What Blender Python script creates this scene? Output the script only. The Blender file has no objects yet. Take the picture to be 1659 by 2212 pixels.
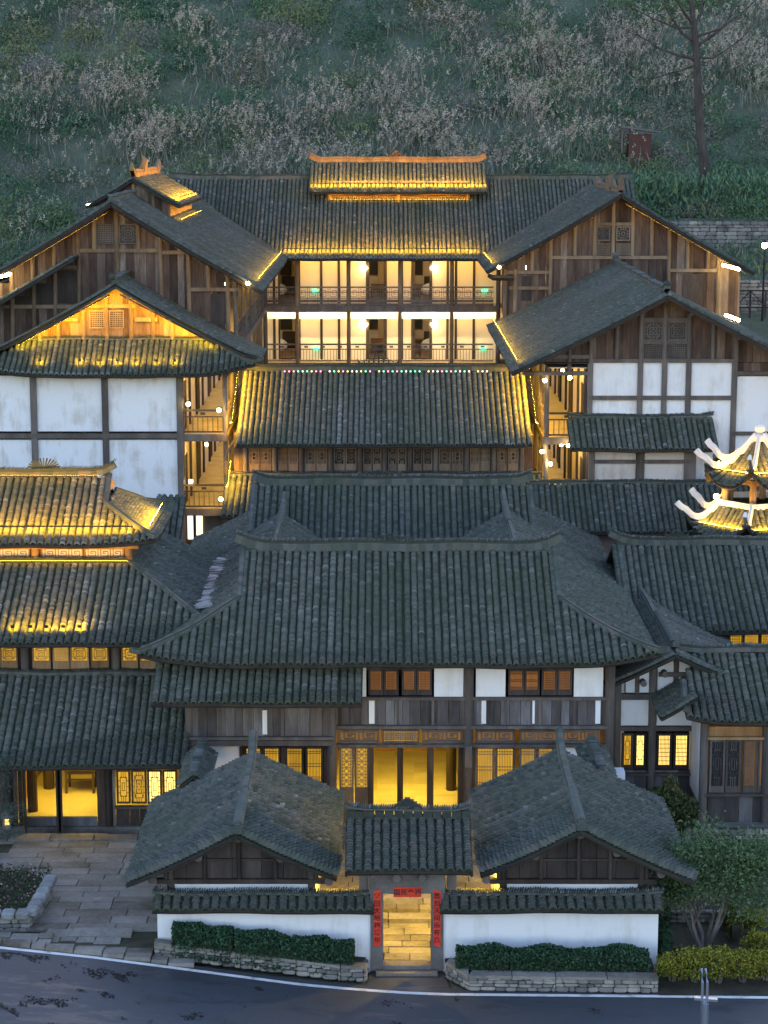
import bpy, math, random
import numpy as np
from mathutils import Vector, Matrix

# ------------------------------------------------------------------ camera, sky, sun, exposure
FPX, TH, HC = 4473.0, math.radians(10.4), 21.0      # focal length in photo pixels (1659 wide), pitch, height
ST, CT = math.sin(TH), math.cos(TH)
sc = bpy.context.scene
col = sc.collection
cam_d = bpy.data.cameras.new('camera'); cam = bpy.data.objects.new('camera', cam_d); col.objects.link(cam)
cam_d.sensor_fit = 'HORIZONTAL'; cam_d.sensor_width = 36.0; cam_d.lens = 36.0 * FPX / 1659.0
cam_d.clip_end = 2000.0; cam_d.clip_start = 0.5
cam.location = (0, 0, HC); cam.rotation_euler = (math.pi / 2 - TH, 0, 0)
sc.camera = cam
world = bpy.data.worlds.new('World'); sc.world = world; world.use_nodes = True
wn = world.node_tree
sky = wn.nodes.new('ShaderNodeTexSky'); sky.sky_type = 'NISHITA'; sky.sun_disc = False
SUN_EL, SUN_ROT = math.radians(9.0), math.radians(12.0)      # the sun has dropped behind the hill
sky.sun_elevation = SUN_EL; sky.sun_rotation = SUN_ROT; sky.air_density = 1.0; sky.dust_density = 1.0; sky.ozone_density = 1.6
bg = wn.nodes['Background']; tintn = wn.nodes.new('ShaderNodeVectorMath'); tintn.operation = 'MULTIPLY'; tintn.inputs[1].default_value = (1.14, 1.0, 1.07)     # camera white balance
wn.links.new(sky.outputs[0], tintn.inputs[0]); wn.links.new(tintn.outputs[0], bg.inputs[0]); bg.inputs[1].default_value = 0.12
sun_d = bpy.data.lights.new('sun', 'SUN'); sun_d.energy = 0.12; sun_d.angle = math.radians(40); sun_d.color = (1.0, 0.93, 0.88)
sun = bpy.data.objects.new('sun', sun_d); col.objects.link(sun)
sdir = Vector((math.sin(SUN_ROT) * math.cos(SUN_EL), math.cos(SUN_ROT) * math.cos(SUN_EL), math.sin(SUN_EL)))
sun.rotation_euler = sdir.to_track_quat('Z', 'Y').to_euler()
sc.view_settings.view_transform = 'Standard'; sc.view_settings.look = 'None'
sc.view_settings.exposure = 2.5; sc.view_settings.gamma = 1.0; sc.view_settings.use_curve_mapping = False
sc.render.engine = 'CYCLES'
sc.cycles.use_denoising = True
sc.cycles.max_bounces = 6; sc.cycles.diffuse_bounces = 3; sc.cycles.glossy_bounces = 2; sc.cycles.transmission_bounces = 2
sc.cycles.sample_clamp_indirect = 4.0; sc.cycles.use_light_tree = True
sc.cycles.caustics_reflective = False; sc.cycles.caustics_refractive = False

# ------------------------------------------------------------------ helpers
rnd = random.Random(11); nrg = np.random.default_rng(5)
def U(a, b): return rnd.uniform(a, b)
def ray(y):
    v = (y - 1106.0) / FPX
    return CT - v * ST, ST + v * CT
def at(x, y, Y):
    f, d = ray(y); k = Y / f
    return Vector(((x - 829.5) / FPX * k, Y, HC - k * d))
def atz(x, y, Z):
    f, d = ray(y); k = (HC - Z) / d
    return Vector(((x - 829.5) / FPX * k, k * f, Z))
def zat(y, Y): return at(829.5, y, Y).z
def R4(x0, y0, x1, y1, Y):
    ym = (y0 + y1) / 2
    return at(x0, ym, Y).x, at(x1, ym, Y).x, zat(y1, Y), zat(y0, Y)
def topx(p):
    d = p.y * CT - (p.z - HC) * ST; u = (p.z - HC) * CT + p.y * ST
    return 829.5 + p.x / d * FPX, 1106.0 - u / d * FPX

ORG = {}
def origin(o): return ORG.get(o.name, Vector((0, 0, 0))) if o is not None else Vector((0, 0, 0))
def link(o, parent, org):
    col.objects.link(o)
    if parent is not None: o.parent = parent
    ORG[o.name] = org
    return o
def thing(name, label, cat, loc, group=None):
    o = bpy.data.objects.new(name, None); o.empty_display_size = 0.3
    o.location = loc; link(o, None, Vector(loc)); o['label'] = label; o['category'] = cat
    if group: o['group'] = group
    return o
def tag(o, label, cat, group=None, kind=None):
    if label: o['label'] = label
    if cat: o['category'] = cat
    if group: o['group'] = group
    if kind: o['kind'] = kind
    return o
MATS = {}
def mesh_obj(name, verts, faces, mat, parent=None, org=None, smooth=False, tint=None, kind=None):
    """verts in world space; relative to the parent's (or given) origin in the object"""
    o_ = origin(parent) if parent is not None else (Vector(org) if org is not None else Vector((0, 0, 0)))
    v = np.asarray(verts, dtype=np.float32).reshape(-1, 3) - np.array(o_, dtype=np.float32)
    me = bpy.data.meshes.new(name)
    if isinstance(faces, np.ndarray):
        n = len(faces); k = faces.shape[1]
        me.vertices.add(len(v)); me.vertices.foreach_set('co', v.ravel())
        me.loops.add(n * k); me.loops.foreach_set('vertex_index', faces.ravel().astype(np.int32))
        me.polygons.add(n); me.polygons.foreach_set('loop_start', np.arange(0, n * k, k, dtype=np.int32))
        me.update(calc_edges=True)
    else:
        me.from_pydata(v.tolist(), [], faces)
    if tint is not None:
        t = np.asarray(tint, dtype=np.float32)
        a = me.attributes.new('tint', 'FLOAT', 'FACE'); a.data.foreach_set('value', t)
    if smooth: me.polygons.foreach_set('use_smooth', np.ones(len(me.polygons), dtype=bool))
    me.materials.append(MATS[mat])
    o = bpy.data.objects.new(name, me)
    if parent is None: o.location = o_
    link(o, parent, o_)
    if kind: o['kind'] = kind
    return o

class MB:
    def __init__(s): s.v = []; s.f = []
    def add(s, vs, fs):
        b = len(s.v); s.v += [tuple(p) for p in vs]; s.f += [tuple(i + b for i in f) for f in fs]; return s
    def box(s, x0, x1, y0, y1, z0, z1):
        return s.add([(x, y, z) for z in (z0, z1) for y in (y0, y1) for x in (x0, x1)],
                     [(0, 2, 3, 1), (4, 5, 7, 6), (0, 1, 5, 4), (2, 6, 7, 3), (0, 4, 6, 2), (1, 3, 7, 5)])
    def bar(s, a, b, w, h, up=(0, 0, 1)):
        a = Vector(a); b = Vector(b); d = (b - a).normalized(); up = Vector(up)
        if abs(d.dot(up)) > .98: up = Vector((0, 1, 0))
        sx = d.cross(up).normalized() * (w / 2); sz = sx.cross(d).normalized() * (h / 2)
        return s.add([p + i * sx + j * sz for p in (a, b) for j in (-1, 1) for i in (-1, 1)],
                     [(0, 1, 3, 2), (4, 6, 7, 5), (0, 4, 5, 1), (2, 3, 7, 6), (0, 2, 6, 4), (1, 5, 7, 3)])
    def tube(s, pts, rs, n=8, cap=True):
        pts = [Vector(p) for p in pts]
        if not hasattr(rs, '__len__'): rs = [rs] * len(pts)
        b = len(s.v)
        for i, p in enumerate(pts):
            d = (pts[min(i + 1, len(pts) - 1)] - pts[max(i - 1, 0)]).normalized()
            up = Vector((0, 0, 1)) if abs(d.z) < .9 else Vector((0, 1, 0))
            a = d.cross(up).normalized(); c = a.cross(d)
            for k in range(n):
                t = 2 * math.pi * k / n
                s.v.append(tuple(p + a * (rs[i] * math.cos(t)) + c * (rs[i] * math.sin(t))))
        for i in range(len(pts) - 1):
            for k in range(n):
                s.f.append((b + i * n + k, b + i * n + (k + 1) % n, b + (i + 1) * n + (k + 1) % n, b + (i + 1) * n + k))
        if cap:
            s.f.append(tuple(b + k for k in range(n))[::-1]); s.f.append(tuple(b + (len(pts) - 1) * n + k for k in range(n)))
        return s
    def prism(s, poly, vec):
        """poly: list of 3D points; extruded along vec"""
        vec = Vector(vec); n = len(poly)
        vs = [Vector(p) for p in poly] + [Vector(p) + vec for p in poly]
        fs = [tuple(range(n))[::-1], tuple(range(n, 2 * n))] + [(i, (i + 1) % n, n + (i + 1) % n, n + i) for i in range(n)]
        return s.add(vs, fs)
    def ball(s, c, r, n=8, m=5, sz=1.0):
        c = Vector(c); b = len(s.v)
        for j in range(m + 1):
            ph = math.pi * j / m
            for k in range(n):
                t = 2 * math.pi * k / n
                s.v.append((c.x + r * math.sin(ph) * math.cos(t), c.y + r * math.sin(ph) * math.sin(t), c.z + sz * r * math.cos(ph)))
        for j in range(m):
            for k in range(n):
                s.f.append((b + j * n + k, b + (j + 1) * n + k, b + (j + 1) * n + (k + 1) % n, b + j * n + (k + 1) % n))
        return s
    def build(s, name, mat, parent=None, org=None, smooth=False, kind=None):
        return mesh_obj(name, s.v, s.f, mat, parent, org, smooth, None, kind)

_shared = {}
def shared_mesh(key, mat, maker):
    k = (key, mat)
    if k not in _shared:
        v, f = maker()
        me = bpy.data.meshes.new(key); me.from_pydata(v, [], f); me.materials.append(MATS[mat]); _shared[k] = me
    return _shared[k]
def _cube():
    b = MB().box(-.5, .5, -.5, .5, -.5, .5); return b.v, b.f
def _stone():
    b = MB(); r = random.Random(3)
    for z, k in ((-.5, .8), (-.3, 1), (.3, 1), (.5, .8)):
        for x, y in ((-.5, -.35), (-.35, -.5), (.35, -.5), (.5, -.35), (.5, .4), (.3, .5), (-.38, .5), (-.5, .3)):
            b.v.append((x * k, y * k, z))
    for j in range(3):
        for i in range(8): b.f.append((j * 8 + i, j * 8 + (i + 1) % 8, j * 8 + 8 + (i + 1) % 8, j * 8 + 8 + i))
    b.f.append(tuple(range(8))[::-1]); b.f.append(tuple(range(24, 32)))
    return b.v, b.f
def piece(parent, name, mat, c, d, rz=0.0, rx=0.0, ry=0.0, key='block', maker=_cube):
    o = bpy.data.objects.new(name, shared_mesh(key, mat, maker))
    o.location = Vector(c) - origin(parent); o.scale = d; o.rotation_euler = (rx, ry, rz)
    return link(o, parent, Vector(c))
def box(parent, name, mat, x0, x1, y0, y1, z0, z1):
    return piece(parent, name, mat, ((x0 + x1) / 2, (y0 + y1) / 2, (z0 + z1) / 2), (abs(x1 - x0), abs(y1 - y0), abs(z1 - z0)))

# ------------------------------------------------------------------ materials
class NT:
    def __init__(s, m): m.use_nodes = True; s.t = m.node_tree; s.n = s.t.nodes; s.p = s.n['Principled BSDF']
    def new(s, k, **kw):
        n = s.n.new(k)
        for a, b in kw.items(): setattr(n, a, b)
        return n
    def l(s, a, b): s.t.links.new(a, b)
    def pos(s, scale):
        g = s.new('ShaderNodeNewGeometry'); m = s.new('ShaderNodeMapping'); m.inputs['Scale'].default_value = scale
        s.l(g.outputs['Position'], m.inputs[0]); return m.outputs[0]
    def noise(s, scale, sc=1.0, detail=4, rough=.6):
        n = s.new('ShaderNodeTexNoise'); n.inputs['Scale'].default_value = sc; n.inputs['Detail'].default_value = detail
        n.inputs['Roughness'].default_value = rough; s.l(s.pos(scale), n.inputs['Vector']); return n.outputs['Fac']
    def ramp(s, fac, stops):
        r = s.new('ShaderNodeValToRGB'); e = r.color_ramp.elements
        while len(e) < len(stops): e.new(.5)
        for i, (p, c) in enumerate(stops): e[i].position = p; e[i].color = (*c, 1) if len(c) == 3 else c
        s.l(fac, r.inputs[0]); return r.outputs[0]
    def math(s, op, a, b=None):
        m = s.new('ShaderNodeMath', operation=op)
        for i, v in enumerate((a, b)):
            if v is None: continue
            if isinstance(v, (int, float)): m.inputs[i].default_value = v
            else: s.l(v, m.inputs[i])
        return m.outputs[0]
    def mix(s, fac, a, b, blend='MIX'):
        m = s.new('ShaderNodeMix', data_type='RGBA', blend_type=blend)
        for i, v in ((0, fac), (6, a), (7, b)):
            if isinstance(v, (int, float)): m.inputs[i].default_value = v
            elif isinstance(v, tuple): m.inputs[i].default_value = (*v, 1)
            else: s.l(v, m.inputs[i])
        return m.outputs[2]
    def bump(s, fac, strength, dist=.02):
        b = s.new('ShaderNodeBump'); b.inputs['Strength'].default_value = strength; b.inputs['Distance'].default_value = dist
        s.l(fac, b.inputs['Height']); s.l(b.outputs[0], s.p.inputs['Normal'])
def newmat(name):
    m = bpy.data.materials.new(name); MATS[name] = m; t = NT(m); return t
def plain(name, c, rough=.7, metal=0.0):
    t = newmat(name); t.p.inputs['Base Color'].default_value = (*c, 1); t.p.inputs['Roughness'].default_value = rough
    t.p.inputs['Metallic'].default_value = metal
LS = .33          # lamps against the dusk sky
def glow(name, c, strength, vary=0.0):
    strength = strength * LS
    t = newmat(name); t.p.inputs['Base Color'].default_value = (.02, .02, .02, 1); t.p.inputs['Emission Color'].default_value = (*c, 1)
    t.p.inputs['Emission Strength'].default_value = strength
    if vary:
        n = t.noise((1.6, 1.6, 1.3), 1.0, 2); oi = t.new('ShaderNodeObjectInfo')
        f = t.math('ADD', t.math('MULTIPLY', n, .9), t.math('MULTIPLY', oi.outputs['Random'], .5))
        f = t.math('SUBTRACT', f, .45)
        k = t.math('ADD', t.math('MULTIPLY', f, vary * 2), 1.0)
        t.l(t.math('MULTIPLY', k, strength), t.p.inputs['Emission Strength'])
def varied(name, stops, scale=(3, 3, 3), rough=.8, bump=.3, objr=.5, fine=(30, 30, 30), finew=.25, dist=.01):
    """colour from noise + per-object random tone, fine relief from a second noise"""
    t = newmat(name)
    n = t.noise(scale, 1.0, 5); oi = t.new('ShaderNodeObjectInfo'); f2 = t.noise(fine, 1.0, 3)
    f = t.math('ADD', t.math('MULTIPLY', t.math('SUBTRACT', n, .5), 1.6 * (1 - objr) + .3), t.math('MULTIPLY', t.math('SUBTRACT', oi.outputs['Random'], .5), objr))
    f = t.math('ADD', t.math('ADD', f, .5), t.math('MULTIPLY', t.math('SUBTRACT', f2, .5), finew * 2))
    c = t.ramp(f, stops); t.l(c, t.p.inputs['Base Color'])
    t.p.inputs['Roughness'].default_value = rough; t.p.inputs['Specular IOR Level'].default_value = .3
    if bump: t.bump(f2, bump, dist)
    return t, c
# roof tiles: grey-green clay, per-tile tone from the tint attribute or the object's own random number
def tile_mat(name, stops, moss, mossamt, tw=.9, rw=.1, off=0.0):
    t = newmat(name)
    a = t.new('ShaderNodeAttribute', attribute_name='tint'); oi = t.new('ShaderNodeObjectInfo')
    f = t.math('ADD', t.math('MULTIPLY', a.outputs['Fac'], tw), t.math('MULTIPLY', oi.outputs['Random'], rw)); f = t.math('ADD', f, off)
    c = t.ramp(f, stops)
    big = t.noise((.35, .35, .35), 1.0, 4); sm = t.noise((9, 9, 9), 1.0, 3)
    mk = t.ramp(t.math('ADD', t.math('MULTIPLY', big, .7), t.math('MULTIPLY', sm, .3)), [(.42, (0, 0, 0)), (.62, (1, 1, 1))])
    c2 = t.mix(t.math('MULTIPLY', mk, mossamt), c, moss)
    c3 = t.mix(.5, c2, t.ramp(sm, [(.25, (.55, .55, .55)), (.75, (1.35, 1.35, 1.35))]), 'MULTIPLY')
    t.l(c3, t.p.inputs['Base Color']); t.p.inputs['Roughness'].default_value = .8; t.p.inputs['Specular IOR Level'].default_value = .25
    t.bump(t.noise((40, 40, 40), 1.0, 2), .25, .01)
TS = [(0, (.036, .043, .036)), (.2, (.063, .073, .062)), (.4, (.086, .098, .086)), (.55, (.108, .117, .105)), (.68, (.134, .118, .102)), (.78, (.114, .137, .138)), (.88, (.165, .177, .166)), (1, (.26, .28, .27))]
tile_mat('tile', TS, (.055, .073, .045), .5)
tile_mat('tile_piece', TS, (.055, .073, .045), .5, 0.0, .4, .26)
tile_mat('tile_pan', [(0, (.040, .048, .038)), (1, (.075, .088, .07))], (.045, .07, .03), .8)
WO = [(.1, (.028, .018, .014)), (.3, (.062, .04, .031)), (.5, (.105, .07, .052)), (.7, (.15, .108, .083)), (.85, (.20, .16, .13)), (.97, (.30, .265, .235))]
varied('plank_wood', WO, (3, 3, .7), .85, .4, .62, (26, 26, 2.2), .22)
WG = [(.12, (.04, .034, .032)), (.4, (.085, .074, .072)), (.65, (.125, .115, .115)), (.92, (.21, .21, .22))]
varied('grey_plank', WG, (3, 3, .7), .85, .4, .62, (26, 26, 2.2), .2)
varied('post_wood', [(.15, (.065, .054, .047)), (.5, (.11, .092, .08)), (.9, (.18, .155, .135))], (2, 2, .6), .8, .35, .4, (24, 24, 2), .3)
varied('dark_wood', [(.15, (.02, .015, .013)), (.5, (.045, .034, .029)), (.9, (.085, .065, .055))], (2, 2, .6), .7, .3, .4, (24, 24, 2), .3)
varied('honey_wood', [(.15, (.13, .07, .03)), (.5, (.28, .165, .075)), (.9, (.42, .28, .15))], (2, 2, .6), .75, .3, .5, (24, 24, 2), .3)
varied('deck_wood', [(.15, (.022, .017, .014)), (.9, (.055, .042, .034))], (2, 2, 2), .85, .2, .3, (20, 20, 20), .2)
# lime plaster with rain streaks
def plaster(name, base, stain, amt):
    t = newmat(name)
    n = t.noise((1.1, 1.1, .8), 1.0, 6, .65); st = t.noise((4, 4, .35), 1.0, 5, .7); sp = t.noise((14, 14, 14), 1, 3)
    k = t.ramp(t.math('ADD', t.math('MULTIPLY', n, .6), t.math('MULTIPLY', st, .4)), [(.5, (0, 0, 0)), (.72, (1, 1, 1))])
    c = t.mix(t.math('MULTIPLY', k, amt), base, stain)
    c = t.mix(t.math('MULTIPLY', t.ramp(sp, [(.60, (0, 0, 0)), (.75, (1, 1, 1))]), amt * .35), c, stain)
    t.l(c, t.p.inputs['Base Color']); t.p.inputs['Roughness'].default_value = .9; t.p.inputs['Specular IOR Level'].default_value = .2
    t.bump(sp, .12, .01)
plaster('plaster', (.78, .78, .78), (.46, .39, .31), .95)
plaster('plaster_clean', (.78, .78, .78), (.54, .50, .45), .8)
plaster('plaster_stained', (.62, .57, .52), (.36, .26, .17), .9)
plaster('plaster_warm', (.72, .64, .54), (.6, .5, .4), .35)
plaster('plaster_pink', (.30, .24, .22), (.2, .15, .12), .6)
plaster('white_ridge', (.74, .70, .66), (.5, .42, .36), .6)
ST_ = [(.1, (.10, .095, .09)), (.4, (.19, .18, .165)), (.65, (.27, .25, .22)), (.95, (.42, .38, .33))]
varied('tile_dark', [(.15, (.04, .05, .044)), (.5, (.065, .08, .07)), (.9, (.10, .115, .105))], (5, 5, 5), .85, .4, .4, (20, 20, 20), .3)
varied('stone', ST_, (2, 2, 2), .85, .5, .6, (18, 18, 18), .25, .02)
varied('paving', [(.1, (.085, .075, .055)), (.35, (.15, .135, .11)), (.6, (.225, .205, .175)), (.95, (.32, .30, .27))], (.9, .9, .9), .8, .4, .35, (9, 9, 9), .3, .015)
varied('joint', [(.2, (.03, .035, .02)), (.8, (.075, .07, .045))], (2, 2, 2), .95, .4, .1, (30, 30, 30), .3)
varied('floor_tile', [(.2, (.40, .36, .28)), (.8, (.58, .53, .43))], (.7, .7, .7), .55, .1, .4, (8, 8, 8), .15)
varied('soil', [(.2, (.03, .028, .02)), (.8, (.07, .06, .04))], (2, 2, 2), .95, .6, .1, (20, 20, 20), .3, .03)
def ground_mat():
    t = newmat('ground_earth'); n = t.noise((.5, .5, .5), 1, 6, .7); f = t.noise((6, 6, 6), 1, 4)
    c = t.ramp(t.math('ADD', t.math('MULTIPLY', n, .6), t.math('MULTIPLY', f, .4)), [(.35, (.05, .075, .05)), (.55, (.10, .12, .085)), (.7, (.15, .145, .12))])
    t.l(c, t.p.inputs['Base Color']); t.p.inputs['Roughness'].default_value = .95; t.bump(f, .6, .05)
ground_mat()
varied('mortar', [(.15, (.10, .10, .10)), (.8, (.34, .33, .33))], (6, 6, 6), .9, .4, .7, (30, 30, 30), .3)
def asphalt():
    t = newmat('asphalt')
    n = t.noise((.35, .8, .5), 1.0, 6, .65); f = t.noise((60, 60, 60), 1.0, 3); w = t.noise((.5, 1.6, 1), 1.0, 7, .7)
    c = t.ramp(n, [(.3, (.040, .045, .054)), (.7, (.052, .058, .068))])
    wet = t.ramp(w, [(.54, (0, 0, 0)), (.60, (1, 1, 1))])
    c = t.mix(t.math('MULTIPLY', wet, .2), c, (.03, .031, .035)); c = t.mix(.35, c, t.ramp(f, [(.2, (.4, .4, .4)), (.8, (1.6, 1.6, 1.6))]), 'MULTIPLY')
    t.l(c, t.p.inputs['Base Color']); t.l(t.ramp(wet, [(0, (.62, .62, .62)), (1, (.38, .38, .38))]), t.p.inputs['Roughness'])
    t.bump(f, .3, .004)
asphalt()
varied('road_paint', [(.1, (.35, .34, .33)), (.45, (.72, .70, .68)), (.9, (.82, .8, .78))], (3, 3, 3), .7, .2, 0, (40, 40, 40), .3)
def leaf_mat(name, stops, rough=.6, trans=.25):
    t = newmat(name)
    a = t.new('ShaderNodeAttribute', attribute_name='tint')
    c = t.ramp(a.outputs['Fac'], stops); t.l(c, t.p.inputs['Base Color']); t.p.inputs['Roughness'].default_value = rough
    t.p.inputs['Specular IOR Level'].default_value = .2
leaf_mat('hill_leaf', [(0, (.04, .085, .055)), (.25, (.075, .15, .085)), (.45, (.125, .205, .10)), (.6, (.20, .215, .075)), (.72, (.20, .185, .15)), (.85, (.185, .18, .165)), (1, (.27, .255, .23))])
leaf_mat('reed_leaf', [(0, (.11, .13, .09)), (.5, (.18, .185, .14)), (1, (.27, .25, .19))])
leaf_mat('plume', [(0, (.27, .225, .165)), (.5, (.42, .355, .275)), (1, (.58, .51, .42))], .9)
leaf_mat('hedge_leaf', [(0, (.012, .035, .018)), (.5, (.025, .065, .032)), (1, (.055, .115, .055))], .5)
leaf_mat('tree_leaf', [(0, (.035, .07, .03)), (.5, (.08, .135, .055)), (1, (.15, .215, .09))], .6)
leaf_mat('yellow_leaf', [(0, (.06, .075, .015)), (.45, (.16, .17, .022)), (1, (.34, .30, .03))], .6)
leaf_mat('pine_leaf', [(0, (.03, .05, .04)), (.5, (.07, .10, .08)), (1, (.13, .17, .13))], .6)
leaf_mat('ground_leaf', [(0, (.02, .03, .015)), (.6, (.05, .075, .03)), (.93, (.09, .11, .05)), (.94, (.5, .18, .28)), (1, (.7, .45, .5))], .8)
leaf_mat('litter_leaf', [(0, (.012, .012, .012)), (.7, (.03, .027, .024)), (1, (.07, .05, .035))], .8)
varied('bark', [(.2, (.035, .03, .027)), (.8, (.085, .073, .065))], (3, 3, 1), .9, .6, .2, (20, 20, 5), .3, .03)
varied('pale_bark', [(.2, (.09, .078, .066)), (.8, (.19, .165, .145))], (3, 3, 1), .9, .6, .2, (20, 20, 5), .3, .03)
plain('metal_dark', (.03, .03, .032), .45, .6); plain('steel', (.32, .36, .42), .35, .8); plain('white_plastic', (.75, .75, .77), .4)
def paper():
    t = newmat('red_paper'); n = t.noise((1.5, 1.5, 6), 1, 4)
    t.l(t.ramp(n, [(.35, (.55, .012, .014)), (.65, (.78, .06, .012))]), t.p.inputs['Base Color']); t.p.inputs['Roughness'].default_value = .6
paper()
plain('ink', (.01, .008, .008), .5); varied('red_rust', [(.2, (.05, .03, .026)), (.8, (.12, .055, .045))], (2, 2, 2), .9)
plain('curtain', (.62, .52, .36), .9); plain('bedding', (.8, .78, .74), .9); plain('glass_dark', (.012, .014, .016), .55)
WARM = (1.0, .60, .17); GOLD = (1.0, .52, .02); AMB = (1.0, .34, .025)
glow('glow_gold', GOLD, .30, .7); glow('glow_yellow', (1.0, .66, .16), .95, .35); glow('glow_amber', AMB, .17, .4); glow('glow_dim', (1.0, .44, .05), .07, .9)
glow('bulb', (1.0, .72, .30), 60); glow('strip', (1.0, .47, .02), 210); glow('strip_warm', (1.0, .68, .26), 22); glow('panel_lamp', (1.0, .64, .045), 11); glow('exit_green', (.05, 1.0, .45), 3.0)
glow('flood', (1.0, .56, .11), 60)
# ------------------------------------------------------------------ roofs
XP, XM, YP, YM = Vector((1, 0, 0)), Vector((-1, 0, 0)), Vector((0, 1, 0)), Vector((0, -1, 0))
def _tile():
    """one cover tile: length 1 along +y, radius 1 in x, arch in z (scaled per tile)"""
    b = MB(); K = 4
    for (y, k, up) in ((0, .9, 0), (1, 1, .42), (1, .76, 0)):
        for i in range(K + 1):
            a = math.pi * i / K; b.v.append((math.cos(a) * k, y, math.sin(a) * 1.0 * k + up))
    for j in range(2):
        for i in range(K): b.f.append((j * 5 + i, j * 5 + i + 1, j * 5 + 6 + i, j * 5 + 5 + i))
    return b.v, b.f
class Slope: pass
def slope(parent, A, e, n, L, run, drop, clip=None, sag=.12, course=.105, sp=.23, lift=None, npiece=0, K=4, bright_end=False, name='roof_slope', deck=.075, arch=1.0, rk=.41):
    """one roof plane: A top corner, e along the ridge, n horizontal downhill. clip(s)->(t0,t1). Returns the part and its point function"""
    A = np.array(A, float); e = np.array(e, float); n = np.array(n, float); zz = np.array((0, 0, 1.0))
    if clip is None: clip = lambda s: (0.0, 1.0)
    ph1, ph2 = U(0, 6), U(0, 6)
    def P(s, t):
        t = np.atleast_1d(np.asarray(t, float)); s = np.broadcast_to(np.asarray(s, float), t.shape)
        z = -drop * ((1 + sag) * t - sag * t * t)
        z = z + .022 * np.sin(s * .83 + ph1) * np.sin(t * 2.6 + ph2) + .012 * np.sin(s * 2.3 + ph2)
        if lift is not None: z = z + np.array([lift(a, b) for a, b in zip(s, t)])
        return A + np.outer(s, e) + np.outer(run * t, n) + np.outer(z, zz)
    slen = math.hypot(run, drop); N = max(1, int(round(L / sp))); sp = L / N; r = sp * rk
    ang = np.linspace(0, math.pi, K + 1); ca, sa = np.cos(ang), np.sin(ang) * arch
    V = []; Fq = []; T = []; base = 0; cand = []
    quads = np.array([[j * (K + 1) + i, j * (K + 1) + i + 1, (j + 1) * (K + 1) + i + 1, (j + 1) * (K + 1) + i] for j in range(2) for i in range(K)])
    nv = 3 * (K + 1)
    for i in range(N):
        s = (i + .5) * sp; t0, t1 = clip(s)
        if t1 - t0 < .02: continue
        nc = max(1, int(round((t1 - t0) * slen / course)))
        te = np.linspace(t0, t1, nc + 1); te[1:-1] += nrg.normal(0, .06, nc - 1) * (t1 - t0) / nc if nc > 1 else 0
        wob = nrg.normal(0, .012); pts = P(s, te) + e * wob
        Pa, Pb = pts[:-1], pts[1:]
        d = Pb - Pa; ln = np.linalg.norm(d, axis=1, keepdims=True); d = d / ln
        Pb = Pb + d * .025
        ee = np.tile(e, (nc, 1)); nn = np.cross(ee, d); sg = np.sign(nn[:, 2:3]); nn = nn * sg
        jit = nrg.normal(0, .006, (nc, 1)); rr = r * (1 + nrg.normal(0, .05, (nc, 1)))
        Pa = Pa + ee * jit; Pb = Pb + ee * nrg.normal(0, .007, (nc, 1))
        lipz = .034 + nrg.normal(0, .006, (nc, 1))
        rings = []
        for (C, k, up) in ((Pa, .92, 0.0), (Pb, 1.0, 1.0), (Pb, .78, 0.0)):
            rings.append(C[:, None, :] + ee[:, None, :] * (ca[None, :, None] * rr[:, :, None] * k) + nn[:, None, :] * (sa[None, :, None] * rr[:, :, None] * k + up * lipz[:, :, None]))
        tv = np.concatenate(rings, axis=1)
        tt = np.clip(nrg.beta(1.7, 2.1, nc) * .74 + .06 + nrg.normal(0, .09), 0, .96)
        hit = nrg.random(nc) < .012; tt[hit] = nrg.uniform(.9, .999, hit.sum())
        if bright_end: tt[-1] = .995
        if npiece:
            for j in range(nc): cand.append((float(np.linalg.norm(Pa[j] - np.array((0, 0, HC)))), Pa[j], (ee * sg)[j], d[j], nn[j], float(ln[j, 0]) + .025, float(rr[j, 0]), len(V), j))
        V.append(tv); T.append(tt)
    keep = [np.ones(len(t), bool) for t in T]
    # the pan (trough) sheet
    if deck is not None:
        ns, nt = 2 * N + 1, 12; gv = []; 
        for i in range(ns):
            s = i * sp / 2; t0, t1 = clip(min(max(s, .001), L - .001)); t1 = max(t1, t0 + .002)
            q = P(s, np.linspace(t0, t1, nt)); q[:, 2] -= (0.015 if i % 2 else .04); gv.append(q)
        gv = np.concatenate(gv); gf = np.array([[i * nt + j, (i + 1) * nt + j, (i + 1) * nt + j + 1, i * nt + j + 1] for i in range(ns - 1) for j in range(nt - 1)])
        part = mesh_obj(name, gv, gf, 'tile_pan', parent, tint=np.repeat(nrg.random(len(gf) // 2 + 1), 2)[:len(gf)])
        ns2 = max(2, int(L / (.8 if lift is None else .25))) + 1; nt2 = 7; up_, lo_ = [], []
        for i in range(ns2):
            s = L * i / (ns2 - 1); t0, t1 = clip(min(max(s, .001), L - .001)); t1 = max(t1, t0 + .002)
            q = P(s, np.linspace(t0, t1, nt2)); up_.append(q - zz * .055); lo_.append(q - zz * (.055 + deck))
        m = ns2 * nt2; vv = np.concatenate(up_ + lo_); ff = []
        for i in range(ns2 - 1):
            for j in range(nt2 - 1):
                a, b, c, d_ = i * nt2 + j, (i + 1) * nt2 + j, (i + 1) * nt2 + j + 1, i * nt2 + j + 1
                ff.append((a, b, c, d_)); ff.append((a + m, d_ + m, c + m, b + m))
            a, b = i * nt2, (i + 1) * nt2; ff.append((a, a + m, b + m, b)); a, b = a + nt2 - 1, b + nt2 - 1; ff.append((a, b, b + m, a + m))
        for j in range(nt2 - 1):
            a, b = j, j + 1; ff.append((a, b, b + m, a + m)); a, b = a + (ns2 - 1) * nt2, b + (ns2 - 1) * nt2; ff.append((a, a + m, b + m, b))
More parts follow.
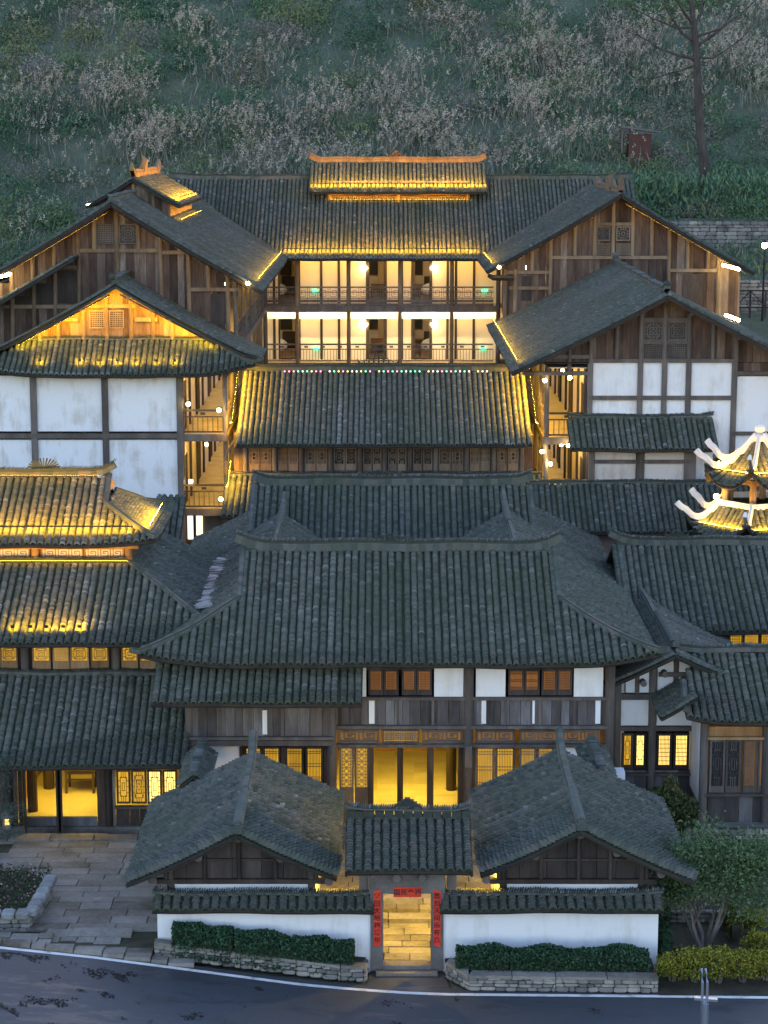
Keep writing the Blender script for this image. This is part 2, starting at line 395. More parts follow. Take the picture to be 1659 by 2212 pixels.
        mesh_obj('roof_boarding', vv, np.array(ff), 'deck_wood', part)
    if npiece:
        cand.sort(key=lambda c: c[0])
        for (_, pa, ex, d, nn, l, rr, ci, j) in cand[:npiece]:
            keep[ci][j] = False
            o = bpy.data.objects.new('tile', shared_mesh('tile', 'tile_piece', _tile))
            M4 = Matrix.Identity(4)
            for k, (vec, scl) in enumerate(((ex, rr), (d, l), (nn, rr * arch))):
                for q in range(3): M4[q][k] = vec[q] * scl
            loc = Vector(pa) - origin(part)
            for q in range(3): M4[q][3] = loc[q]
            o.matrix_basis = M4; link(o, part, Vector(pa))
    VV = []; TT = []
    for tv, tt, k in zip(V, T, keep):
        if k.any(): VV.append(tv[k]); TT.append(tt[k])
    if VV:
        VV = np.concatenate(VV); TT = np.concatenate(TT); nt_ = len(VV)
        FF = (quads[None, :, :] + (np.arange(nt_) * nv)[:, None, None]).reshape(-1, 4)
        mesh_obj('roof_tiles', VV.reshape(-1, 3), FF, 'tile', part, tint=np.stack([np.repeat(TT[:, None], K, 1), np.repeat(np.minimum(TT + .22, .985)[:, None], K, 1)], 1).ravel(), kind='stuff')  # lips tinted lighter than tops: the light they catch, painted into the colour
    S = Slope(); S.P = lambda s, t: Vector(P(s, t)[0]); S.part = part; S.L = L
    return S

def ridge(parent, pts, w=.16, h=.2, standing=True, name='ridge', mat='tile', cap=True):
    """a built-up ridge along a polyline with a row of tilted tiles standing on it"""
    raw = [Vector(p) for p in pts]; pts = [raw[0]]
    for a, b in zip(raw[:-1], raw[1:]):
        k = max(1, int(round((b - a).length / .22))); pts += [a.lerp(b, (j + 1) / k) + Vector((0, 0, .018 * math.sin((a.lerp(b, (j + 1) / k).x + a.lerp(b, (j + 1) / k).y) * 1.9))) for j in range(k)]
    vs, fs, tint = [], [], []
    n = len(pts)
    for i, p in enumerate(pts):
        d = (pts[min(i + 1, n - 1)] - pts[max(i - 1, 0)]); d.normalize()
        s = d.cross(Vector((0, 0, 1))); s = s.normalized() * w / 2 if s.length > .01 else Vector((w / 2, 0, 0))
        up = s.cross(d).normalized(); up = up if up.z > 0 else -up
        for (a, b) in ((-1, -.4), (-1.0, .45), (-.72, .6), (-.6, 1), (.6, 1), (.72, .6), (1.0, .45), (1, -.4)):
            vs.append(p + s * a + up * (h * b))
    for i in range(n - 1):
        tt = U(.15, .75)
        for k in range(7): fs.append((i * 8 + k, i * 8 + k + 1, i * 8 + 9 + k, i * 8 + 8 + k)); tint.append(tt if k not in (2, 4) else .02)
    fs.append(tuple(range(8))); fs.append(tuple(range((n - 1) * 8, n * 8))[::-1])
    part = mesh_obj(name, vs, fs, mat, parent, tint=tint + [.3, .3])
    if standing:
        b = MB(); 
        for i in range(n - 1):
            a, c = pts[i], pts[i + 1]; L = (c - a).length; k = max(1, int(L / .05)); d = (c - a).normalized()
            sd = d.cross(Vector((0, 0, 1))); sd = sd.normalized() * (w * .62) if sd.length > .01 else Vector((.1, 0, 0))
            for j in range(k):
                if cap is not True and rnd.random() < .1: continue
                q = a.lerp(c, (j + .5) / k) + Vector((0, 0, h * .95 + U(-.012, .02)))
                t = d * .022 + Vector((0, 0, .03)); hh = Vector((0, 0, .05)) + d * .03
                b.add([q - sd, q + sd, q + sd + hh, q - sd + hh, q - sd + d * .02, q + sd + d * .02, q + sd + hh + d * .02, q - sd + hh + d * .02],
                      [(0, 1, 2, 3), (7, 6, 5, 4), (3, 2, 6, 7), (0, 3, 7, 4), (1, 5, 6, 2)])
        b2 = mesh_obj('ridge_tiles', b.v, np.array(b.f), mat, part, tint=np.repeat(nrg.random(len(b.f) // 5), 5), kind='stuff')
    return part
def up_line(a, b, lift=.35, n=14, span=.18):
    """ridge line from a to b with swept-up ends"""
    a = Vector(a); b = Vector(b); out = []
    for i in range(n + 1):
        t = i / n; k = max(0, 1 - t / span) ** 2 + max(0, 1 - (1 - t) / span) ** 2
        out.append(a.lerp(b, t) + Vector((0, 0, lift * k)))
    return out
def crest(parent, c, ax=XP, w=1.2, h=.4, mat='tile', name='ridge_ornament'):
    """openwork crest of stacked tiles with curled ends"""
    c = Vector(c); b = MB(); rows = 4
    for r_ in range(rows):
        k = int((rows - r_) * 2); hw = w / 2 * (rows - r_) / rows
        for i in range(k):
            q = c + ax * (-hw + (i + .5) * 2 * hw / k) + Vector((0, 0, h * r_ / rows))
            rr = min(hw / k, h / rows) * 1.0
            pts = [q + ax * (rr * math.cos(a)) + Vector((0, 0, abs(rr * math.sin(a)))) for a in (0, .8, 1.57, 2.3, 3.14)]
            b.tube(pts, .025, 4)
    for sgn in (-1, 1):
        pts = [c + ax * (sgn * w * (.42 + .13 * t)) + Vector((0, 0, h * (.1 + .55 * t * t))) for t in (0, .35, .7, 1)]
        b.tube(pts, [.06, .05, .04, .015], 5)
    b.ball(c + Vector((0, 0, h)), .07, 6, 4)
    return b.build(name, mat, parent)
def tail(parent, p, d, l=.5, h=.4, mat='tile', name='ridge_end'):
    p = Vector(p); d = Vector(d).normalized(); b = MB()
    b.tube([p, p + d * l * .5 + Vector((0, 0, h * .25)), p + d * l * .85 + Vector((0, 0, h * .65)), p + d * l + Vector((0, 0, h))], [.09, .08, .055, .02], 6)
    return b.build(name, mat, parent)
def hip_ridge(parent, S, s0, t0, s1, t1, n=9, w=.16, h=.12, off=.06, tip=.25, mat='tile', standing=False):
    pts = [S.P(s0 + (s1 - s0) * i / n, t0 + (t1 - t0) * i / n) + Vector((0, 0, off)) for i in range(n + 1)]
    d = (pts[-1] - pts[-2]).normalized()
    pts.append(pts[-1] + d * tip + Vector((0, 0, tip * .35)))
    return ridge(parent, pts, w, h, standing, 'hip_ridge', mat)
def verge(parent, S, s, side, mat='deck_wood', t0=0, t1=1, n=8, h=.2):
    """bargeboard under the gable edge of a slope at column s"""
    h = .1 if mat == 'tile' else .16
    b = MB(); pts = [S.P(s, t0 + (t1 - t0) * i / n) - Vector((0, 0, .1)) for i in range(n + 1)]
    for a, c in zip(pts[:-1], pts[1:]): b.bar(a, c, .05, h)
    return b.build('bargeboard', mat, parent)
def corner_lift(L, run, amt, span, left=True, right=True):
    def f(s, t):
        k = 0
        if left: k += max(0, 1 - s / span) ** 2
        if right: k += max(0, 1 - (L - s) / span) ** 2
        return amt * k * max(0, t) ** 2
    return f
def gable_roof(th, X, Y0, Y1, Z, runL, runR, dropL, dropR, course=.105, K=4, npiece=0, sag=.1, rid=True, lift=.3, sides='LR', verges=True, stand=True, **kw):
    """ridge along Y at x = X; slopes to -X and +X; gables at Y0 and Y1"""
    out = []
    for k, (n_, run, drop) in {'L': (XM, runL, dropL), 'R': (XP, runR, dropR)}.items():
        if k not in sides: continue
        S = slope(th, (X, Y0, Z), YP, n_, Y1 - Y0, run, drop, course=course, K=K, npiece=npiece, sag=sag, **kw); out.append(S)
        if verges: verge(th, S, .04, 0)
    if rid: ridge(th, up_line((X, Y0, Z + .08), (X, Y1, Z + .08), lift, 14, .12), .2, .18, stand)
    return out
# ------------------------------------------------------------------ walls, posts, planks, windows
def post(th, x, y, z0, z1, r=.11, mat='post_wood', name='post', square=False):
    if square: return box(th, name, mat, x - r, x + r, y - r, y + r, z0, z1)
    o = bpy.data.objects.new(name, shared_mesh('round_post', mat, lambda: (lambda b: (b.v, b.f))(MB().tube([(0, 0, -.5), (0, 0, .5)], .5, 10))))
    o.location = Vector((x, y, (z0 + z1) / 2)) - origin(th); o.scale = (2 * r, 2 * r, z1 - z0)
    return link(o, th, Vector((x, y, z0)))
def beam(th, x0, x1, y, z, w=.14, h=.2, mat='post_wood', name='beam'): return box(th, name, mat, x0, x1, y - w / 2, y + w / 2, z - h / 2, z + h / 2)
def planks(th, x0, x1, z0, top, Y, w=.22, mat='plank_wood', t=.04, name='plank', gap=.012):
    """upright boards on the plane y = Y; top is a height or a function of x"""
    f = top if callable(top) else (lambda x: top)
    g = z0 if callable(z0) else (lambda x: z0)
    x = x0; 
    while x < x1 - .03:
        ww = min(w * U(.75, 1.3), x1 - x)
        if x1 - (x + ww) < .06: ww = x1 - x
        a, c = x + gap / 2, x + ww - gap / 2; m = (a + c) / 2; oy = U(-.012, .012)
        za, zc = f(a), f(c); ba, bc = g(a), g(c)
        if min(za - ba, zc - bc) > .03 or max(za - ba, zc - bc) > .12:
            za, zc = max(za, ba + .01), max(zc, bc + .01)
            if abs(za - zc) < 1e-4 and abs(ba - bc) < 1e-4:
                box(th, name, mat, a, c, Y + oy, Y + oy + t, ba, za)
            else:
                b = MB(); p = [(a, Y + oy, ba), (c, Y + oy, bc), (c, Y + oy, zc), (a, Y + oy, za)]
                if f(m) > max(za, zc) + .02: p.insert(3, (m, Y + oy, f(m)))
                b.prism(p, (0, t, 0)); b.build(name, mat, th)
        x += ww
def lattice(parent, x0, x1, z0, z1, Y, style, t=.022, mat='post_wood', n=(6, 9), name='lattice'):
    b = MB(); d = t * .8
    def H(z, a=x0, c=x1): b.box(a, c, Y, Y + d, z - t / 2, z + t / 2)
    def Vv(x, a=z0, c=z1): b.box(x - t / 2, x + t / 2, Y - .003, Y + d - .003, a, c)
    W, Hh = x1 - x0, z1 - z0
    if style == 'grid':
        for i in range(1, n[0]): Vv(x0 + W * i / n[0])
        for j in range(1, n[1]): H(z0 + Hh * j / n[1])
    elif style == 'bars':
        for i in range(1, n[0]): Vv(x0 + W * i / n[0])
        for k in (.08, .14, .46, .54, .86, .92): H(z0 + Hh * k)
    elif style in ('fret', 'spiral'):
        k = max(2, int(min(W, Hh) / 2 / (t * 3.6)))
        for i in range(1, k + 1):
            a = i / (k + .7) * .5
            xa, xb, za, zb = x0 + W * a, x1 - W * a, z0 + Hh * a, z1 - Hh * a
            H(za, xa, xb); H(zb, xa, xb); Vv(xa, za, zb); Vv(xb, za, zb)
            pa = (i - 1) / (k + .7) * .5
            for q in (.3, .5, .7) if i % 2 else (.2, .8):
                Vv(x0 + W * q, z0 + Hh * pa, za); Vv(x0 + W * q, zb, z1 - Hh * pa); H(z0 + Hh * q, x0 + W * pa, xa); H(z0 + Hh * q, xb, x1 - W * pa)
    elif style == 'key':
        k = max(1, int(round(W / (Hh * 1.5))))
        for i in range(k):
            a, c = x0 + W * i / k, x0 + W * (i + 1) / k; w_ = (c - a)
            Vv(a); H(z0 + Hh * .96, a, c); H(z0 + Hh * .04, a, c); Vv(a + w_ * .22, z0 + Hh * .25, z1); H(z0 + Hh * .25, a + w_ * .22, a + w_ * .8)
            Vv(a + w_ * .8, z0 + Hh * .25, z0 + Hh * .75); H(z0 + Hh * .72, a + w_ * .42, a + w_ * .8); Vv(a + w_ * .42, z0 + Hh * .48, z0 + Hh * .72); H(z0 + Hh * .5, a + w_ * .42, a + w_ * .62)
        Vv(x1)
    elif style == 'circ':
        m = max(2, int(round(Hh / W * 1.6)))
        for j in range(m):
            c = Vector(((x0 + x1) / 2, Y + d / 2, z0 + Hh * (j + .5) / m)); r = min(W * .3, Hh / m * .34)
            b.tube([c + Vector((r * math.cos(q * math.pi / 5), 0, r * math.sin(q * math.pi / 5))) for q in range(11)], t * .5, 4, False)
            H(c.z, x0, c.x - r); H(c.z, c.x + r, x1); H(z0 + Hh * j / m)
            Vv(c.x, c.z + r, z0 + Hh * (j + 1) / m); Vv(c.x, z0 + Hh * j / m, c.z - r)
        Vv(x0 + W * .12); Vv(x1 - W * .12)
    elif style == 'block':
        for i in range(1, n[0]): Vv(x0 + W * i / n[0], z0, z0 + Hh * .25); Vv(x0 + W * i / n[0], z0 + Hh * .75, z1)
        for k in (.25, .5, .75): H(z0 + Hh * k)
        Vv(x0 + W * .3, z0 + Hh * .25, z0 + Hh * .75); Vv(x0 + W * .7, z0 + Hh * .25, z0 + Hh * .75)
        for i in range(1, 6): H(z0 + Hh * (.25 + .5 * i / 6), x0, x0 + W * .3); H(z0 + Hh * (.25 + .5 * i / 6), x0 + W * .7, x1)
    return b.build(name, mat, parent, kind='stuff')
def frame4(th, x0, x1, z0, z1, Y, w=.06, d=.07, mat='post_wood', name='window', base=0.0):
    b = MB(); b.box(x0, x1, Y, Y + d, z1 - w, z1); b.box(x0, x1, Y, Y + d, z0, z0 + w + base)
    b.box(x0, x0 + w, Y + .002, Y + d - .002, z0 + w + base, z1 - w); b.box(x1 - w, x1, Y + .002, Y + d - .002, z0 + w + base, z1 - w)
    return b.build(name, mat, th)
def window(th, x0, x1, z0, z1, Y, style='grid', pane='glow_gold', mat='post_wood', n=(6, 9), fr=.06, t=.022, base=0.0, name='window', pd=.05):
    w = frame4(th, x0, x1, z0, z1, Y, fr, .07, mat, name, base)
    lattice(w, x0 + fr, x1 - fr, z0 + fr + base, z1 - fr, Y + .015, style, t, mat, n)
    if pane: box(w, 'pane', pane, x0 + fr, x1 - fr, Y + pd, Y + pd + .01, z0 + fr + base, z1 - fr)
    return w
def pxwin(th, x0, y0, x1, y1, Y, *a, **k): return window(th, *R4(x0, y0, x1, y1, Y), Y, *a, **k)
def railing(th, p0, p1, h=1.0, style='bars', mat='post_wood', step=.16):
    """balustrade between two floor points"""
    p0 = Vector(p0); p1 = Vector(p1); d = (p1 - p0); L = d.length; d = d / L; z = Vector((0, 0, 1)); b = MB()
    for q, w in ((h, .08), (h * .74, .05), (.12, .06)): b.bar(p0 + z * q, p1 + z * q, .06, w)
    if style == 'bars':
        k = max(2, int(L / step))
        for i in range(k + 1): q = p0 + d * (L * i / k); b.bar(q + z * .12, q + z * (h * .74), .028, .028, d)
        k = max(1, int(L / .9))
        for i in range(k):
            q = p0 + d * (L * (i + .5) / k) + z * (h * .87); b.bar(q - d * .1 - z * .0, q + d * .1, .05, .1)
    else:
        k = max(1, int(L / .55))
        for i in range(k):
            a = p0 + d * (L * i / k); w_ = L / k
            def VV(u, za, zb): b.bar(a + d * (w_ * u) + z * za, a + d * (w_ * u) + z * zb, .025, .025, d)
            def HH(u0, u1, zz_): b.bar(a + d * (w_ * u0) + z * zz_, a + d * (w_ * u1) + z * zz_, .025, .025)
            za, zb = h * .42, h * .95; VV(0, .1, h); HH(.2, .8, za + .08); VV(.2, za + .08, zb); VV(.8, za + .08, zb - .12); HH(.42, .8, zb - .12); VV(.42, za + .22, zb - .12); HH(.42, .62, za + .22)
        b.bar(p0 + z * (h * .42), p1 + z * (h * .42), .04, .05); b.bar(p0 + z * (h * .27), p1 + z * (h * .27), .03, .16); b.bar(p0 + z * .06, p1 + z * .06, .05, .12)
    return b.build('railing', mat, th, kind='stuff')
def globe(name, label, p, r=.07, mat='bulb', group=None, wall=None):
    """a lamp: round shade plus its mount"""
    p = Vector(p); t = thing(name, label, 'lamp', p, group)
    MB().ball(p, r, 10, 6).build('lamp_shade', mat, t, smooth=True)
    b = MB(); b.tube([p + Vector((0, 0, r * .9)), p + Vector((0, 0, r * 1.7))], [r * .55, r * .3], 8); b.build('cap', 'metal_dark', t)
    return t
def strip(name, label, a, b_, aim, mat='strip', w=.07, group=None):
    """a shielded LED strip: dark channel with the lit lens on the side that looks along aim"""
    a = Vector(a); b_ = Vector(b_); d = (b_ - a).normalized(); aim = Vector(aim).normalized(); aim = (aim - d * aim.dot(d)).normalized(); up = d.cross(aim).normalized()
    t = thing(name, label, 'light strip', (a + b_) / 2, group)
    m = MB(); m.bar(a, b_, .02, w * 1.1, up=up if abs(up.z) > .05 else aim); m.build('channel', 'metal_dark', t)
    q = aim * .016; h = up * (w / 2)
    MB().add([a + q - h, b_ + q - h, b_ + q + h, a + q + h], [(0, 1, 2, 3)]).build('lens', mat, t)
    return t
# ------------------------------------------------------------------ terrain and road
def smooth(a, b, v): t = np.clip((v - a) / (b - a), 0, 1); return t * t * (3 - 2 * t)
def wave(x, y):
    return (np.sin(x * .31 + y * .17 + 1.3) + np.sin(x * .13 - y * .29 + .4) + .6 * np.sin(x * .71 + y * .53) + .5 * np.sin(x * .9 - y * .77 + 2)) * .5
def gz(x, y):
    x = np.asarray(x, float); y = np.asarray(y, float)
    z = -.14 + .1 * smooth(51, 53, y) + .09 * np.clip(-x - .2, 0, 14) * (1 - smooth(49.6, 51.0, y)) - .3 * smooth(49.6, 51, y) * (1 - smooth(62, 66, y))
    z = z + 2.2 * smooth(70, 82, y) + 3.0 * smooth(87, 93, y) + 5.9 * np.where(x > 12.5, smooth(110, 116, y), smooth(119.2, 121.5, y))
    hill = np.maximum(0, y - 119.0) * .62 + .9 * wave(x, y) * smooth(121, 130, y)
    # cut terraces beside the rear wing
    tr = smooth(12.5, 14.5, x)
    ter = 1.9 * smooth(117.3, 117.6, y) + np.maximum(0, np.minimum(y, 124.2) - 118.) * .22 + 1.9 * smooth(124.2, 124.5, y) + np.maximum(0, y - 126) * .55 + .7 * wave(x, y) * smooth(126, 134, y)
    return z + (1 - tr) * hill + tr * (ter - 0.3)
def terrain():
    xs = np.concatenate([np.linspace(-260, -40, 12), np.linspace(-36, 36, 109), np.linspace(40, 260, 12)])
    ys = np.concatenate([np.linspace(-40, 40, 9), np.linspace(46, 112, 34), np.linspace(113, 165, 131), np.linspace(170, 320, 16)])
    Xg, Yg = np.meshgrid(xs, ys, indexing='ij'); Z = gz(Xg, Yg)
    v = np.stack([Xg, Yg, Z], -1).reshape(-1, 3); n = len(ys)
    f = np.array([[i * n + j, (i + 1) * n + j, (i + 1) * n + j + 1, i * n + j + 1] for i in range(len(xs) - 1) for j in range(n - 1)])
    o = mesh_obj('ground', v, f, 'ground_earth', smooth=True); tag(o, 'dark soil ground rising into the wooded hillside behind the buildings', 'ground', kind='structure')
terrain()
ZR = -.1
def zr(x): return ZR + .09 * min(14, max(0, -x - .2))        # the road climbs towards the left
def onroad(x, y, dz=0.0):
    z = ZR
    for _ in range(12): z = zr(atz(x, y, z + dz).x)
    return atz(x, y, z + dz)
def zpath(y): return .52 - .36 * min(1, max(0, (y - 50) / 9.5))
LINE = [(-400, 2003), (-200, 2025), (0, 2047), (200, 2068), (400, 2094), (558, 2115), (651, 2127), (740, 2135), (805, 2140), (880, 2145), (960, 2148), (1163, 2150), (1400, 2152), (1659, 2155), (1900, 2158), (2200, 2162)]
LP = [onroad(x, y) for x, y in LINE]
def road():
    vs = []; fs = []
    for p in LP: vs += [(p.x, p.y + .3, p.z), (p.x, 20.0, p.z)]
    for i in range(len(LP) - 1): fs.append((2 * i, 2 * i + 1, 2 * i + 3, 2 * i + 2))
    # apron up to the gate
    b = len(vs); a = [atz(790, 2128, ZR), atz(975, 2143, ZR), atz(958, 2100, ZR), atz(800, 2100, ZR)]
    vs += [tuple(q) for q in a]; vs[b] = (vs[b][0], vs[b][1] - .0, ZR - .002); fs.append((b, b + 1, b + 2, b + 3))
    tag(mesh_obj('road', vs, fs, 'asphalt'), 'dark bluish asphalt road curving past the gate', 'road', kind='structure')
    vs = []; fs = []
    for p in LP: vs += [(p.x, p.y - .075, p.z + .004), (p.x, p.y + .075, p.z + .004)]
    for i in range(len(LP) - 1): fs.append((2 * i, 2 * i + 2, 2 * i + 3, 2 * i + 1))
    tag(mesh_obj('road_marking', vs, fs, 'road_paint'), 'worn white edge line painted along the asphalt road', 'road marking', kind='structure')
road()
def leaf_quads(P, size, asp=.55, flat=0.0, up=None):
    """random quads at points P (n,3)"""
    n = len(P); a = nrg.normal(size=(n, 3)); 
    if up is not None: a = a * .35 + np.array(up)
    a /= np.linalg.norm(a, axis=1, keepdims=True)
    b = nrg.normal(size=(n, 3)); b[:, 2] *= (1 - flat); b -= a * (a * b).sum(1, keepdims=True); b /= np.linalg.norm(b, axis=1, keepdims=True)
    s = (np.asarray(size) * nrg.uniform(.7, 1.3, n))[:, None]
    a = a * s * .5; b = b * s * asp * .5
    V = np.stack([P - a, P + b * .9 - a * .1, P + a, P - b * .9 - a * .1], 1).reshape(-1, 3)
    return V, np.arange(n * 4).reshape(-1, 4)
def leaf_tris(P, size, up=None):
    n = len(P); a = nrg.normal(size=(n, 3)); a = a if up is None else a * .35 + np.array(up); a /= np.linalg.norm(a, axis=1, keepdims=True)
    b = nrg.normal(size=(n, 3)); b -= a * (a * b).sum(1, keepdims=True); b /= np.linalg.norm(b, axis=1, keepdims=True)
    s = (np.asarray(size) * nrg.uniform(.7, 1.3, n))[:, None]
    return np.stack([P - a * s * .5, P + a * s * .5 + b * s * .2, P + b * s * .55 - a * s * .1], 1).reshape(-1, 3), np.arange(n * 3).reshape(-1, 3)
def litter():
    n = 60000; x = nrg.uniform(-40, 1700, n); y = nrg.uniform(2050, 2225, n)
    u, w = x / 90.0, y / 16.0
    f = np.sin(u * 1.3 + 2 * np.sin(w * .7)) + np.sin(w * 1.9 + u * .8 + 1) * .9 + .8 * np.sin(u * 3.1 - w * 2.2) + .6 * np.sin(u * 7.3 + w * 1.4 + 2) + .5 * np.sin(u * 13 - w * 3.7)
    bias = np.where(x < 330, .55, np.where(x < 900, -.35, -1.0)) + np.where((x > 1480), 1.0, 0) - .2 * np.exp(-((y - 2225) / 25) ** 2)
    keep = (f + bias + nrg.normal(0, .5, n) > 2.5); edge = np.interp(x, [q[0] for q in LINE], [q[1] for q in LINE]); keep &= y > edge + 7
    P = np.array([tuple(onroad(a, c, .012)) for a, c in zip(x[keep], y[keep])])
    V, F = leaf_quads(P, .085, .7, flat=.9)
    zz_ = np.repeat(P[:, 2], 4); V[:, 2] = zz_ + (V[:, 2] - zz_) * .2
    tag(mesh_obj('fallen_leaves', V, F, 'litter_leaf', tint=nrg.random(len(F))), 'dark wet fallen leaves scattered over the asphalt', 'leaf litter', kind='stuff')
litter()
# ------------------------------------------------------------------ path of stone slabs beside the left house
def pave_rows(parent, rows, mat='paving', z=0.0, name='slab', gap=.025, t=.12):
    """rows: list of (y0, y1, [x breaks])"""
    for y0, y1, xs in rows:
        for a, c in zip(xs[:-1], xs[1:]):
            piece(parent, name, mat, ((a + c) / 2, (y0 + y1) / 2, z - t / 2 + U(-.012, .012)), (c - a - gap, y1 - y0 - gap, t), rz=U(-.006, .006), rx=U(-.008, .008))
def path():
    g = tag(mesh_obj('path', [(-14, 59.9, .1), (-5.3, 59.9, .1), (-5.3, 49.9, zpath(49.9) - .05), (-14, 49.9, zpath(49.9) - .05)], [(3, 2, 1, 0)], 'joint'), 'mossy joints of the stone slab forecourt', 'path', kind='structure')
    y = 51.3; yt = 59.75
    while y < yt - .2:
        h = U(.42, .6); h = min(h, yt - y); xs = [-11.2 + U(-.3, .3)]; xr = -5.35
        while xs[-1] < xr - .5: xs.append(min(xr, xs[-1] + U(.8, 1.7)))
        if xs[-1] < xr: xs[-1] = xr
        for a, c in zip(xs[:-1], xs[1:]): piece(g, 'slab', 'paving', ((a + c) / 2, y + h / 2, zpath(y + h / 2) - .05 + U(-.01, .01)), (c - a - .025, h - .025, .12), rz=U(-.006, .006), rx=-.036 + U(-.008, .008))
        y += h
    for a, c in zip((-20, 20, 110, 205, 300), (18, 108, 203, 298, 345)):   # kerb step under the house front
        p, q = atz(a, 1812, .2), atz(c, 1812, .2); box(g, 'step_stone', 'paving', p.x, q.x - .02, p.y - .2, p.y + .3, -.1, .24)
    z = zpath(50.8); X = lambda x: at(x, 2030, 50.6).x         # ramp of large slabs down to the road
    for (x0, x1, ya, yb, dz) in ((95, 150, 50.85, 51.25, .03), (151, 282, 50.85, 51.28, .05), (76, 128, 50.05, 50.83, -.02), (129, 165, 50.0, 50.83, -.03), (166, 205, 49.95, 50.83, -.02), (206, 262, 49.85, 50.83, -.01)):
        MB().prism([(X(x0) - .1, ya, z + dz - .06), (X(x1) - .02, ya, z + dz - .06), (X(x1) - .02, yb, z + dz), (X(x0) + .02, yb, z + dz)], (0, 0, -.2)).build('slab', 'paving', g)
path()
def gutter():
    t = tag(mesh_obj('drain_channel', [(-6.75, 49.75, .36), (-5.3, 49.75, .3), (-5.3, 51.35, .3), (-6.75, 51.35, .36)], [(0, 1, 2, 3)], 'joint'), 'mossy sunken drain beside the ramp slabs', 'drain', kind='structure')
    for k in range(4): piece(t, 'slab', 'paving', (-5.75 + U(-.05, .05), 49.95 + k * .38, .33), (.75, .34, .08), U(-.05, .05), U(-.05, .05))
gutter()
def kerb():
    k = tag(mesh_obj('kerb', [(-14, 49.2, .2), (-5.2, 49.2, .2), (-5.2, 49.3, .2), (-14, 49.3, .2)], [(0, 1, 2, 3)], 'joint'), 'rough stone kerb where the slab path meets the road', 'kerb', kind='structure')
    x = -13.5
    while x < -5.4:
        w = U(.35, .75); y = float(np.interp(x + w / 2, [p.x for p in LP], [p.y for p in LP])) + .28
        piece(k, 'kerb_stone', 'paving', (x + w / 2, y, zr(x + w / 2) + .0), (w - .03, .3, .2), U(-.04, .04), U(-.04, .04)); 
        yy = y + .35
        while yy < 49.95 + (0.9 if x < -8.8 else 0) or (x > -6.9 and yy < 50): piece(k, 'slab', 'paving', (x + w / 2, yy, min(zr(x), .5) - .02 + U(-.02, .02)), (w - .02, .36, .1), U(-.05, .05)); yy += .38
        x += w
kerb()
def stone_wall(th, pts, h, t=.3, sz=(.28, .12), mat='stone', back=None, name='stone'):
    """coursed rubble wall along a ground polyline: one object per stone"""
    pts = [Vector(p) for p in pts]
    core = MB()
    for a, b in zip(pts[:-1], pts[1:]):
        d = (b - a); L = d.length; d = d / L; nrm = Vector((d.y, -d.x, 0)); rz = math.atan2(d.y, d.x)
        core.bar(a + Vector((0, 0, h / 2)) - nrm * (t * .5), b + Vector((0, 0, h / 2)) - nrm * (t * .5), t * .7, h - .03)
        z = 0.0
        while z < h - .03:
            hh = min(U(.75, 1.25) * sz[1], h - z); hh = h - z if h - z - hh < .04 else hh; u = U(-.1, 0)
            while u < L:
                w = U(.6, 1.5) * sz[0]; u0, u1 = max(u, 0), min(u + w, L)
                if u1 - u0 > .05:
                    c = a + d * ((u0 + u1) / 2) + Vector((0, 0, z + hh / 2)) - nrm * (t * .25 + U(-.02, .02))
                    piece(th, name, mat, c, (u1 - u0 - .012, t * .6, hh - .012), rz + U(-.05, .05), U(-.05, .05), U(-.03, .03), 'rubble_stone', _stone)
                u += w
            z += hh
    core.build('core', 'soil', th)
# ------------------------------------------------------------------ boundary walls with tiled coping
YW = 50.0
def boundary(x0, x1, label):
    t = thing('boundary_wall', label, 'wall', (at((x0 + x1) / 2, 2090, YW).x, YW, 0))
    X0, X1 = at(x0, 1990, YW).x, at(x1, 1990, YW).x; zt = zat(1962, YW)
    box(t, 'wall_panel', 'plaster_clean', X0, X1, YW, YW + .3, -.15, zt)
    box(t, 'ledge', 'plaster_clean', X0 - .03, X1 + .03, YW - .05, YW + .35, zt, zt + .06)
    zr = zt + .3
    S = slope(t, (X0 - .1, YW + .15, zr), XP, YM, X1 - X0 + .2, .42, .24, course=.12, npiece=150, deck=.06, sag=0, sp=.245)
    slope(t, (X0 - .1, YW + .15, zr), XP, YP, X1 - X0 + .2, .42, .24, course=.12, deck=.06, sag=0, sp=.245)
    ridge(t, up_line((X0 - .12, YW + .15, zr + .04), (X1 + .12, YW + .15, zr + .04), .05, 10), .2, .06, True)
    return t
boundary(340, 800, 'white plastered boundary wall with tiled coping, beside the slab path')
boundary(958, 1422, 'white plastered boundary wall with tiled coping, ending at the yellow-green shrubs')
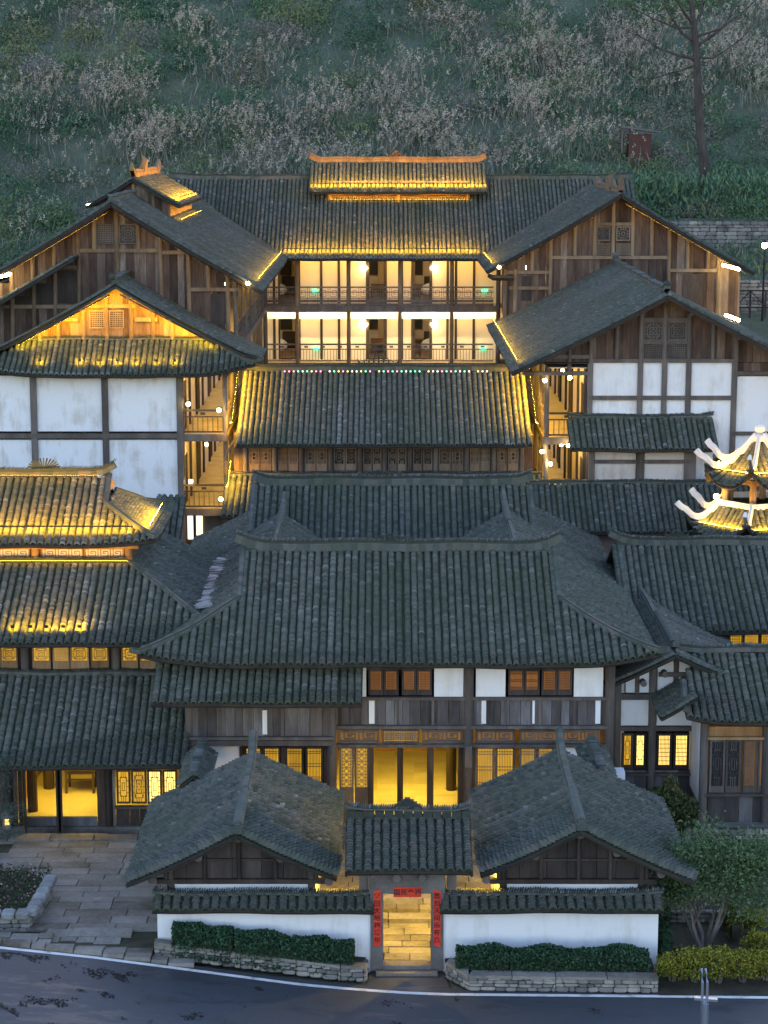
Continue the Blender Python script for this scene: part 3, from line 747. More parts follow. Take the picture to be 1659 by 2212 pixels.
# ------------------------------------------------------------------ gate
def gate():
    t = thing('gate', 'stone gateway with small tiled roof and red paper couplets', 'gate', (.6, YW, 0))
    Y = YW - .06
    X = lambda x, y=2000: at(x, y, Y).x
    zl, zt = zat(1930, Y), zat(1884, Y)
    for a, c in ((800, 828), (931, 958)): box(t, 'jamb', 'stone_grey', X(a), X(c), Y, Y + .34, -.1, zl)
    box(t, 'lintel', 'stone_grey', X(797), X(961), Y - .02, Y + .36, zl, zt)
    for x in (857, 912):
        p = at(x, 1893, Y); b = MB().tube([p, p + Vector((0, -.16, 0))], [.12, .10], 12); b.build('door_pin', 'stone_grey', t)
    for x in (800, 958):
        s = 1 if x < 850 else -1; p = at(x, 1884, Y - .03); MB().prism([p, p + Vector((s * .22, 0, 0)), p + Vector((0, 0, -.2))], (0, -.02, 0)).build('corner_stone', 'stone_grey', t)
    box(t, 'sill', 'stone_grey', X(828), X(931), Y - .05, Y + .3, -.12, .07)
    box(t, 'step', 'stone_grey', X(812), X(945), Y - .32, Y - .053, -.12, -.03)
    # timber head and brackets carrying the roof
    box(t, 'beam', 'dark_wood', X(797), X(963), Y + .06, Y + .3, zt + .02, zt + .42)
    b = MB()
    for x in (805, 820, 940, 955): b.bar(at(x, 1884, Y), at(x, 1862, Y - .7) , .07, .1)
    b.bar(at(800, 1872, Y - .35), at(960, 1872, Y - .35), .1, .12); b.build('bracket', 'dark_wood', t)
    for x in (786, 976): box(t, 'post', 'post_wood', X(x) - .12, X(x) + .12, Y + .1, Y + .3, zat(1925, Y), zt + .45)
    xl, xr = at(745, 1883, 49.0).x, at(1022, 1883, 49.0).x
    ze, zr, yr = 2.95, 3.77, 50.62
    S = slope(t, (xl, yr, zr), XP, YM, xr - xl, yr - 49.0, zr - ze, course=.098, npiece=290, sag=.06, sp=.229)
    slope(t, (xl, yr, zr), XP, YP, xr - xl, 1.3, .65, course=.11)
    for s in (.03, xr - xl - .03): verge(t, S, s, 0)
    for k in range(13):   # ridge block tiles
        a = xl + (xr - xl) * k / 13; box(t, 'ridge_block', 'tile', a + .01, a + (xr - xl) / 13 - .01, yr - .11, yr + .11, zr + .0, zr + .2)
    ridge(t, up_line((xl - .02, yr, zr + .22), (xr + .02, yr, zr + .22), .12, 14, .2), .18, .05, True)
    m = MB(); cx = at(880, 1770, yr).x
    for k, (w, z) in enumerate(((.34, .30), (.25, .36), (.16, .42), (.07, .47))): m.box(cx - w, cx + w, yr - .07, yr + .07, zr + z, zr + z + .055)
    m.build('ridge_ornament', 'tile', t)
varied('stone_grey', [(.15, (.10, .09, .085)), (.5, (.155, .14, .13)), (.9, (.23, .21, .195))], (1.5, 1.5, 1.5), .85, .3, .3, (22, 22, 22), .3)
gate()
def glyphs(parent, chars, pts, size, nrm=(0, -1, 0)):
    """brush-written characters as thin ink meshes"""
    for ch, p in zip(chars, pts):
        cu = bpy.data.curves.new('char', 'FONT'); cu.body = ch; cu.size = size; cu.align_x = 'CENTER'; cu.align_y = 'CENTER'; cu.offset = size * .018; cu.fill_mode = 'FRONT'
        o = bpy.data.objects.new('char', cu); col.objects.link(o)
        me = bpy.data.meshes.new_from_object(o.evaluated_get(bpy.context.evaluated_depsgraph_get())); bpy.data.objects.remove(o); bpy.data.curves.remove(cu)
        me.materials.clear(); me.materials.append(MATS['ink']); q = bpy.data.objects.new('character', me)
        q.rotation_euler = (math.pi / 2, 0, 0); q.location = Vector(p) - origin(parent); link(q, parent, Vector(p))
def couplets():
    Y = YW - .075
    for x, ch, lab in ((815, '春回大地福满年', 'red paper couplet strip on the jamb towards the slab path'), (944, '喜到人间乐有余', 'red paper couplet strip on the jamb towards the garden tree')):
        a, b = at(x - 8, 1920, Y), at(x + 7.5, 2042, Y); t = thing('couplet', lab, 'couplet', ((a.x + b.x) / 2, Y, b.z))
        sg = 1 if x < 850 else -1
        MB().prism([(a.x, Y, b.z - .05 * (sg > 0)), (b.x, Y, b.z - .05 * (sg < 0)), (b.x, Y, a.z - .08 * (sg < 0)), (a.x, Y, a.z - .08 * (sg > 0))], (0, -.006, 0)).build('paper', 'red_paper', t)
        n = len(ch); glyphs(t, ch, [((a.x + b.x) / 2, Y - .009, a.z - .1 + (b.z + .04 - a.z + .1) * (i + .5) / n) for i in range(n)], .17)
    Yb = YW - .1; a, b = at(850, 1918, Yb), at(910, 1938, Yb); t = thing('couplet_banner', 'short red paper banner hanging from the gate lintel', 'banner', ((a.x + b.x) / 2, Yb, b.z))
    box(t, 'paper', 'red_paper', a.x, b.x, Yb - .006, Yb, b.z, a.z + .02)
    glyphs(t, '国民幸福', [(a.x + (b.x - a.x) * (i + .5) / 4, Yb - .009, (a.z + b.z) / 2) for i in range(4)], .17)
couplets()
# ------------------------------------------------------------------ twin gable-fronted gatehouses
def gatehouse(X, xl, xr, ridge_z, wl, wr, label):
    t = thing('gatehouse', label, 'house', (X, 53, 0))
    Y0, Y1 = 49.9, 56.6; rl, rr = X - xl, xr - X
    zl, zr_ = ridge_z - .5 * rl, ridge_z - .5 * rr
    lf = lambda s, t_: .1 * max(0, 1 - s / 1.2) ** 2 * t_ ** 2
    SL = slope(t, (X, Y0, ridge_z), YP, XM, Y1 - Y0, rl, ridge_z - zl, course=.115, npiece=150, sag=.1, lift=lf, sp=.25, arch=1.7, rk=.36)
    SR = slope(t, (X, Y0, ridge_z), YP, XP, Y1 - Y0, rr, ridge_z - zr_, course=.115, npiece=150, sag=.1, lift=lf, sp=.25, arch=1.7, rk=.36)
    for S in (SL, SR): verge(t, S, .05, 0, 'tile'); verge(t, S, Y1 - Y0 - .05, 0, 'tile')
    ridge(t, [(X, Y0 - .02, ridge_z + .05), (X, Y0 + 1.2, ridge_z + .05), (X, Y0 + 3, ridge_z + .06), (X, Y1 - 1.2, ridge_z + .1), (X, Y1 - .5, ridge_z + .28), (X, Y1, ridge_z + .62)], .24, .17, False)
    m = MB()
    for k in range(8):
        y = Y0 + .12 + k * .32; m.tube([(X, y, ridge_z + .17), (X, y + .28, ridge_z + .2)], [.13, .14], 8)
    m.build('ridge_caps', 'tile_dark', t, kind='stuff')
    for k in range(3): box(t, 'end_tile', 'tile_dark', X - .12, X + .12, Y0 - .03 - .015 * k, Y0 + .1, ridge_z - .02 + .07 * k, ridge_z + .04 + .07 * k)
    # walls
    Yw = Y0 + .55; gt = lambda x: ridge_z - .16 - .5 * abs(x - X)
    zb = zat(1905, Yw)
    planks(t, wl - .1, wr + .1, zb, gt, Yw, .62, 'dark_wood')
    box(t, 'white_band', 'plaster_clean', wl, wr, Yw - .01, Yw + .1, -.1, zb - .01)
    beam(t, wl - .35, wr + .35, Yw - .05, zb + .05, .16, .12, 'dark_wood'); beam(t, wl, wr, Yw - .045, zb + .62, .07, .05, 'dark_wood')
    for x in (wl - .12, wl + (X - wl) * .5, X, X + (wr - X) * .5, wr + .12): post(t, x, Yw - .06, zb, gt(x), .055, 'dark_wood')
    for x in (X, wl + (X - wl) * .42, X + (wr - X) * .58, wl - .45, wr + .45):
        p = Vector((x, Yw - .12, gt(x) - .06)); MB().tube([p, p + Vector((0, -.22, 0))], .11, 10).build('purlin_end', 'post_wood', t)
    for x in (wl, wr): box(t, 'side_wall', 'plaster_warm', x - .06, x + .06, Yw + .12, Y1 - .5, -.1, gt(x) - .02)
    box(t, 'rear_wall', 'plaster_clean', wl + .07, wr - .07, Y1 - .6, Y1 - .5, -.1, gt(wl))
    for s in (-1, 1): post(t, (wl if s < 0 else wr), Yw - .02, -.1, gt(wl) + .1, .1, 'dark_wood')
    return t
gatehouse(-3.7, -6.54, -1.2, 3.61, -5.46, -1.85, 'dark timber gatehouse with mossy gable roof, beside the slab path')
gatehouse(4.97, 2.45, 7.87, 3.70, 3.05, 6.6, 'dark timber gatehouse with mossy gable roof, beside the garden tree')
# stepped coping roofs behind the gatehouses (party walls of the forecourt)
def party(x, y, xt, yt, label):
    Y = 57.8; p = at(x, y, Y); q = at(xt, yt, Y); t = thing('party_wall', label, 'wall', (p.x, Y, 0))
    sg = 1 if q.x > p.x else -1; L = 3.0; X = q.x; z = q.z
    S1 = slope(t, (X, Y - L / 2, z), YP, XP, L, .4, .3, course=.12, sag=0, deck=.06); S2 = slope(t, (X, Y - L / 2, z), YP, XM, L, .4, .3, course=.12, sag=0, deck=.06)
    ridge(t, [(X, Y - L / 2, z + .04), (X, Y + L / 2, z + .04)], .2, .08)
    box(t, 'wall_panel', 'plaster_clean', X - .14, X + .14, Y - L / 2 + .1, Y + L / 2, 0, z - .25)
party(410, 1690, 428, 1640, 'narrow tile-capped wall behind the gatehouse by the slab path')
party(1330, 1700, 1288, 1632, 'narrow tile-capped wall behind the gatehouse by the garden tree')
# forecourt seen through the gate: slabs and two low steps
def forecourt():
    g = tag(mesh_obj('courtyard', [(-6.5, 50.35, -.02), (8, 50.35, -.02), (8, 61, -.02), (-6.5, 61, -.02)], [(0, 1, 2, 3)], 'joint'), 'stone paved forecourt between gate and main hall', 'courtyard', kind='structure')
    y = 50.4; k = 0
    while y < 60.2:
        h = U(.38, .5); z = .02 if y < 52.6 else (.13 if y < 53.1 else .2); t = .14 if y < 52.6 else .3
        xs = [-1.9 + U(-.2, .2)]
        while xs[-1] < 3.2: xs.append(xs[-1] + (U(.6, 1.2) if 52.6 > y or y > 53.1 else 2.2))
        pave_rows(g, [(y, y + h, xs)], z=z, t=t); y += h
forecourt()
# ------------------------------------------------------------------ main hall (front building of the courtyard house)
YH = 60.6
def hall():
    t = thing('main_hall', 'two-storey timber main hall with wide mossy hipped roof and open lit doors', 'hall', (.4, 63, 0))
    xl, xr, ze, zr, ye, yr = -7.27, 8.2, 5.47, 7.9, 59.6, 64.5
    L = xr - xl; run = yr - ye; hip = 2.8
    def cl(s):
        d = min(s, L - s); return (max(0, 1 - d / run) if d < hip else 0.0, 1.0)
    lf = corner_lift(L, run, .32, 2.6)
    SF = slope(t, (xl, yr, zr), XP, YM, L, run, zr - ze, cl, course=.1, npiece=300, lift=lf, sp=.232)
    SB = slope(t, (xl, yr, zr), XP, YP, L, run, zr - ze, cl, course=.15, K=3)
    zt = ze + (zr - ze) * hip / run
    LS = 19.0
    def cls(s): return (max(0, 1 - s / hip) if s < hip else 0.0, 1.0)
    lfs = corner_lift(LS, hip, .32, 2.6, True, False)
    SR = slope(t, (xr - hip, ye, zt), YP, XP, LS, hip, zt - ze, cls, course=.1, lift=lfs, arch=1.6, rk=.36, sp=.245)
    SL = slope(t, (xl + hip, ye, zt), YP, XM, LS, hip, zt - ze, cls, course=.1, lift=lfs, arch=1.6, rk=.36, sp=.245)
    for s in (1, -1):
        s0, s1 = (hip, 0) if s > 0 else (L - hip, L)
        hip_ridge(t, SF, s0, 1 - hip / run, s1, 1, tip=.3)
    # gable edges of the upper roof
    for s in (hip, L - hip):
        pts = [SF.P(s, q * (1 - hip / run)) + Vector((0, 0, .1)) for q in (0, .3, .6, 1)]; ridge(t, pts, .2, .06, False, 'gable_ridge')
        x = xl + s; MB().prism([(x, yr, zr - .1), (x, yr - 2.1, zt - .05), (x, yr + 2.1, zt - .05)], (.06, 0, 0)).build('gable_board', 'dark_wood', t)
    ridge(t, up_line((xl + hip - .25, yr, zr + .12), (xr - hip + .25, yr, zr + .12), .3, 24, .1), .22, .24, True)
    crest(t, (at(842, 1180, yr).x, yr, zr + .34), w=1.35, h=.22)
    # ----- facade
    Y = YH
    fx = lambda x, y=1560: at(x, y, Y).x
    fz = lambda y: zat(y, Y)
    floor = .2
    box(t, 'plinth', 'stone', fx(400), fx(1325), Y - .35, 69, -.1, floor)
    for x in (716, 1012, 1316): post(t, fx(x), Y - .02, floor, fz(1436) + .2, .15, 'post_wood')
    for x in (716, 1012): box(t, 'bracket', 'post_wood', fx(x) - .1, fx(x) + .1, Y - .3, Y - .17, fz(1652), fz(1606))
    # upper row: windows and white panels
    def panel(x0, y0, x1, y1, m='plaster_clean', n='wall_panel', d=.0): r = R4(x0, y0, x1, y1, Y); return box(t, n, m, r[0], r[1], Y + d, Y + d + .1, r[2], r[3])
    for x0, x1 in ((783, 791), (938, 1001), (1028, 1092), (1240, 1303)): panel(x0, 1438, x1, 1506)
    for x0, x1, st in ((796, 828, 'grid'), (829, 861, 'grid'), (868, 899, 'grid'), (900, 933, 'grid')): pxwin(t, x0, 1446, x1, 1502, Y, st, 'glow_amber', 'dark_wood', (8, 11), .07, .016, .1)
    for x0, x1, st in ((1098, 1132, 'bars'), (1133, 1166, 'bars'), (1170, 1203, 'grid'), (1204, 1236, 'grid')): pxwin(t, x0, 1446, x1, 1502, Y, st, 'glow_amber', 'dark_wood', (9, 10), .07, .018, .1)
    for x0, x1 in ((791, 938), (1092, 1240)): panel(x0, 1436, x1, 1446, 'dark_wood', 'head_beam', -.01)
    beam(t, fx(783), fx(1316), Y - .03, fz(1508), .16, .09); beam(t, fx(722), fx(1310), Y - .05, fz(1569), .2, .1)
    # plank row with a few bare white boards
    planks(t, fx(722), fx(1005), fz(1566), fz(1511), Y, .27, 'grey_plank'); planks(t, fx(1020), fx(1308), fz(1566), fz(1511), Y, .27, 'grey_plank')
    for x0, x1 in ((797, 809), (858, 863), (1040, 1050), (1150, 1155), (1286, 1297)): panel(x0, 1513, x1, 1563, 'plaster_clean', 'white_board', -.02)
    for x in (727, 790, 860, 935, 1000, 1026, 1092, 1166, 1240, 1306): box(t, 'stile', 'post_wood', fx(x) - .04, fx(x) + .04, Y - .035, Y - .015, fz(1566), fz(1511))
    # lit transom band
    for x0, x1, st in ((731, 820, 'key'), (826, 905, 'grid'), (912, 1000, 'key'), (1028, 1112, 'key'), (1122, 1205, 'key'), (1215, 1296, 'key')):
        pxwin(t, x0, 1577, x1, 1605, Y, st, 'glow_dim' if st == 'key' else 'glow_gold', 'post_wood', (14, 5), .05, .038)
    beam(t, fx(716), fx(1316), Y - .04, fz(1609), .22, .09)
    # door row: fixed lattice leaves, three open bays, windows
    zt_, zb_ = fz(1613), floor + .02
    for x0, x1 in ((733, 764), (766, 797)): window(t, fx(x0, 1650), fx(x1, 1650), zb_, zt_, Y, 'circ', 'glow_gold', 'post_wood', fr=.06, base=1.05, name='door_leaf')
    for x0, x1 in ((1028, 1068), (1070, 1112), (1122, 1158), (1160, 1196)): window(t, fx(x0, 1650), fx(x1, 1650), fz(1712), zt_, Y, 'bars', 'glow_gold', 'post_wood', (9, 8), .07, .02, .06)
    planks(t, fx(1024, 1740), fx(1300, 1740), floor, fz(1713), Y, .3, 'grey_plank')
    panel(1213, 1612, 1300, 1712)
    for x in (800, 864, 930, 996, 1022): box(t, 'door_post', 'dark_wood', fx(x, 1690) - .07, fx(x, 1690) + .07, Y, Y + .14, floor, zt_)
    for x, s in ((805, 1), (860, -1), (869, 1), (925, -1), (935, 1), (992, -1)):   # leaves folded back into the room
        b = MB(); X = fx(x, 1690); b.box(X - .025, X + .025, Y + .15, Y + .8, floor + .03, zt_ - .02); b.build('open_leaf', 'dark_wood', t)
    box(t, 'threshold', 'post_wood', fx(733, 1780), fx(1000, 1780), Y - .02, Y + .12, floor, floor + .1)
    # inside
    box(t, 'room_floor', 'floor_tile', fx(716), fx(1316), Y + .15, Y + 7.5, floor - .1, floor + .012)
    for i in range(7):
        for j in range(12):
            X0 = fx(800, 1700) - .4 + i * .6; box(t, 'floor_tile', 'floor_tile', X0 + .006, X0 + .594, Y + .2 + j * .6 + .006, Y + .2 + j * .6 + .594, floor + .012, floor + .02 + U(0, .006))
    box(t, 'room_back_wall', 'honey_wood', fx(716), fx(1316), Y + 7.5, Y + 7.6, floor, 4)
    for x in (716, 1316): box(t, 'room_side_wall', 'honey_wood', fx(x) - .05, fx(x) + .05, Y + .2, Y + 7.5, floor, 3.3)
    box(t, 'room_ceiling', 'dark_wood', fx(716), fx(1316), Y + .16, Y + 7.5, 3.3, 3.4)
    post(t, fx(1000, 1650) - .25, Y + 3.2, floor, 3.3, .16, 'dark_wood')
    # left bay: lean-to roof, projecting boarded box, recessed wall below
    Yb = 60.15; bx = lambda x, y=1560: at(x, y, Yb).x
    SP = slope(t, (at(330, 1500, 59.5).x, 60.7, 5.25), XP, YM, at(783, 1480, 59.6).x - at(330, 1500, 59.5).x, 1.8, .78, course=.1, npiece=120, sag=.05, sp=.232)
    verge(t, SP, SP.L - .03, 0)
    planks(t, bx(412), bx(716), zat(1590, Yb), zat(1527, Yb), Yb, .3, 'grey_plank')
    for r in ((567, 577, 1534, 1586),): q = R4(r[0], r[2], r[1], r[3], Yb); box(t, 'white_board', 'plaster_clean', q[0], q[1], Yb - .025, Yb, q[2], q[3])
    beam(t, bx(405), bx(722), Yb - .03, zat(1522, Yb), .16, .16, 'dark_wood'); beam(t, bx(402), bx(722), Yb - .05, zat(1593, Yb), .2, .09); beam(t, bx(402), bx(722), Yb - .02, zat(1604, Yb), .16, .16)
    for x in (410, 475, 540, 610, 675, 718): box(t, 'stile', 'post_wood', bx(x) - .05, bx(x) + .05, Yb - .03, Yb - .005, zat(1590, Yb), zat(1527, Yb))
    for x in (408, 718): post(t, bx(x), Yb + .05, floor, zat(1515, Yb), .12)
    r = R4(420, 1612, 520, 1720, Y); box(t, 'wall_panel', 'plaster_clean', r[0], r[1], Y, Y + .1, r[2], r[3])
    for x0, x1 in ((528, 566), (568, 606), (616, 656), (660, 698)): window(t, fx(x0, 1650), fx(x1, 1650), fz(1697), zt_, Y, 'bars', 'glow_gold', 'dark_wood', (9, 8), .07, .018, .05)
    planks(t, fx(520, 1740), fx(712, 1740), floor, fz(1699), Y, .3, 'plank_wood')
    for x in (522, 612, 704): box(t, 'stile', 'dark_wood', fx(x, 1660) - .06, fx(x, 1660) + .06, Y - .04, Y + .06, floor, zt_)
    # right flank wall
    box(t, 'side_wall', 'plaster_clean', fx(1316) - .05, fx(1316) + .05, Y + .15, 69, floor, 5.6)
    box(t, 'side_wall', 'plaster_clean', bx(408) - .05, bx(408) + .05, Y + .15, 69, floor, 5.6)
    return t
hall()
def ceil_lamp(x, y, z, label, sx=1.6, sy=1.0, mat='panel_lamp', group=None):
    t = thing('ceiling_lamp', label, 'lamp', (x, y, z), group)
    box(t, 'housing', 'metal_dark', x - sx / 2, x + sx / 2, y - sy / 2, y + sy / 2, z - .02, z + .05)
    box(t, 'diffuser', mat, x - sx / 2 + .04, x + sx / 2 - .04, y - sy / 2 + .04, y + sy / 2 - .04, z - .03, z - .021)
ceil_lamp(.6, YH + 2.4, 3.24, 'flat warm ceiling lamp inside the main hall', 3.0, 1.6)
# ------------------------------------------------------------------ rear hall and side ranges round the light well
def rear_hall():
    t = thing('rear_hall', 'rear hall whose long tiled ridge rises behind the main hall', 'hall', (.3, 75.5, 0))
    xl, xr, yr, zr = -4.85, 5.45, 75.5, 8.15
    S = slope(t, (xl, yr, zr), XP, YM, xr - xl, 5.0, 2.5, course=.105, sp=.232); slope(t, (xl, yr, zr), XP, YP, xr - xl, 5.0, 2.5, course=.2, K=3)
    for s in (.05, xr - xl - .05):
        ridge(t, [S.P(s, q) + Vector((0, 0, .08)) for q in (0, .15, .3, .5)], .18, .05, False, 'gable_ridge'); verge(t, S, s, 0)
    ridge(t, up_line((xl - .05, yr, zr + .1), (xr + .05, yr, zr + .1), .22, 20, .08), .22, .26, True)
    crest(t, (at(820, 1040, yr).x, yr, zr + .36), w=1.5, h=.2)
    box(t, 'wall', 'plank_wood', xl + .6, xr - .6, 71.6, 79, 0, 5.6)
    box(t, 'gable_wall', 'plank_wood', xl + .62, xr - .62, 75.3, 75.6, 5.62, 7.6)
rear_hall()
def side_range(X, ro, so, Y1, label):
    t = thing('side_range', label, 'roofed range', (X, 70, 0))
    z = 6.93 + .54 * ro
    S1 = slope(t, (X, 64.6, z), YP, so, Y1 - 64.6, ro + .15, z - 6.83, course=.105, sag=0); S2 = slope(t, (X, 64.6, z), YP, -so, 73.2 - 64.6, 2.7, 1.5, course=.105)
    ridge(t, [(X, 64.6, z + .1), (X, 68, z + .1), (X, 71, z + .12), (X, 72.6, z + .2), (X, 74.2, z + .55)], .2, .2, False)
    m = MB()
    for k in range(6): y = 70.4 + k * .5; m.tube([(X, y, z + .24 + k * .03), (X, y + .42, z + .28 + k * .03)], [.11, .12], 8)
    m.build('ridge_caps', 'tile_dark', t, kind='stuff')
    box(t, 'wall', 'plaster_clean', X + so.x * (ro + 1.9) - .06, X + so.x * (ro + 1.9) + .06, 69.2, Y1 - .6, 0, 5.9)
side_range(-3.62, .85, XM, 78.4, 'narrow side range roof joining the halls, beside the lit two-tier house')
side_range(4.33, 1.07, XP, 78.4, 'narrow side range roof joining the halls, beside the half-timbered house')
# ------------------------------------------------------------------ left house with three stacked roofs
def tiered_house():
    t = thing('tiered_house', 'timber house with stacked tiled roofs, glowing lattice windows and open doors', 'house', (-10.5, 63, 0))
    x0 = -17.0
    xr = at(405, 1650, 59.0).x
    S = slope(t, (x0, 62.3, 4.42), XP, YM, xr - x0, 3.3, 1.9, course=.1, npiece=300, sp=.232); verge(t, S, S.L - .04, 0)
    ridge(t, [(x0, 62.25, 4.5), (xr - .1, 62.25, 4.5)], .18, .08, True)
    # upper storey
    Yu = 62.35; ux = lambda x, y=1425: at(x, y, Yu).x; uz = lambda y: zat(y, Yu)
    box(t, 'upper_wall', 'dark_wood', x0, ux(352), Yu + .12, Yu + .25, 4.2, 6.0)
    for a, c, st in ((-60, -5, 'fret'), (0, 38, 'fret'), (70, 109, 'fret'), (114, 150, 'grid'), (152, 192, 'fret'), (196, 235, 'fret'), (262, 298, 'fret'), (302, 340, 'fret')):
        window(t, ux(a), ux(c), uz(1450), uz(1394), Yu, st, 'glow_gold', 'honey_wood', (8, 10), .05, .02, .28)
    for x in (54, 250, 345): post(t, ux(x), Yu - .03, 4.4, 6.0, .13, 'post_wood')
    beam(t, x0, ux(350), Yu - .05, uz(1455), .16, .1)
    # middle roof, hipped towards the main hall
    xt = -8.2; run, drop = 3.6, 1.78; L = xt + run - x0
    S2 = slope(t, (x0, 64.8, 7.48), XP, YM, L, run, drop, lambda s: (max(0, 1 - (L - s) / run), 1.0), course=.1, sp=.232, npiece=200)
    S3 = slope(t, (xt, 61.2, 7.48), YP, XP, 9.5, run, drop, lambda s: (max(0, 1 - s / run), 1.0), course=.1, arch=1.6, rk=.36, sp=.245)
    hip_ridge(t, S2, L - run, 0, L - .9, 1 - .9 / run, tip=.05, h=.08)
    ridge(t, [(x0, 64.75, 7.55), (xt, 64.75, 7.55)], .2, .07, True)
    # gilded clerestory
    Yc = 64.85; cx = lambda x, y=1198: at(x, y, Yc).x; cz = lambda y: zat(y, Yc)
    for a, c in ((-110, -40), (-35, 65), (88, 180), (182, 268)): window(t, cx(a), cx(c), cz(1213), cz(1183), Yc, 'key', 'plaster_warm', 'honey_wood', (12, 4), .04, .022, .06, name='clerestory_panel')
    for x in (76, 278): post(t, cx(x), Yc - .02, 7.5, 8.4, .12, 'honey_wood')
    beam(t, x0, cx(300), Yc - .1, cz(1180), .14, .1, 'honey_wood'); beam(t, x0, cx(285), Yc - .05, cz(1214), .14, .08, 'honey_wood')
    box(t, 'clerestory_wall', 'honey_wood', x0, cx(282), Yc + .1, 68.8, 7.0, 8.5)
    MB().bar((cx(270), Yc - .2, 8.32), (cx(330), Yc - .25, 8.36), .14, .16).build('eave_beam', 'honey_wood', t)
    # top roof
    xe, ze, zr, ye, yr, hip = -7.25, 8.2, 9.86, 64.1, 67.1, 1.75
    L = xe - x0; run = yr - ye; lf = corner_lift(L, run, .18, 1.8, False, True)
    S4 = slope(t, (x0, yr, zr), XP, YM, L, run, zr - ze, lambda s: (max(0, 1 - (L - s) / run) if L - s < hip else 0, 1.0), course=.1, lift=lf, sp=.232)
    slope(t, (x0, yr, zr), XP, YP, L, run, zr - ze, lambda s: (max(0, 1 - (L - s) / run) if L - s < hip else 0, 1.0), course=.2, K=3)
    zt = ze + (zr - ze) * hip / run
    S5 = slope(t, (xe - hip, ye, zt), YP, XP, 2 * run, hip, zt - ze, lambda s: (max(0, 1 - min(s, 2 * run - s) / hip), 1.0), course=.1, lift=corner_lift(2 * run, hip, .18, 1.8))
    hip_ridge(t, S4, L - hip, 1 - hip / run, L, 1, tip=.1, h=.12)
    ridge(t, [S5.P(2 * run - hip, 0) + Vector((0, 0, .06)), S5.P(2 * run - hip * .5, .5) + Vector((0, 0, .06)), S5.P(2 * run, 1) + Vector((0, 0, .1))], .14, .1, False, 'hip_ridge')
    for s in (L - hip,):
        ridge(t, [S4.P(s, q) + Vector((0, 0, .08)) for q in (0, .2, .42)], .16, .06, False, 'gable_ridge')
    X = xe - hip; MB().prism([(X, yr, zr - .05), (X, yr - .9, zt + .3), (X, yr + .9, zt + .3)], (.06, 0, 0)).build('gable_board', 'honey_wood', t)
    ridge(t, up_line((x0, yr, zr + .1), (xe - hip + .2, yr, zr + .1), .28, 20, .1), .2, .18, True)
    m = MB(); c = at(95, 1020, yr)
    for k in range(13):
        a = -1.3 + 2.6 * k / 12; m.bar((c.x + .1 * a, yr, zr + .25), (c.x + .55 * math.sin(a), yr, zr + .25 + .38 * math.cos(a)), .03, .05)
    m.build('ridge_ornament', 'tile', t)
    # ground floor
    Y = 60.5; fx = lambda x, y=1720: at(x, y, Y).x; fz = lambda y: zat(y, Y); fl = .15; zt = 2.75
    box(t, 'plinth', 'paving', x0, fx(400), Y - .12, Y + .3, -.1, fl)
    for x in (20, 235, 398): post(t, fx(x), Y, fl, 3.15, .12, 'dark_wood')
    planks(t, fx(-110), fx(38), fl, zt, Y, .28, 'plank_wood'); planks(t, fx(214), fx(250), fl, zt, Y, .3, 'plank_wood'); planks(t, fx(250), fx(398), fl, fz(1745), Y, .4, 'dark_wood')
    for a, c in ((252, 281), (284, 316), (319, 349), (352, 382)): window(t, fx(a, 1700), fx(c, 1700), fz(1736), fz(1664), Y, 'fret', 'glow_yellow' if a > 300 else 'glow_gold', 'dark_wood', (5, 8), .05, .016)
    beam(t, fx(248), fx(398), Y - .06, fz(1742), .2, .06); box(t, 'lintel', 'dark_wood', x0, fx(400), Y, Y + .15, zt, 3.2)
    for x in (44, 127, 214): box(t, 'door_post', 'dark_wood', fx(x) - .06, fx(x) + .06, Y, Y + .14, fl, zt)
    for a, c in ((55, 122), (133, 210)): box(t, 'threshold', 'grey_plank', fx(a, 1790), fx(c, 1790), Y, Y + .1, fl, fl + .28)
    for x, dx in ((50, .18), (124, .22), (131, -.02), (212, .06)):   # carved leaves standing open
        b = MB(); X = fx(x); b.prism([(X, Y - .02, fl), (X + dx, Y - .75, fl), (X + dx, Y - .75, zt - .1), (X, Y - .02, zt - .1)], (.05, 0, 0)) if x != 212 else b.prism([(X, Y + .15, fl), (X + dx, Y + .8, fl), (X + dx, Y + .8, zt - .1), (X, Y + .15, zt - .1)], (.05, 0, 0))
        b.build('open_leaf', 'dark_wood', t)
    box(t, 'room_floor', 'floor_tile', fx(20), fx(398), Y + .16, Y + 6.5, fl - .1, fl)
    box(t, 'room_back_wall', 'plaster_warm', fx(0), fx(398), Y + 6.5, Y + 6.6, fl, 3); box(t, 'room_ceiling', 'dark_wood', x0, fx(398), Y + .16, Y + 6.5, 3.0, 3.1)
    for x in (20, 398): box(t, 'room_side_wall', 'honey_wood', fx(x) - .05, fx(x) + .05, Y + .2, Y + 6.5, fl, 3)
    post(t, at(70, 1720, 61.9).x, 61.9, fl, 3, .16, 'dark_wood', 'inner_post'); post(t, at(105, 1670, 64.2).x, 64.2, fl, 3, .18, 'dark_wood', 'inner_post')
    # folded valley flashing against the hall roof
    m = []
    for k in range(34):
        y = 62.9 + k * .22; c = Vector((-5.62 + U(-.05, .05), y, 6.43 + U(-.02, .04))); piece(t, 'valley_tile', 'mortar', c, (U(.3, .6), .17, .05), U(-.2, .2), U(-.1, .1), U(-.25, .1))
tiered_house()
ceil_lamp(at(130, 1720, 62).x, 62.4, 2.95, 'flat warm ceiling lamp inside the tiered house', 3.2, 1.4)
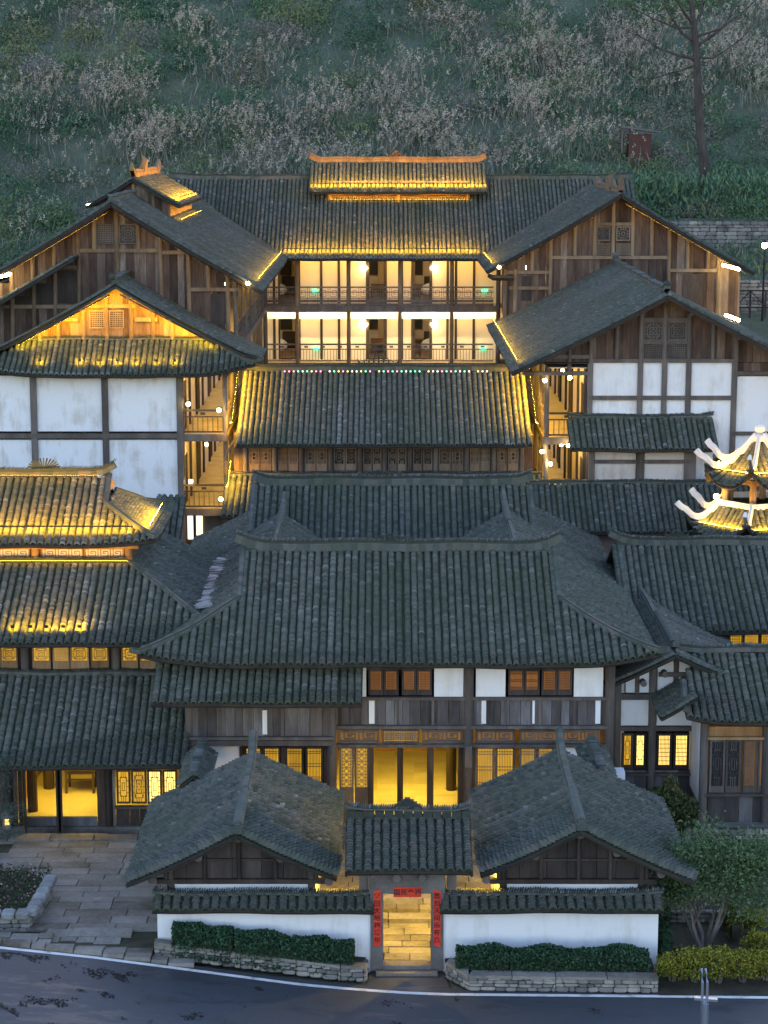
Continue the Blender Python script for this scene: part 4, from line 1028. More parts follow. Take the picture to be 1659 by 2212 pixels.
def link_roof():
    t = thing('passage_roof', 'small tiled passage roof below the white guest wing wall', 'roof', (-7.4, 72, 0))
    a, b = at(338, 1070, 73.2), at(402, 1070, 73.2)
    S = slope(t, a, XP, YM, b.x - a.x, 2.6, 1.3, course=.11); verge(t, S, S.L - .03, 0)
    box(t, 'wall', 'plank_wood', a.x + .2, b.x - .2, 72.9, 73.2, 3, a.z - .2)
link_roof()
def table():
    Yt = 64.0; a, b = at(147, 1700, Yt).x, at(205, 1700, Yt).x; t = thing('table', 'dark wooden side table with slender legs inside the open doors', 'table', ((a + b) / 2, Yt, .15)); z = .95
    box(t, 'tabletop', 'dark_wood', a - .05, b + .05, Yt - .4, Yt + .4, z - .05, z)
    for x in (a, b):
        for y in (Yt - .34, Yt + .34): box(t, 'leg', 'dark_wood', x - .035, x + .035, y - .035, y + .035, .15, z - .051)
    for y in (Yt - .34, Yt + .34):
        box(t, 'apron', 'dark_wood', a + .036, b - .036, y - .02, y + .02, z - .16, z - .051); box(t, 'rail', 'dark_wood', a + .036, b - .036, y - .015, y + .015, z - .36, z - .32)
table()
# ------------------------------------------------------------------ right: half-timbered house (ridge towards us), cross roof behind, porch house
def timber_house():
    t = thing('half_timbered_house', 'half-timbered house with white panels, its gable beside the main hall', 'house', (8.9, 68, 0))
    X, Y0, Y1, z = 8.9, 61.35, 76.7, 5.3
    SL = slope(t, (X, Y0, z), YP, XM, Y1 - Y0, 2.1, 1.05, course=.11, npiece=120, lift=lambda s, q: .12 * max(0, 1 - s / 1.5) ** 2 * q); SR = slope(t, (X, Y0, z), YP, XP, Y1 - Y0, 2.7, 1.2, course=.11, lift=lambda s, q: .12 * max(0, 1 - s / 1.5) ** 2 * q)
    for S in (SL, SR): verge(t, S, .04, 0, 'tile')
    ridge(t, up_line((X, Y0 - .05, z + .08), (X, Y1, z + .08), .25, 20, .06), .2, .16, False)
    m = MB()
    for k in range(9): y = Y0 + .6 + k * .45; m.tube([(X, y, z + .22), (X, y + .38, z + .26)], [.1, .115], 8)
    m.build('ridge_caps', 'tile_dark', t, kind='stuff')
    Y = 62.3; fx = lambda x, y=1560: at(x, y, Y).x; fz = lambda y: zat(y, Y); gt = lambda x: z - .2 - .46 * abs(x - X)
    zf = lambda x: gt(x)
    # white infill under the gable
    for x0, x1, y0, y1 in ((1337, 1402, 1512, 1567), (1416, 1500, 1512, 1567)): r = R4(x0, y0, x1, y1, Y); box(t, 'wall_panel', 'plaster_clean', r[0], r[1], Y, Y + .1, r[2], r[3])
    for x0, x1 in ((1352, 1372), (1378, 1402), (1416, 1454), (1466, 1510)):
        a, c = fx(x0, 1480), fx(x1, 1480); zb = fz(1496); ta, tc = gt(a) - .12, gt(c) - .12
        MB().prism([(a, Y, zb), (c, Y, zb), (c, Y, max(tc, zb + .05)), (a, Y, max(ta, zb + .05))], (0, .1, 0)).build('gable_panel', 'plaster_clean', t)
    beam(t, fx(1332), fx(1510), Y - .02, fz(1504), .16, .17); beam(t, fx(1420), fx(1500), Y - .02, fz(1456), .16, .13); beam(t, fx(1332), fx(1500), Y - .02, fz(1573), .16, .13)
    for x in (1332, 1409, 1504): post(t, fx(x), Y - .02, 0, min(gt(fx(x)), 4.9), .13)
    for x in (1376, 1460): box(t, 'stud', 'post_wood', fx(x, 1490) - .07, fx(x, 1490) + .07, Y - .03, Y + .06, fz(1500), gt(fx(x)) )
    for x, y in ((1388, 1480), (1434, 1460), (1503, 1470), (1530, 1482)): p = at(x, y - 8, Y - .1); MB().tube([p, p + Vector((0, -.3, 0))], .1, 10).build('purlin_end', 'post_wood', t)
    for a, c, g in ((1343, 1368, 'glow_gold'), (1370, 1396, 'glow_yellow'), (1418, 1452, 'glow_yellow'), (1455, 1489, 'glow_yellow')): window(t, fx(a, 1620), fx(c, 1620), fz(1661), fz(1584), Y, 'grid' if a > 1400 else 'fret', g, 'dark_wood', (8, 7), .08, .014, .04)
    planks(t, fx(1336, 1700), fx(1500, 1700), -.1, fz(1664), Y + .02, .4, 'grey_plank'); beam(t, fx(1332), fx(1500), Y - .06, fz(1671), .16, .07)
    box(t, 'side_wall', 'plaster_clean', X - 1.5, X - 1.4, Y + .2, Y1 - .3, 0, 4.3); box(t, 'side_wall', 'plaster_clean', X + 2.2, X + 2.3, Y + .2, Y1 - .3, 0, 4.0)
timber_house()
def cross_roof():
    t = thing('cross_house', 'house with a swept tile ridge set across behind the half-timbered gable', 'house', (12, 71.8, 0))
    x0, x1, yr, zr = 8.05, 17.5, 71.8, 6.62
    S = slope(t, (x0, yr, zr), XP, YM, x1 - x0, 4.2, 2.1, course=.1, sp=.232, npiece=120); slope(t, (x0, yr, zr), XP, YP, x1 - x0, 4.2, 2.1, course=.2, K=3)
    verge(t, S, .04, 0); ridge(t, [S.P(.25, q) + Vector((0, 0, .08)) for q in (0, .3, .6)], .16, .07, False, 'gable_ridge')
    ridge(t, up_line((x0 - .1, yr, zr + .1), (x1, yr, zr + .1), .32, 24, .1), .2, .2, True)
    crest(t, (at(1462, 1175, yr).x, yr, zr + .3), w=.75, h=.22)
    MB().prism([(x0 + .3, yr, zr - .15), (x0 + .3, yr - 3.2, zr - 1.75), (x0 + .3, yr + 3.2, zr - 1.75)], (.08, 0, 0)).build('gable_board', 'plank_wood', t)
    Y = 68.6; box(t, 'wall', 'plank_wood', x0 + .6, x1, Y + .1, 75, 0, 4.55)
    for a, c in ((1576, 1604), (1607, 1640), (1643, 1676)): r = R4(a, 1366, c, 1402, Y); window(t, r[0], r[1], r[2], r[3], Y, 'grid', 'glow_gold', 'honey_wood', (6, 5), .04, .02)
cross_roof()
def porch_house():
    t = thing('porch_house', 'low timber house with fretwork doors under a mossy roof, by the garden', 'house', (13, 61, .3))
    x0, x1, yr, zr, ye = 9.0, 17.5, 62.3, 5.12, 59.5
    S = slope(t, (x0, yr, zr), XP, YM, x1 - x0, yr - ye, 1.42, course=.1, npiece=200, sp=.232, lift=lambda s, q: .25 * max(0, 1 - s / 1.6) ** 2 * q * q, clip=lambda s: (max(0, 1 - s / 1.1 - .45) if s < .6 else 0, 1.0)); slope(t, (x0, yr, zr), XP, YP, x1 - x0, 2.8, 1.42, course=.2, K=3)
    S2 = slope(t, (x0 + .35, ye + .1, zr - .75), YP, XM, 2.6, 1.05, .62, course=.1, lift=lambda s, q: .1 * max(0, 1 - s / .8) ** 2)
    ridge(t, [(x0 - .1, yr, zr + .2), (x0 + .8, yr, zr + .1), (x1, yr, zr + .1)], .18, .14, True)
    ridge(t, [S.P(.1, .45) + Vector((0, 0, .08)), S.P(.04, .75) + Vector((0, 0, .1)), S.P(0, 1) + Vector((0, 0, .16))], .2, .1, False, 'hip_ridge')
    Y = 60.5; fx = lambda x, y=1650: at(x, y, Y).x; fz = lambda y: zat(y, Y)
    b = fz(1776)
    post(t, fx(1520), Y, b, 4.2, .13); post(t, fx(1655), Y, b, 4.2, .13)
    box(t, 'side_wall', 'plaster_clean', fx(1515) - .06, fx(1515) + .06, Y + .15, Y + 2.2, b + .6, 4.2)
    box(t, 'head_board', 'honey_wood', fx(1525), fx(1780), Y + .1, Y + .2, fz(1592), fz(1572)); beam(t, fx(1515), fx(1780), Y, fz(1594), .16, .08, 'honey_wood')
    for a, c, st, g in ((1533, 1566, 'fret', 'glass_dark'), (1568, 1600, 'fret', 'glass_dark'), (1606, 1635, 'bars', 'glow_dim'), (1638, 1668, 'bars', 'glow_dim'), (1676, 1706, 'fret', 'glass_dark'), (1708, 1738, 'fret', 'glass_dark'), (1746, 1778, 'bars', 'glow_dim')): window(t, fx(a), fx(c), fz(1712), fz(1598), Y, st, g, 'post_wood', (7, 9), .06, .02, .14)
    beam(t, fx(1522), fx(1780), Y - .05, fz(1715), .2, .07)
    planks(t, fx(1528, 1745), fx(1780, 1745), b, fz(1717), Y, .42, 'grey_plank')
    box(t, 'plinth', 'stone', fx(1500, 1780), 17.5, Y - .45, Y + .4, b - .4, b)
    box(t, 'soffit_board', 'deck_wood', fx(1515), 17.5, Y + .2, 63, 4.25, 4.3); box(t, 'back_wall', 'honey_wood', fx(1515), 17.5, 63, 63.1, 0, 4.25)
porch_house()
# ------------------------------------------------------------------ middle building between the guest wings
def middle():
    t = thing('middle_hall', 'long lattice-windowed hall spanning between the two guest wings', 'hall', (0, 87, 4))
    xl, xr, yr, zr, ye, ze = -6.1, 6.1, 89.4, 10.78, 84.0, 8.38
    S = slope(t, (xl, yr, zr), XP, YM, xr - xl, yr - ye, zr - ze, course=.115, sp=.232); slope(t, (xl, yr, zr), XP, YP, xr - xl, 4, 1.8, course=.25, K=3)
    ridge(t, up_line((xl, yr, zr + .1), (xr, yr, zr + .1), .1, 16, .06), .22, .2, True)
    crest(t, (at(818, 790, yr).x, yr, zr + .28), w=1.7, h=.42)
    Y = 85.2; fx = lambda x: at(x, 990, Y).x; fz = lambda y: zat(y, Y)
    box(t, 'wall', 'plank_wood', fx(505), fx(1152), Y + .15, 88.5, 3, 8.6)
    ps = [530, 593, 651, 714, 777, 831, 885, 941, 1008, 1066, 1127]
    for x in ps: post(t, fx(x), Y - .02, 6.9, 8.75, .1, 'post_wood')
    beam(t, fx(505), fx(1150), Y, fz(963), .16, .14, 'honey_wood'); beam(t, fx(505), fx(1150), Y - .04, fz(1021), .2, .12)
    for i, (a, c) in enumerate(zip(ps[:-1], ps[1:])):
        m = (a + c) / 2; st = 'fret' if 3 <= i <= 6 else ('bars' if i in (1, 8) else 'block')
        for p, q in ((a + 7, m - 1), (m + 1, c - 7)): window(t, fx(p), fx(q), fz(1019), fz(967), Y, st, 'glass_brown', 'honey_mid', (7, 6), .05, .03, .28)
    for x0, x1 in ((505, 525), (1132, 1152)): planks(t, fx(x0), fx(x1), 6.8, 8.6, Y + .05, .2, 'plank_wood')
    S2 = slope(t, (fx(488), Y - .05, 6.92), XP, YM, fx(1170) - fx(488), 3.0, 1.15, course=.115, sp=.232)
    ridge(t, [(fx(488), Y - .08, 6.98), (fx(1170), Y - .08, 6.98)], .2, .08, True)
varied('glass_brown', [(.2, (.018, .012, .009)), (.8, (.045, .03, .02))], (3, 3, 3), .4, 0, .6)
varied('honey_mid', [(.15, (.11, .075, .05)), (.5, (.19, .135, .09)), (.9, (.27, .2, .14))], (2, 2, .6), .8, .3, .4, (24, 24, 2), .3)
middle()
def string_lights():
    Y = 88.9; t = thing('string_lights', 'string of tiny coloured bulbs along the middle hall ridge', 'string lights', (0, Y, 10.8))
    pts = [at(x, 802, Y) for x in np.linspace(615, 1052, 46)]
    MB().tube(pts, .012, 4).build('wire', 'metal_dark', t)
    for k, (nm, c) in enumerate((('green', (.2, 1, .5)), ('white', (1, .8, .7)), ('pink', (1, .3, .5)), ('yellow', (1, .8, .2)))): glow('bulb_' + nm, c, 2.0)
    for i, p in enumerate(pts):
        if i % 11 == 9: continue
        MB().ball(p + Vector((0, -.03, 0)), .038, 6, 4).build('bulb', 'bulb_' + rnd.choice(('green', 'white', 'pink', 'yellow', 'white')), t)
string_lights()
# ------------------------------------------------------------------ guest wing galleries
def gallery(t, xi, xo, Y0, Y1, floors, h=3.1, styles=None, front=True, step=3.1, lower_post=None):
    """xi: room wall, xo: open edge; corridor along Y at each floor height"""
    a, b = min(xi, xo), max(xi, xo); sg = 1 if xo > xi else -1
    n = max(1, int(round((Y1 - Y0) / step))); ys = [Y0 + (Y1 - Y0) * i / n for i in range(n + 1)]
    for k, z in enumerate(floors):
        box(t, 'gallery_floor', 'floor_wood', a - .05, b + .05, Y0 - .05, Y1, z - .16, z)
        box(t, 'gallery_ceiling', 'plaster_warm', a, b, Y0 + .1, Y1, z + h - .24, z + h - .2)
        box(t, 'floor_edge', 'post_wood', a - .07, b + .07, Y0 - .16, Y0 - .052, z - .26, z + .03)
        box(t, 'floor_edge', 'post_wood', xo - .06 + sg * .06, xo + .06 + sg * .06, Y0 - .05, Y1, z - .26, z + .03)
        for i in range(n):
            box(t, 'wall_panel', 'plaster_warm', xi - .06, xi + .06, ys[i] + .12, ys[i + 1] - .12, z, z + h - .26)
            if i % 2 == 0:
                m = (ys[i] + ys[i + 1]) / 2; d = box(t, 'door', 'dark_wood', xi - .075, xi + .075, m - .45, m + .45, z + .01, z + 2.1)
        for y in ys:
            post(t, xi + sg * .02, y + .02, z, z + h - .26, .13, 'dark_wood', 'wall_post', True)
            post(t, xo, y + .02, z, z + h - .17, .1, 'post_wood')
        st = (styles or {}).get(k, 'bars')
        railing(t, (xo, Y0 + .05, z), (xo, Y1, z), 1.02, st)
        if front: railing(t, (a + .1, Y0, z), (b - .1, Y0, z), 1.02, 'bars', 'dark_wood', step=.2)
varied('floor_wood', [(.2, (.30, .24, .15)), (.8, (.44, .37, .25))], (1.5, 1.5, 1.5), .6, .1, .2, (10, 10, 10), .2)
Z1, Z2, Z3 = 5.45, 8.6, 11.7
def gable_wall(t, X, Z, k, Y, x0, x1, zb, posts, beams=(), w=.26, mat='plank_wood', pm='post_wood', holes=()):
    gt = lambda x: Z - .2 - k * abs(x - X)
    xs = sorted(posts)
    planks(t, x0, x1, zb, gt, Y, w, mat)
    for x in posts: post(t, x, Y - .05, zb if not callable(zb) else zb(x), gt(x) + .05, .1, pm)
    for (a, c, z) in beams: beam(t, a, c, Y - .045, z, .13, .16, pm)
    for x in posts: p = Vector((x, Y - .05, gt(x) - .05)); MB().tube([p, p + Vector((0, -.75, 0))], .09, 8).build('purlin_end', pm, t)
# ---- left front wing (B)
def left_front_wing():
    t = thing('guest_wing', 'white-walled guest wing with small floodlit gable over a tiled skirt roof', 'guest wing', (-11, 86, 3))
    X, Z = -11.1, 14.82; ro = 5.9; yg = 86.4; ye = 84.5
    fl = lambda s, q: .45 * max(0, 1 - s / 3.0) ** 2 * q ** 3
    SR = slope(t, (X, ye, Z), YP, XP, 6.2, ro, 3.25, lambda s: (0 if s > 1.1 else max(0, 1 - s / 1.9 * (1.9 / ro) - .0), 1.0), course=.115, lift=fl)
    SL = slope(t, (X, ye, Z), YP, XM, 6.2, ro, 3.25, lambda s: (0 if s > 1.1 else max(0, 1 - s / ro), 1.0), course=.13, lift=fl)
    verge(t, SR, 1.14, 0, 'tile', 0, .8); verge(t, SL, 1.14, 0, 'tile', 0, .8)
    ridge(t, [(X, ye + 1.05, Z + .1), (X, ye + 3, Z + .1), (X, ye + 6, Z + .1)], .22, .16, True); m = MB(); m.ball((X - .1, ye + 1.05, Z + .32), .15, 8, 5); m.build('ridge_end', 'tile', t)
    # skirt roof
    L = 2 * ro; zt, ze = 12.45, 11.2
    lf = lambda s, q: .5 * (max(0, 1 - (L - s) / 3.0) ** 2 + max(0, 1 - s / 3.0) ** 2) * q ** 2
    SK = slope(t, (X - ro, yg, zt), XP, YM, L, yg - ye, zt - ze, lambda s: (max(0, 1 - min(s, L - s) / 1.9), 1.0), course=.115, lift=lf, sp=.232, npiece=100, bright_end=True)
    hip_ridge(t, SK, L - 1.9, 0, L, 1, tip=.15)
    ridge(t, [(X - ro + 1.9, yg - .02, zt + .05), (X + ro - 1.9, yg - .02, zt + .05)], .2, .08, True)
    # floodlit gable
    fx = lambda x: at(x, 690, yg).x; fz = lambda y: zat(y, yg)
    gable_wall(t, X, Z, .53, yg + .02, X - 4.3, X + 4.3, zt + .03, [fx(x) for x in (85, 126, 180, 230, 283, 331, 372)], [(fx(170), fx(292), fz(661)), (fx(120), fx(170), fz(690)), (fx(292), fx(340), fz(690))], .3, 'honey_wood', 'honey_wood')
    for a, c in ((193, 226), (236, 268)): r = R4(a, 670, c, 709, yg); window(t, r[0], r[1], r[2], r[3], yg - .08, 'grid', 'glass_dark', 'honey_wood', (7, 8), .05, .025)
    # white wall
    Y = 85.3; wx = lambda x, y=900: at(x, y, Y).x; wz = lambda y: zat(y, Y)
    zt = wz(812); xs = [-100, 74, 228, 389]; zb = 3.0
    for a, c in zip(xs[:-1], xs[1:]):
        for z0, z1 in ((zb, wz(944)), (wz(938), zt)): box(t, 'wall_panel', 'plaster', wx(a), wx(c), Y, Y + .12, z0 + (.0 if z0 == zb else .12), z1 - (.12 if z0 == zb else 0))
    for x in xs[1:]: post(t, wx(x), Y - .0, zb, zt + .1, .13, 'post_wood', 'post', True)
    beam(t, wx(-100), wx(389), Y - .02, wz(941), .24, .2)
    gallery(t, wx(389) - .0, wx(486), Y + .1, 111, [Z1, Z2])
    for z in (Z1, Z2): MB().tube([(wx(484), Y - .02, z + 2.0), (wx(490), Y - .1, z + 2.45), (wx(505), Y - .25, z + 2.9)], [.06, .06, .05], 6).build('bracket', 'post_wood', t)
    box(t, 'gallery_soffit', 'deck_wood', wx(389), wx(500), Y - .5, Y + 3, 11.45, 11.5)
    box(t, 'ground_wall', 'post_wood', wx(391), wx(486), Y + .8, Y + .9, 1, Z1 - .2)
    r = R4(402, 1112, 434, 1172, Y); box(t, 'lit_doorway', 'glow_pale', r[0], r[1], Y + .74, Y + .79, r[2], r[3]); box(t, 'door_stile', 'dark_wood', (r[0] + r[1]) / 2 - .08, (r[0] + r[1]) / 2 + .05, Y + .7, Y + .735, r[2], r[3])
    box(t, 'side_wall', 'plaster', -17.3, -17.2, Y + .15, 111, 2, 11.2)
glow('glow_pale', (1.0, .74, .38), 1.6, .1)
left_front_wing()
# ---- left rear wing (A)
def left_rear_wing():
    t = thing('guest_wing', 'tall boarded gable of the rear guest wing with a lantern roof on its ridge', 'guest wing', (-11.6, 95, 8))
    X, Z, Y0 = -11.6, 18.07, 88.8; ro, dr = 6.4, 3.78
    S = gable_roof(t, X, Y0, 118, Z, 7.0, ro, 4.1, dr, course=.13, K=3, rid=False, arch=1.5, rk=.37)
    ridge(t, [(X, Y0, Z + .1), (X, 97, Z + .1)], .22, .16, True)
    Y = 90.0; fx = lambda x, y=560: at(x, y, Y).x; fz = lambda y: zat(y, Y); gt = lambda x: Z - .2 - .59 * abs(x - X)
    px = [24, 71, 118, 170, 205, 254, 300, 347, 407, 449, 491, 518]
    gable_wall(t, X, Z, .59, Y, fx(24), fx(491), Z3 - .3, [fx(x) for x in (24, 71, 118, 170, 347, 407, 491)] , [(fx(170), fx(347), fz(541)), (fx(347), fx(407), fz(545)), (fx(407), fx(518), fz(625)), (fx(24), fx(170), fz(662)), (fx(118), fx(170), fz(577))], .3, 'plank_wood', 'honey_post')
    for x, y in ((205, 541), (254, 590), (300, 541), (449, 628), (518, 640)): post(t, fx(x), Y - .06, fz(y), gt(fx(x)) if x < 500 else fz(622), .1, 'honey_post')
    for a, c, st in ((208, 249, 'grid'), (258, 296, 'spiral')): r = R4(a, 484, c, 527, Y); window(t, r[0], r[1], r[2], r[3], Y - .1, st, 'glass_dark', 'post_wood', (10, 10), .04, .025)
    for a, c, y0, y1 in ((120, 168, 585, 655), (72, 116, 612, 660), (30, 68, 640, 660)): r = R4(a, y0, c, y1, Y); box(t, 'opening', 'dark_wood', r[0], r[1], Y - .02, Y - .005, r[2], r[3])
    planks(t, fx(-90), fx(24), Z3 - 1.5, fz(612), Y + .02, .3, 'plank_wood'); beam(t, fx(-90), fx(24), Y - .04, fz(662), .13, .16, 'honey_post')
    # lower eave layer over the outer gallery
    S2 = slope(t, (fx(172), Y0 - .6, 15.75), YP, XM, 2.4, 5.2, 3.0, course=.12, sag=.02); verge(t, S2, .04, 0, 'tile')
    # top gallery along the court
    gallery(t, fx(407) - .0, -6.45, Y + .1, 111.5, [Z3], styles={0: 'key'}, front=False)
    r = R4(455, 635, 491, 700, Y); box(t, 'opening', 'dark_wood', r[0], r[1], Y - .02, Y - .005, r[2], r[3])
    # lantern roof on the ridge
    ya, yb, zr = 96.6, 108.3, 18.9
    SA = slope(t, (X, ya, zr), YP, XP, yb - ya, 2.15, 1.25, course=.12, K=3); SB = slope(t, (X, ya, zr), YP, XM, yb - ya, 2.15, 1.25, course=.2, K=3)
    verge(t, SA, .04, 0, 'tile'); verge(t, SB, .04, 0, 'tile')
    rg = ridge(t, up_line((X, ya - .1, zr + .1), (X, yb, zr + .1), .35, 14, .1), .2, .28, False, 'ridge', 'honey_wood')
    MB().tube([(X, ya + 4.2, zr + .3), (X + .15, ya + 4.2, zr + .75), (X - .05, ya + 4.3, zr + 1.05)], [.22, .15, .03], 6).build('ridge_finial', 'honey_wood', t)
    for x, s in ((X + 1.65, 1), (X - 1.65, -1)):
        box(t, 'lantern_wall', 'honey_wood', x - .04, x + .04, ya + .35, yb - .4, 16.6, 17.75)
    planks(t, X - 1.65, X + 1.65, lambda x: Z - .6 * abs(x - X) - .1, lambda x: zr - .2 - .58 * abs(x - X), ya + .4, .3, 'plank_wood')
    post(t, X, ya + .32, 17.9, 18.7, .09, 'honey_post'); post(t, X + .9, ya + .32, 17.3, 18.2, .08, 'honey_post')
    ridge(t, [(X + 1.75, ya + .35, 16.98), (X + 1.75, yb - .4, 16.98)], .16, .06, True)
    box(t, 'side_wall', 'plank_wood', -18.0, -17.9, Y, 117, 5, 14); box(t, 'court_wall', 'plaster_warm', -8.5, -8.4, Y + .2, 112, 14.5, 14.6)
varied('honey_post', [(.15, (.10, .07, .045)), (.5, (.19, .135, .085)), (.9, (.28, .21, .14))], (2, 2, .6), .8, .3, .4, (24, 24, 2), .3)
left_rear_wing()
# ---- right front wing (C)
def right_front_wing():
    t = thing('guest_wing', 'half-timbered guest wing with white panels and long tiled roof', 'guest wing', (11.3, 88, 3))
    X, Z, Y0 = 11.35, 14.58, 83.0; ro, dr = 6.2, 3.1
    gable_roof(t, X, Y0, 102.8, Z, ro, 6.6, dr, 3.3, course=.115, K=4, rid=False, arch=1.5, rk=.37)
    ridge(t, up_line((X, Y0, Z + .08), (X, 102.5, Z + .08), .25, 20, .06), .22, .18, True); m = MB(); m.ball((X, Y0 + .1, Z + .45), .14, 8, 5); m.tube([(X, Y0 + 5, Z + .2), (X + .1, Y0 + 5, Z + .6)], [.15, .03], 6); m.build('ridge_end', 'tile', t)
    Y = 84.4; fx = lambda x, y=760: at(x, y, Y).x; fz = lambda y: zat(y, Y); gt = lambda x: Z - .2 - .5 * abs(x - X)
    ps = [1276, 1332, 1384, 1435, 1487, 1539, 1590, 1650]
    gable_wall(t, X, Z, .5, Y, fx(1180), fx(1760), fz(782), [fx(x) for x in (1276, 1384, 1435, 1487, 1590)], [(fx(1276), fx(1590), fz(779)), (fx(1180), fx(1276), fz(770)), (fx(1180), fx(1276), fz(806)), (fx(1384), fx(1487), fz(690)), (fx(1384), fx(1487), fz(739)), (fx(1590), fx(1760), fz(806))], .3, 'plank_wood', 'post_wood')
    for x, y in ((1332, 776), (1539, 776), (1230, 806)): post(t, fx(x), Y - .06, fz(y), gt(fx(x)), .09)
    for a, c in ((1391, 1431), (1443, 1483)):
        r = R4(a, 694, c, 735, Y); window(t, r[0], r[1], r[2], r[3], Y - .09, 'fret', 'glass_dark', 'post_wood', (8, 8), .05, .028)
        r = R4(a - 2, 745, c + 1, 774, Y); window(t, r[0], r[1], r[2], r[3], Y - .09, 'grid', 'dark_wood', 'post_wood', (9, 6), .03, .022)
    planks(t, fx(1588), fx(1760), fz(812), fz(783), Y + .003, .3, 'plank_wood')
    # white panels
    zb = 6.2
    for x0, x1, y0, y1 in ((1279, 1378, 783, 855), (1386, 1429, 783, 855), (1439, 1481, 783, 855), (1491, 1581, 783, 855)):
        r = R4(x0, y0, x1, y1, Y); box(t, 'wall_panel', 'plaster_clean', r[0], r[1], Y, Y + .12, r[2], r[3]); q = R4(x0, 863, x1, 935, Y); box(t, 'wall_panel', 'plaster', r[0], r[1], Y, Y + .12, zb, q[3])
    r = R4(1589, 813, 1760, 932, Y); box(t, 'wall_panel', 'plaster_clean', r[0], r[1], Y, Y + .12, r[2], r[3]); r = R4(1500, 940, 1760, 1045, Y); box(t, 'wall_panel', 'plaster', r[0], r[1], Y + .002, Y + .122, zb, r[3])
    beam(t, fx(1274), fx(1584), Y - .02, fz(859), .2, .17); beam(t, fx(1585), fx(1760), Y - .02, fz(936), .2, .15)
    for x in (1274, 1382, 1434, 1486, 1585): post(t, fx(x, 850), Y - .01, zb, fz(782), .11, 'post_wood', 'post', True)
    gallery(t, fx(1271), fx(1183), Y + .1, 111, [Z1, Z2], styles={})
    box(t, 'gallery_soffit', 'deck_wood', fx(1160), fx(1271), Y - .3, Y + 3, 11.7, 11.75)
    beam(t, fx(1128, 800), fx(1276), Y - .1, fz(806), .14, .14); 
    box(t, 'side_wall', 'plaster', 17.4, 17.5, Y, 110, 2, 11.3)
    # small roof over a projecting bay, and the wider skirt roof below
    S = slope(t, (at(1224, 908, 84.3).x, 84.3, 9.45), XP, YM, at(1540, 908, 84.3).x - at(1224, 908, 84.3).x, 1.9, 1.0, course=.115, sp=.232); verge(t, S, .03, 0); verge(t, S, S.L - .03, 0)
    ridge(t, up_line((at(1224, 908, 84.3).x, 84.25, 9.5), (at(1540, 908, 84.3).x, 84.25, 9.5), .12, 12, .1), .18, .08, True)
    Yb = 83.2; bx = lambda x: at(x, 1010, Yb).x; bz = lambda y: zat(y, Yb)
    for a, c in ((1285, 1373), (1392, 1477)):
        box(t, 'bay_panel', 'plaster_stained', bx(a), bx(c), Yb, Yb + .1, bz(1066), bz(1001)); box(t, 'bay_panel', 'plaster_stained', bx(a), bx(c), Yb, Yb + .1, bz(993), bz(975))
    for x, w in ((1278, .12), (1382, .16), (1490, .24)): box(t, 'post', 'post_wood', bx(x) - w, bx(x) + w, Yb - .1, Yb + .15, 6.2, bz(966))
    beam(t, bx(1278), bx(1490), Yb - .02, bz(997), .16, .14)
    MB().bar((bx(1350), Yb - .3, bz(1062)), (bx(1352), Yb - .3, bz(1040)), .05, .05).bar((bx(1350), Yb - .3, bz(1041)), (bx(1378), Yb - .3, bz(1046)), .05, .05).build('pipe_bracket', 'metal_dark', t)
    a, c = at(1150, 1045, 83).x, at(1640, 1045, 83).x
    S3 = slope(t, (a, 83.05, 6.92), XP, YM, c - a, 2.7, 1.5, course=.115, sp=.232); verge(t, S3, .03, 0); ridge(t, [(a, 83.0, 6.98), (c, 83.0, 6.98)], .18, .08, True)
    Yl = 81.3; lx = lambda x: at(x, 1190, Yl).x
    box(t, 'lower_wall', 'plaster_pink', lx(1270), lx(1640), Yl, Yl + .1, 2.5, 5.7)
    for x, w in ((1272, .18), (1376, .1), (1392, .1), (1496, .1), (1512, .1)): box(t, 'post', 'dark_wood', lx(x) - w, lx(x) + w, Yl - .1, Yl - .002, 2.5, 5.65)
    beam(t, lx(1270), lx(1640), Yl - .1, zat(1150, Yl), .16, .14, 'dark_wood')
right_front_wing()
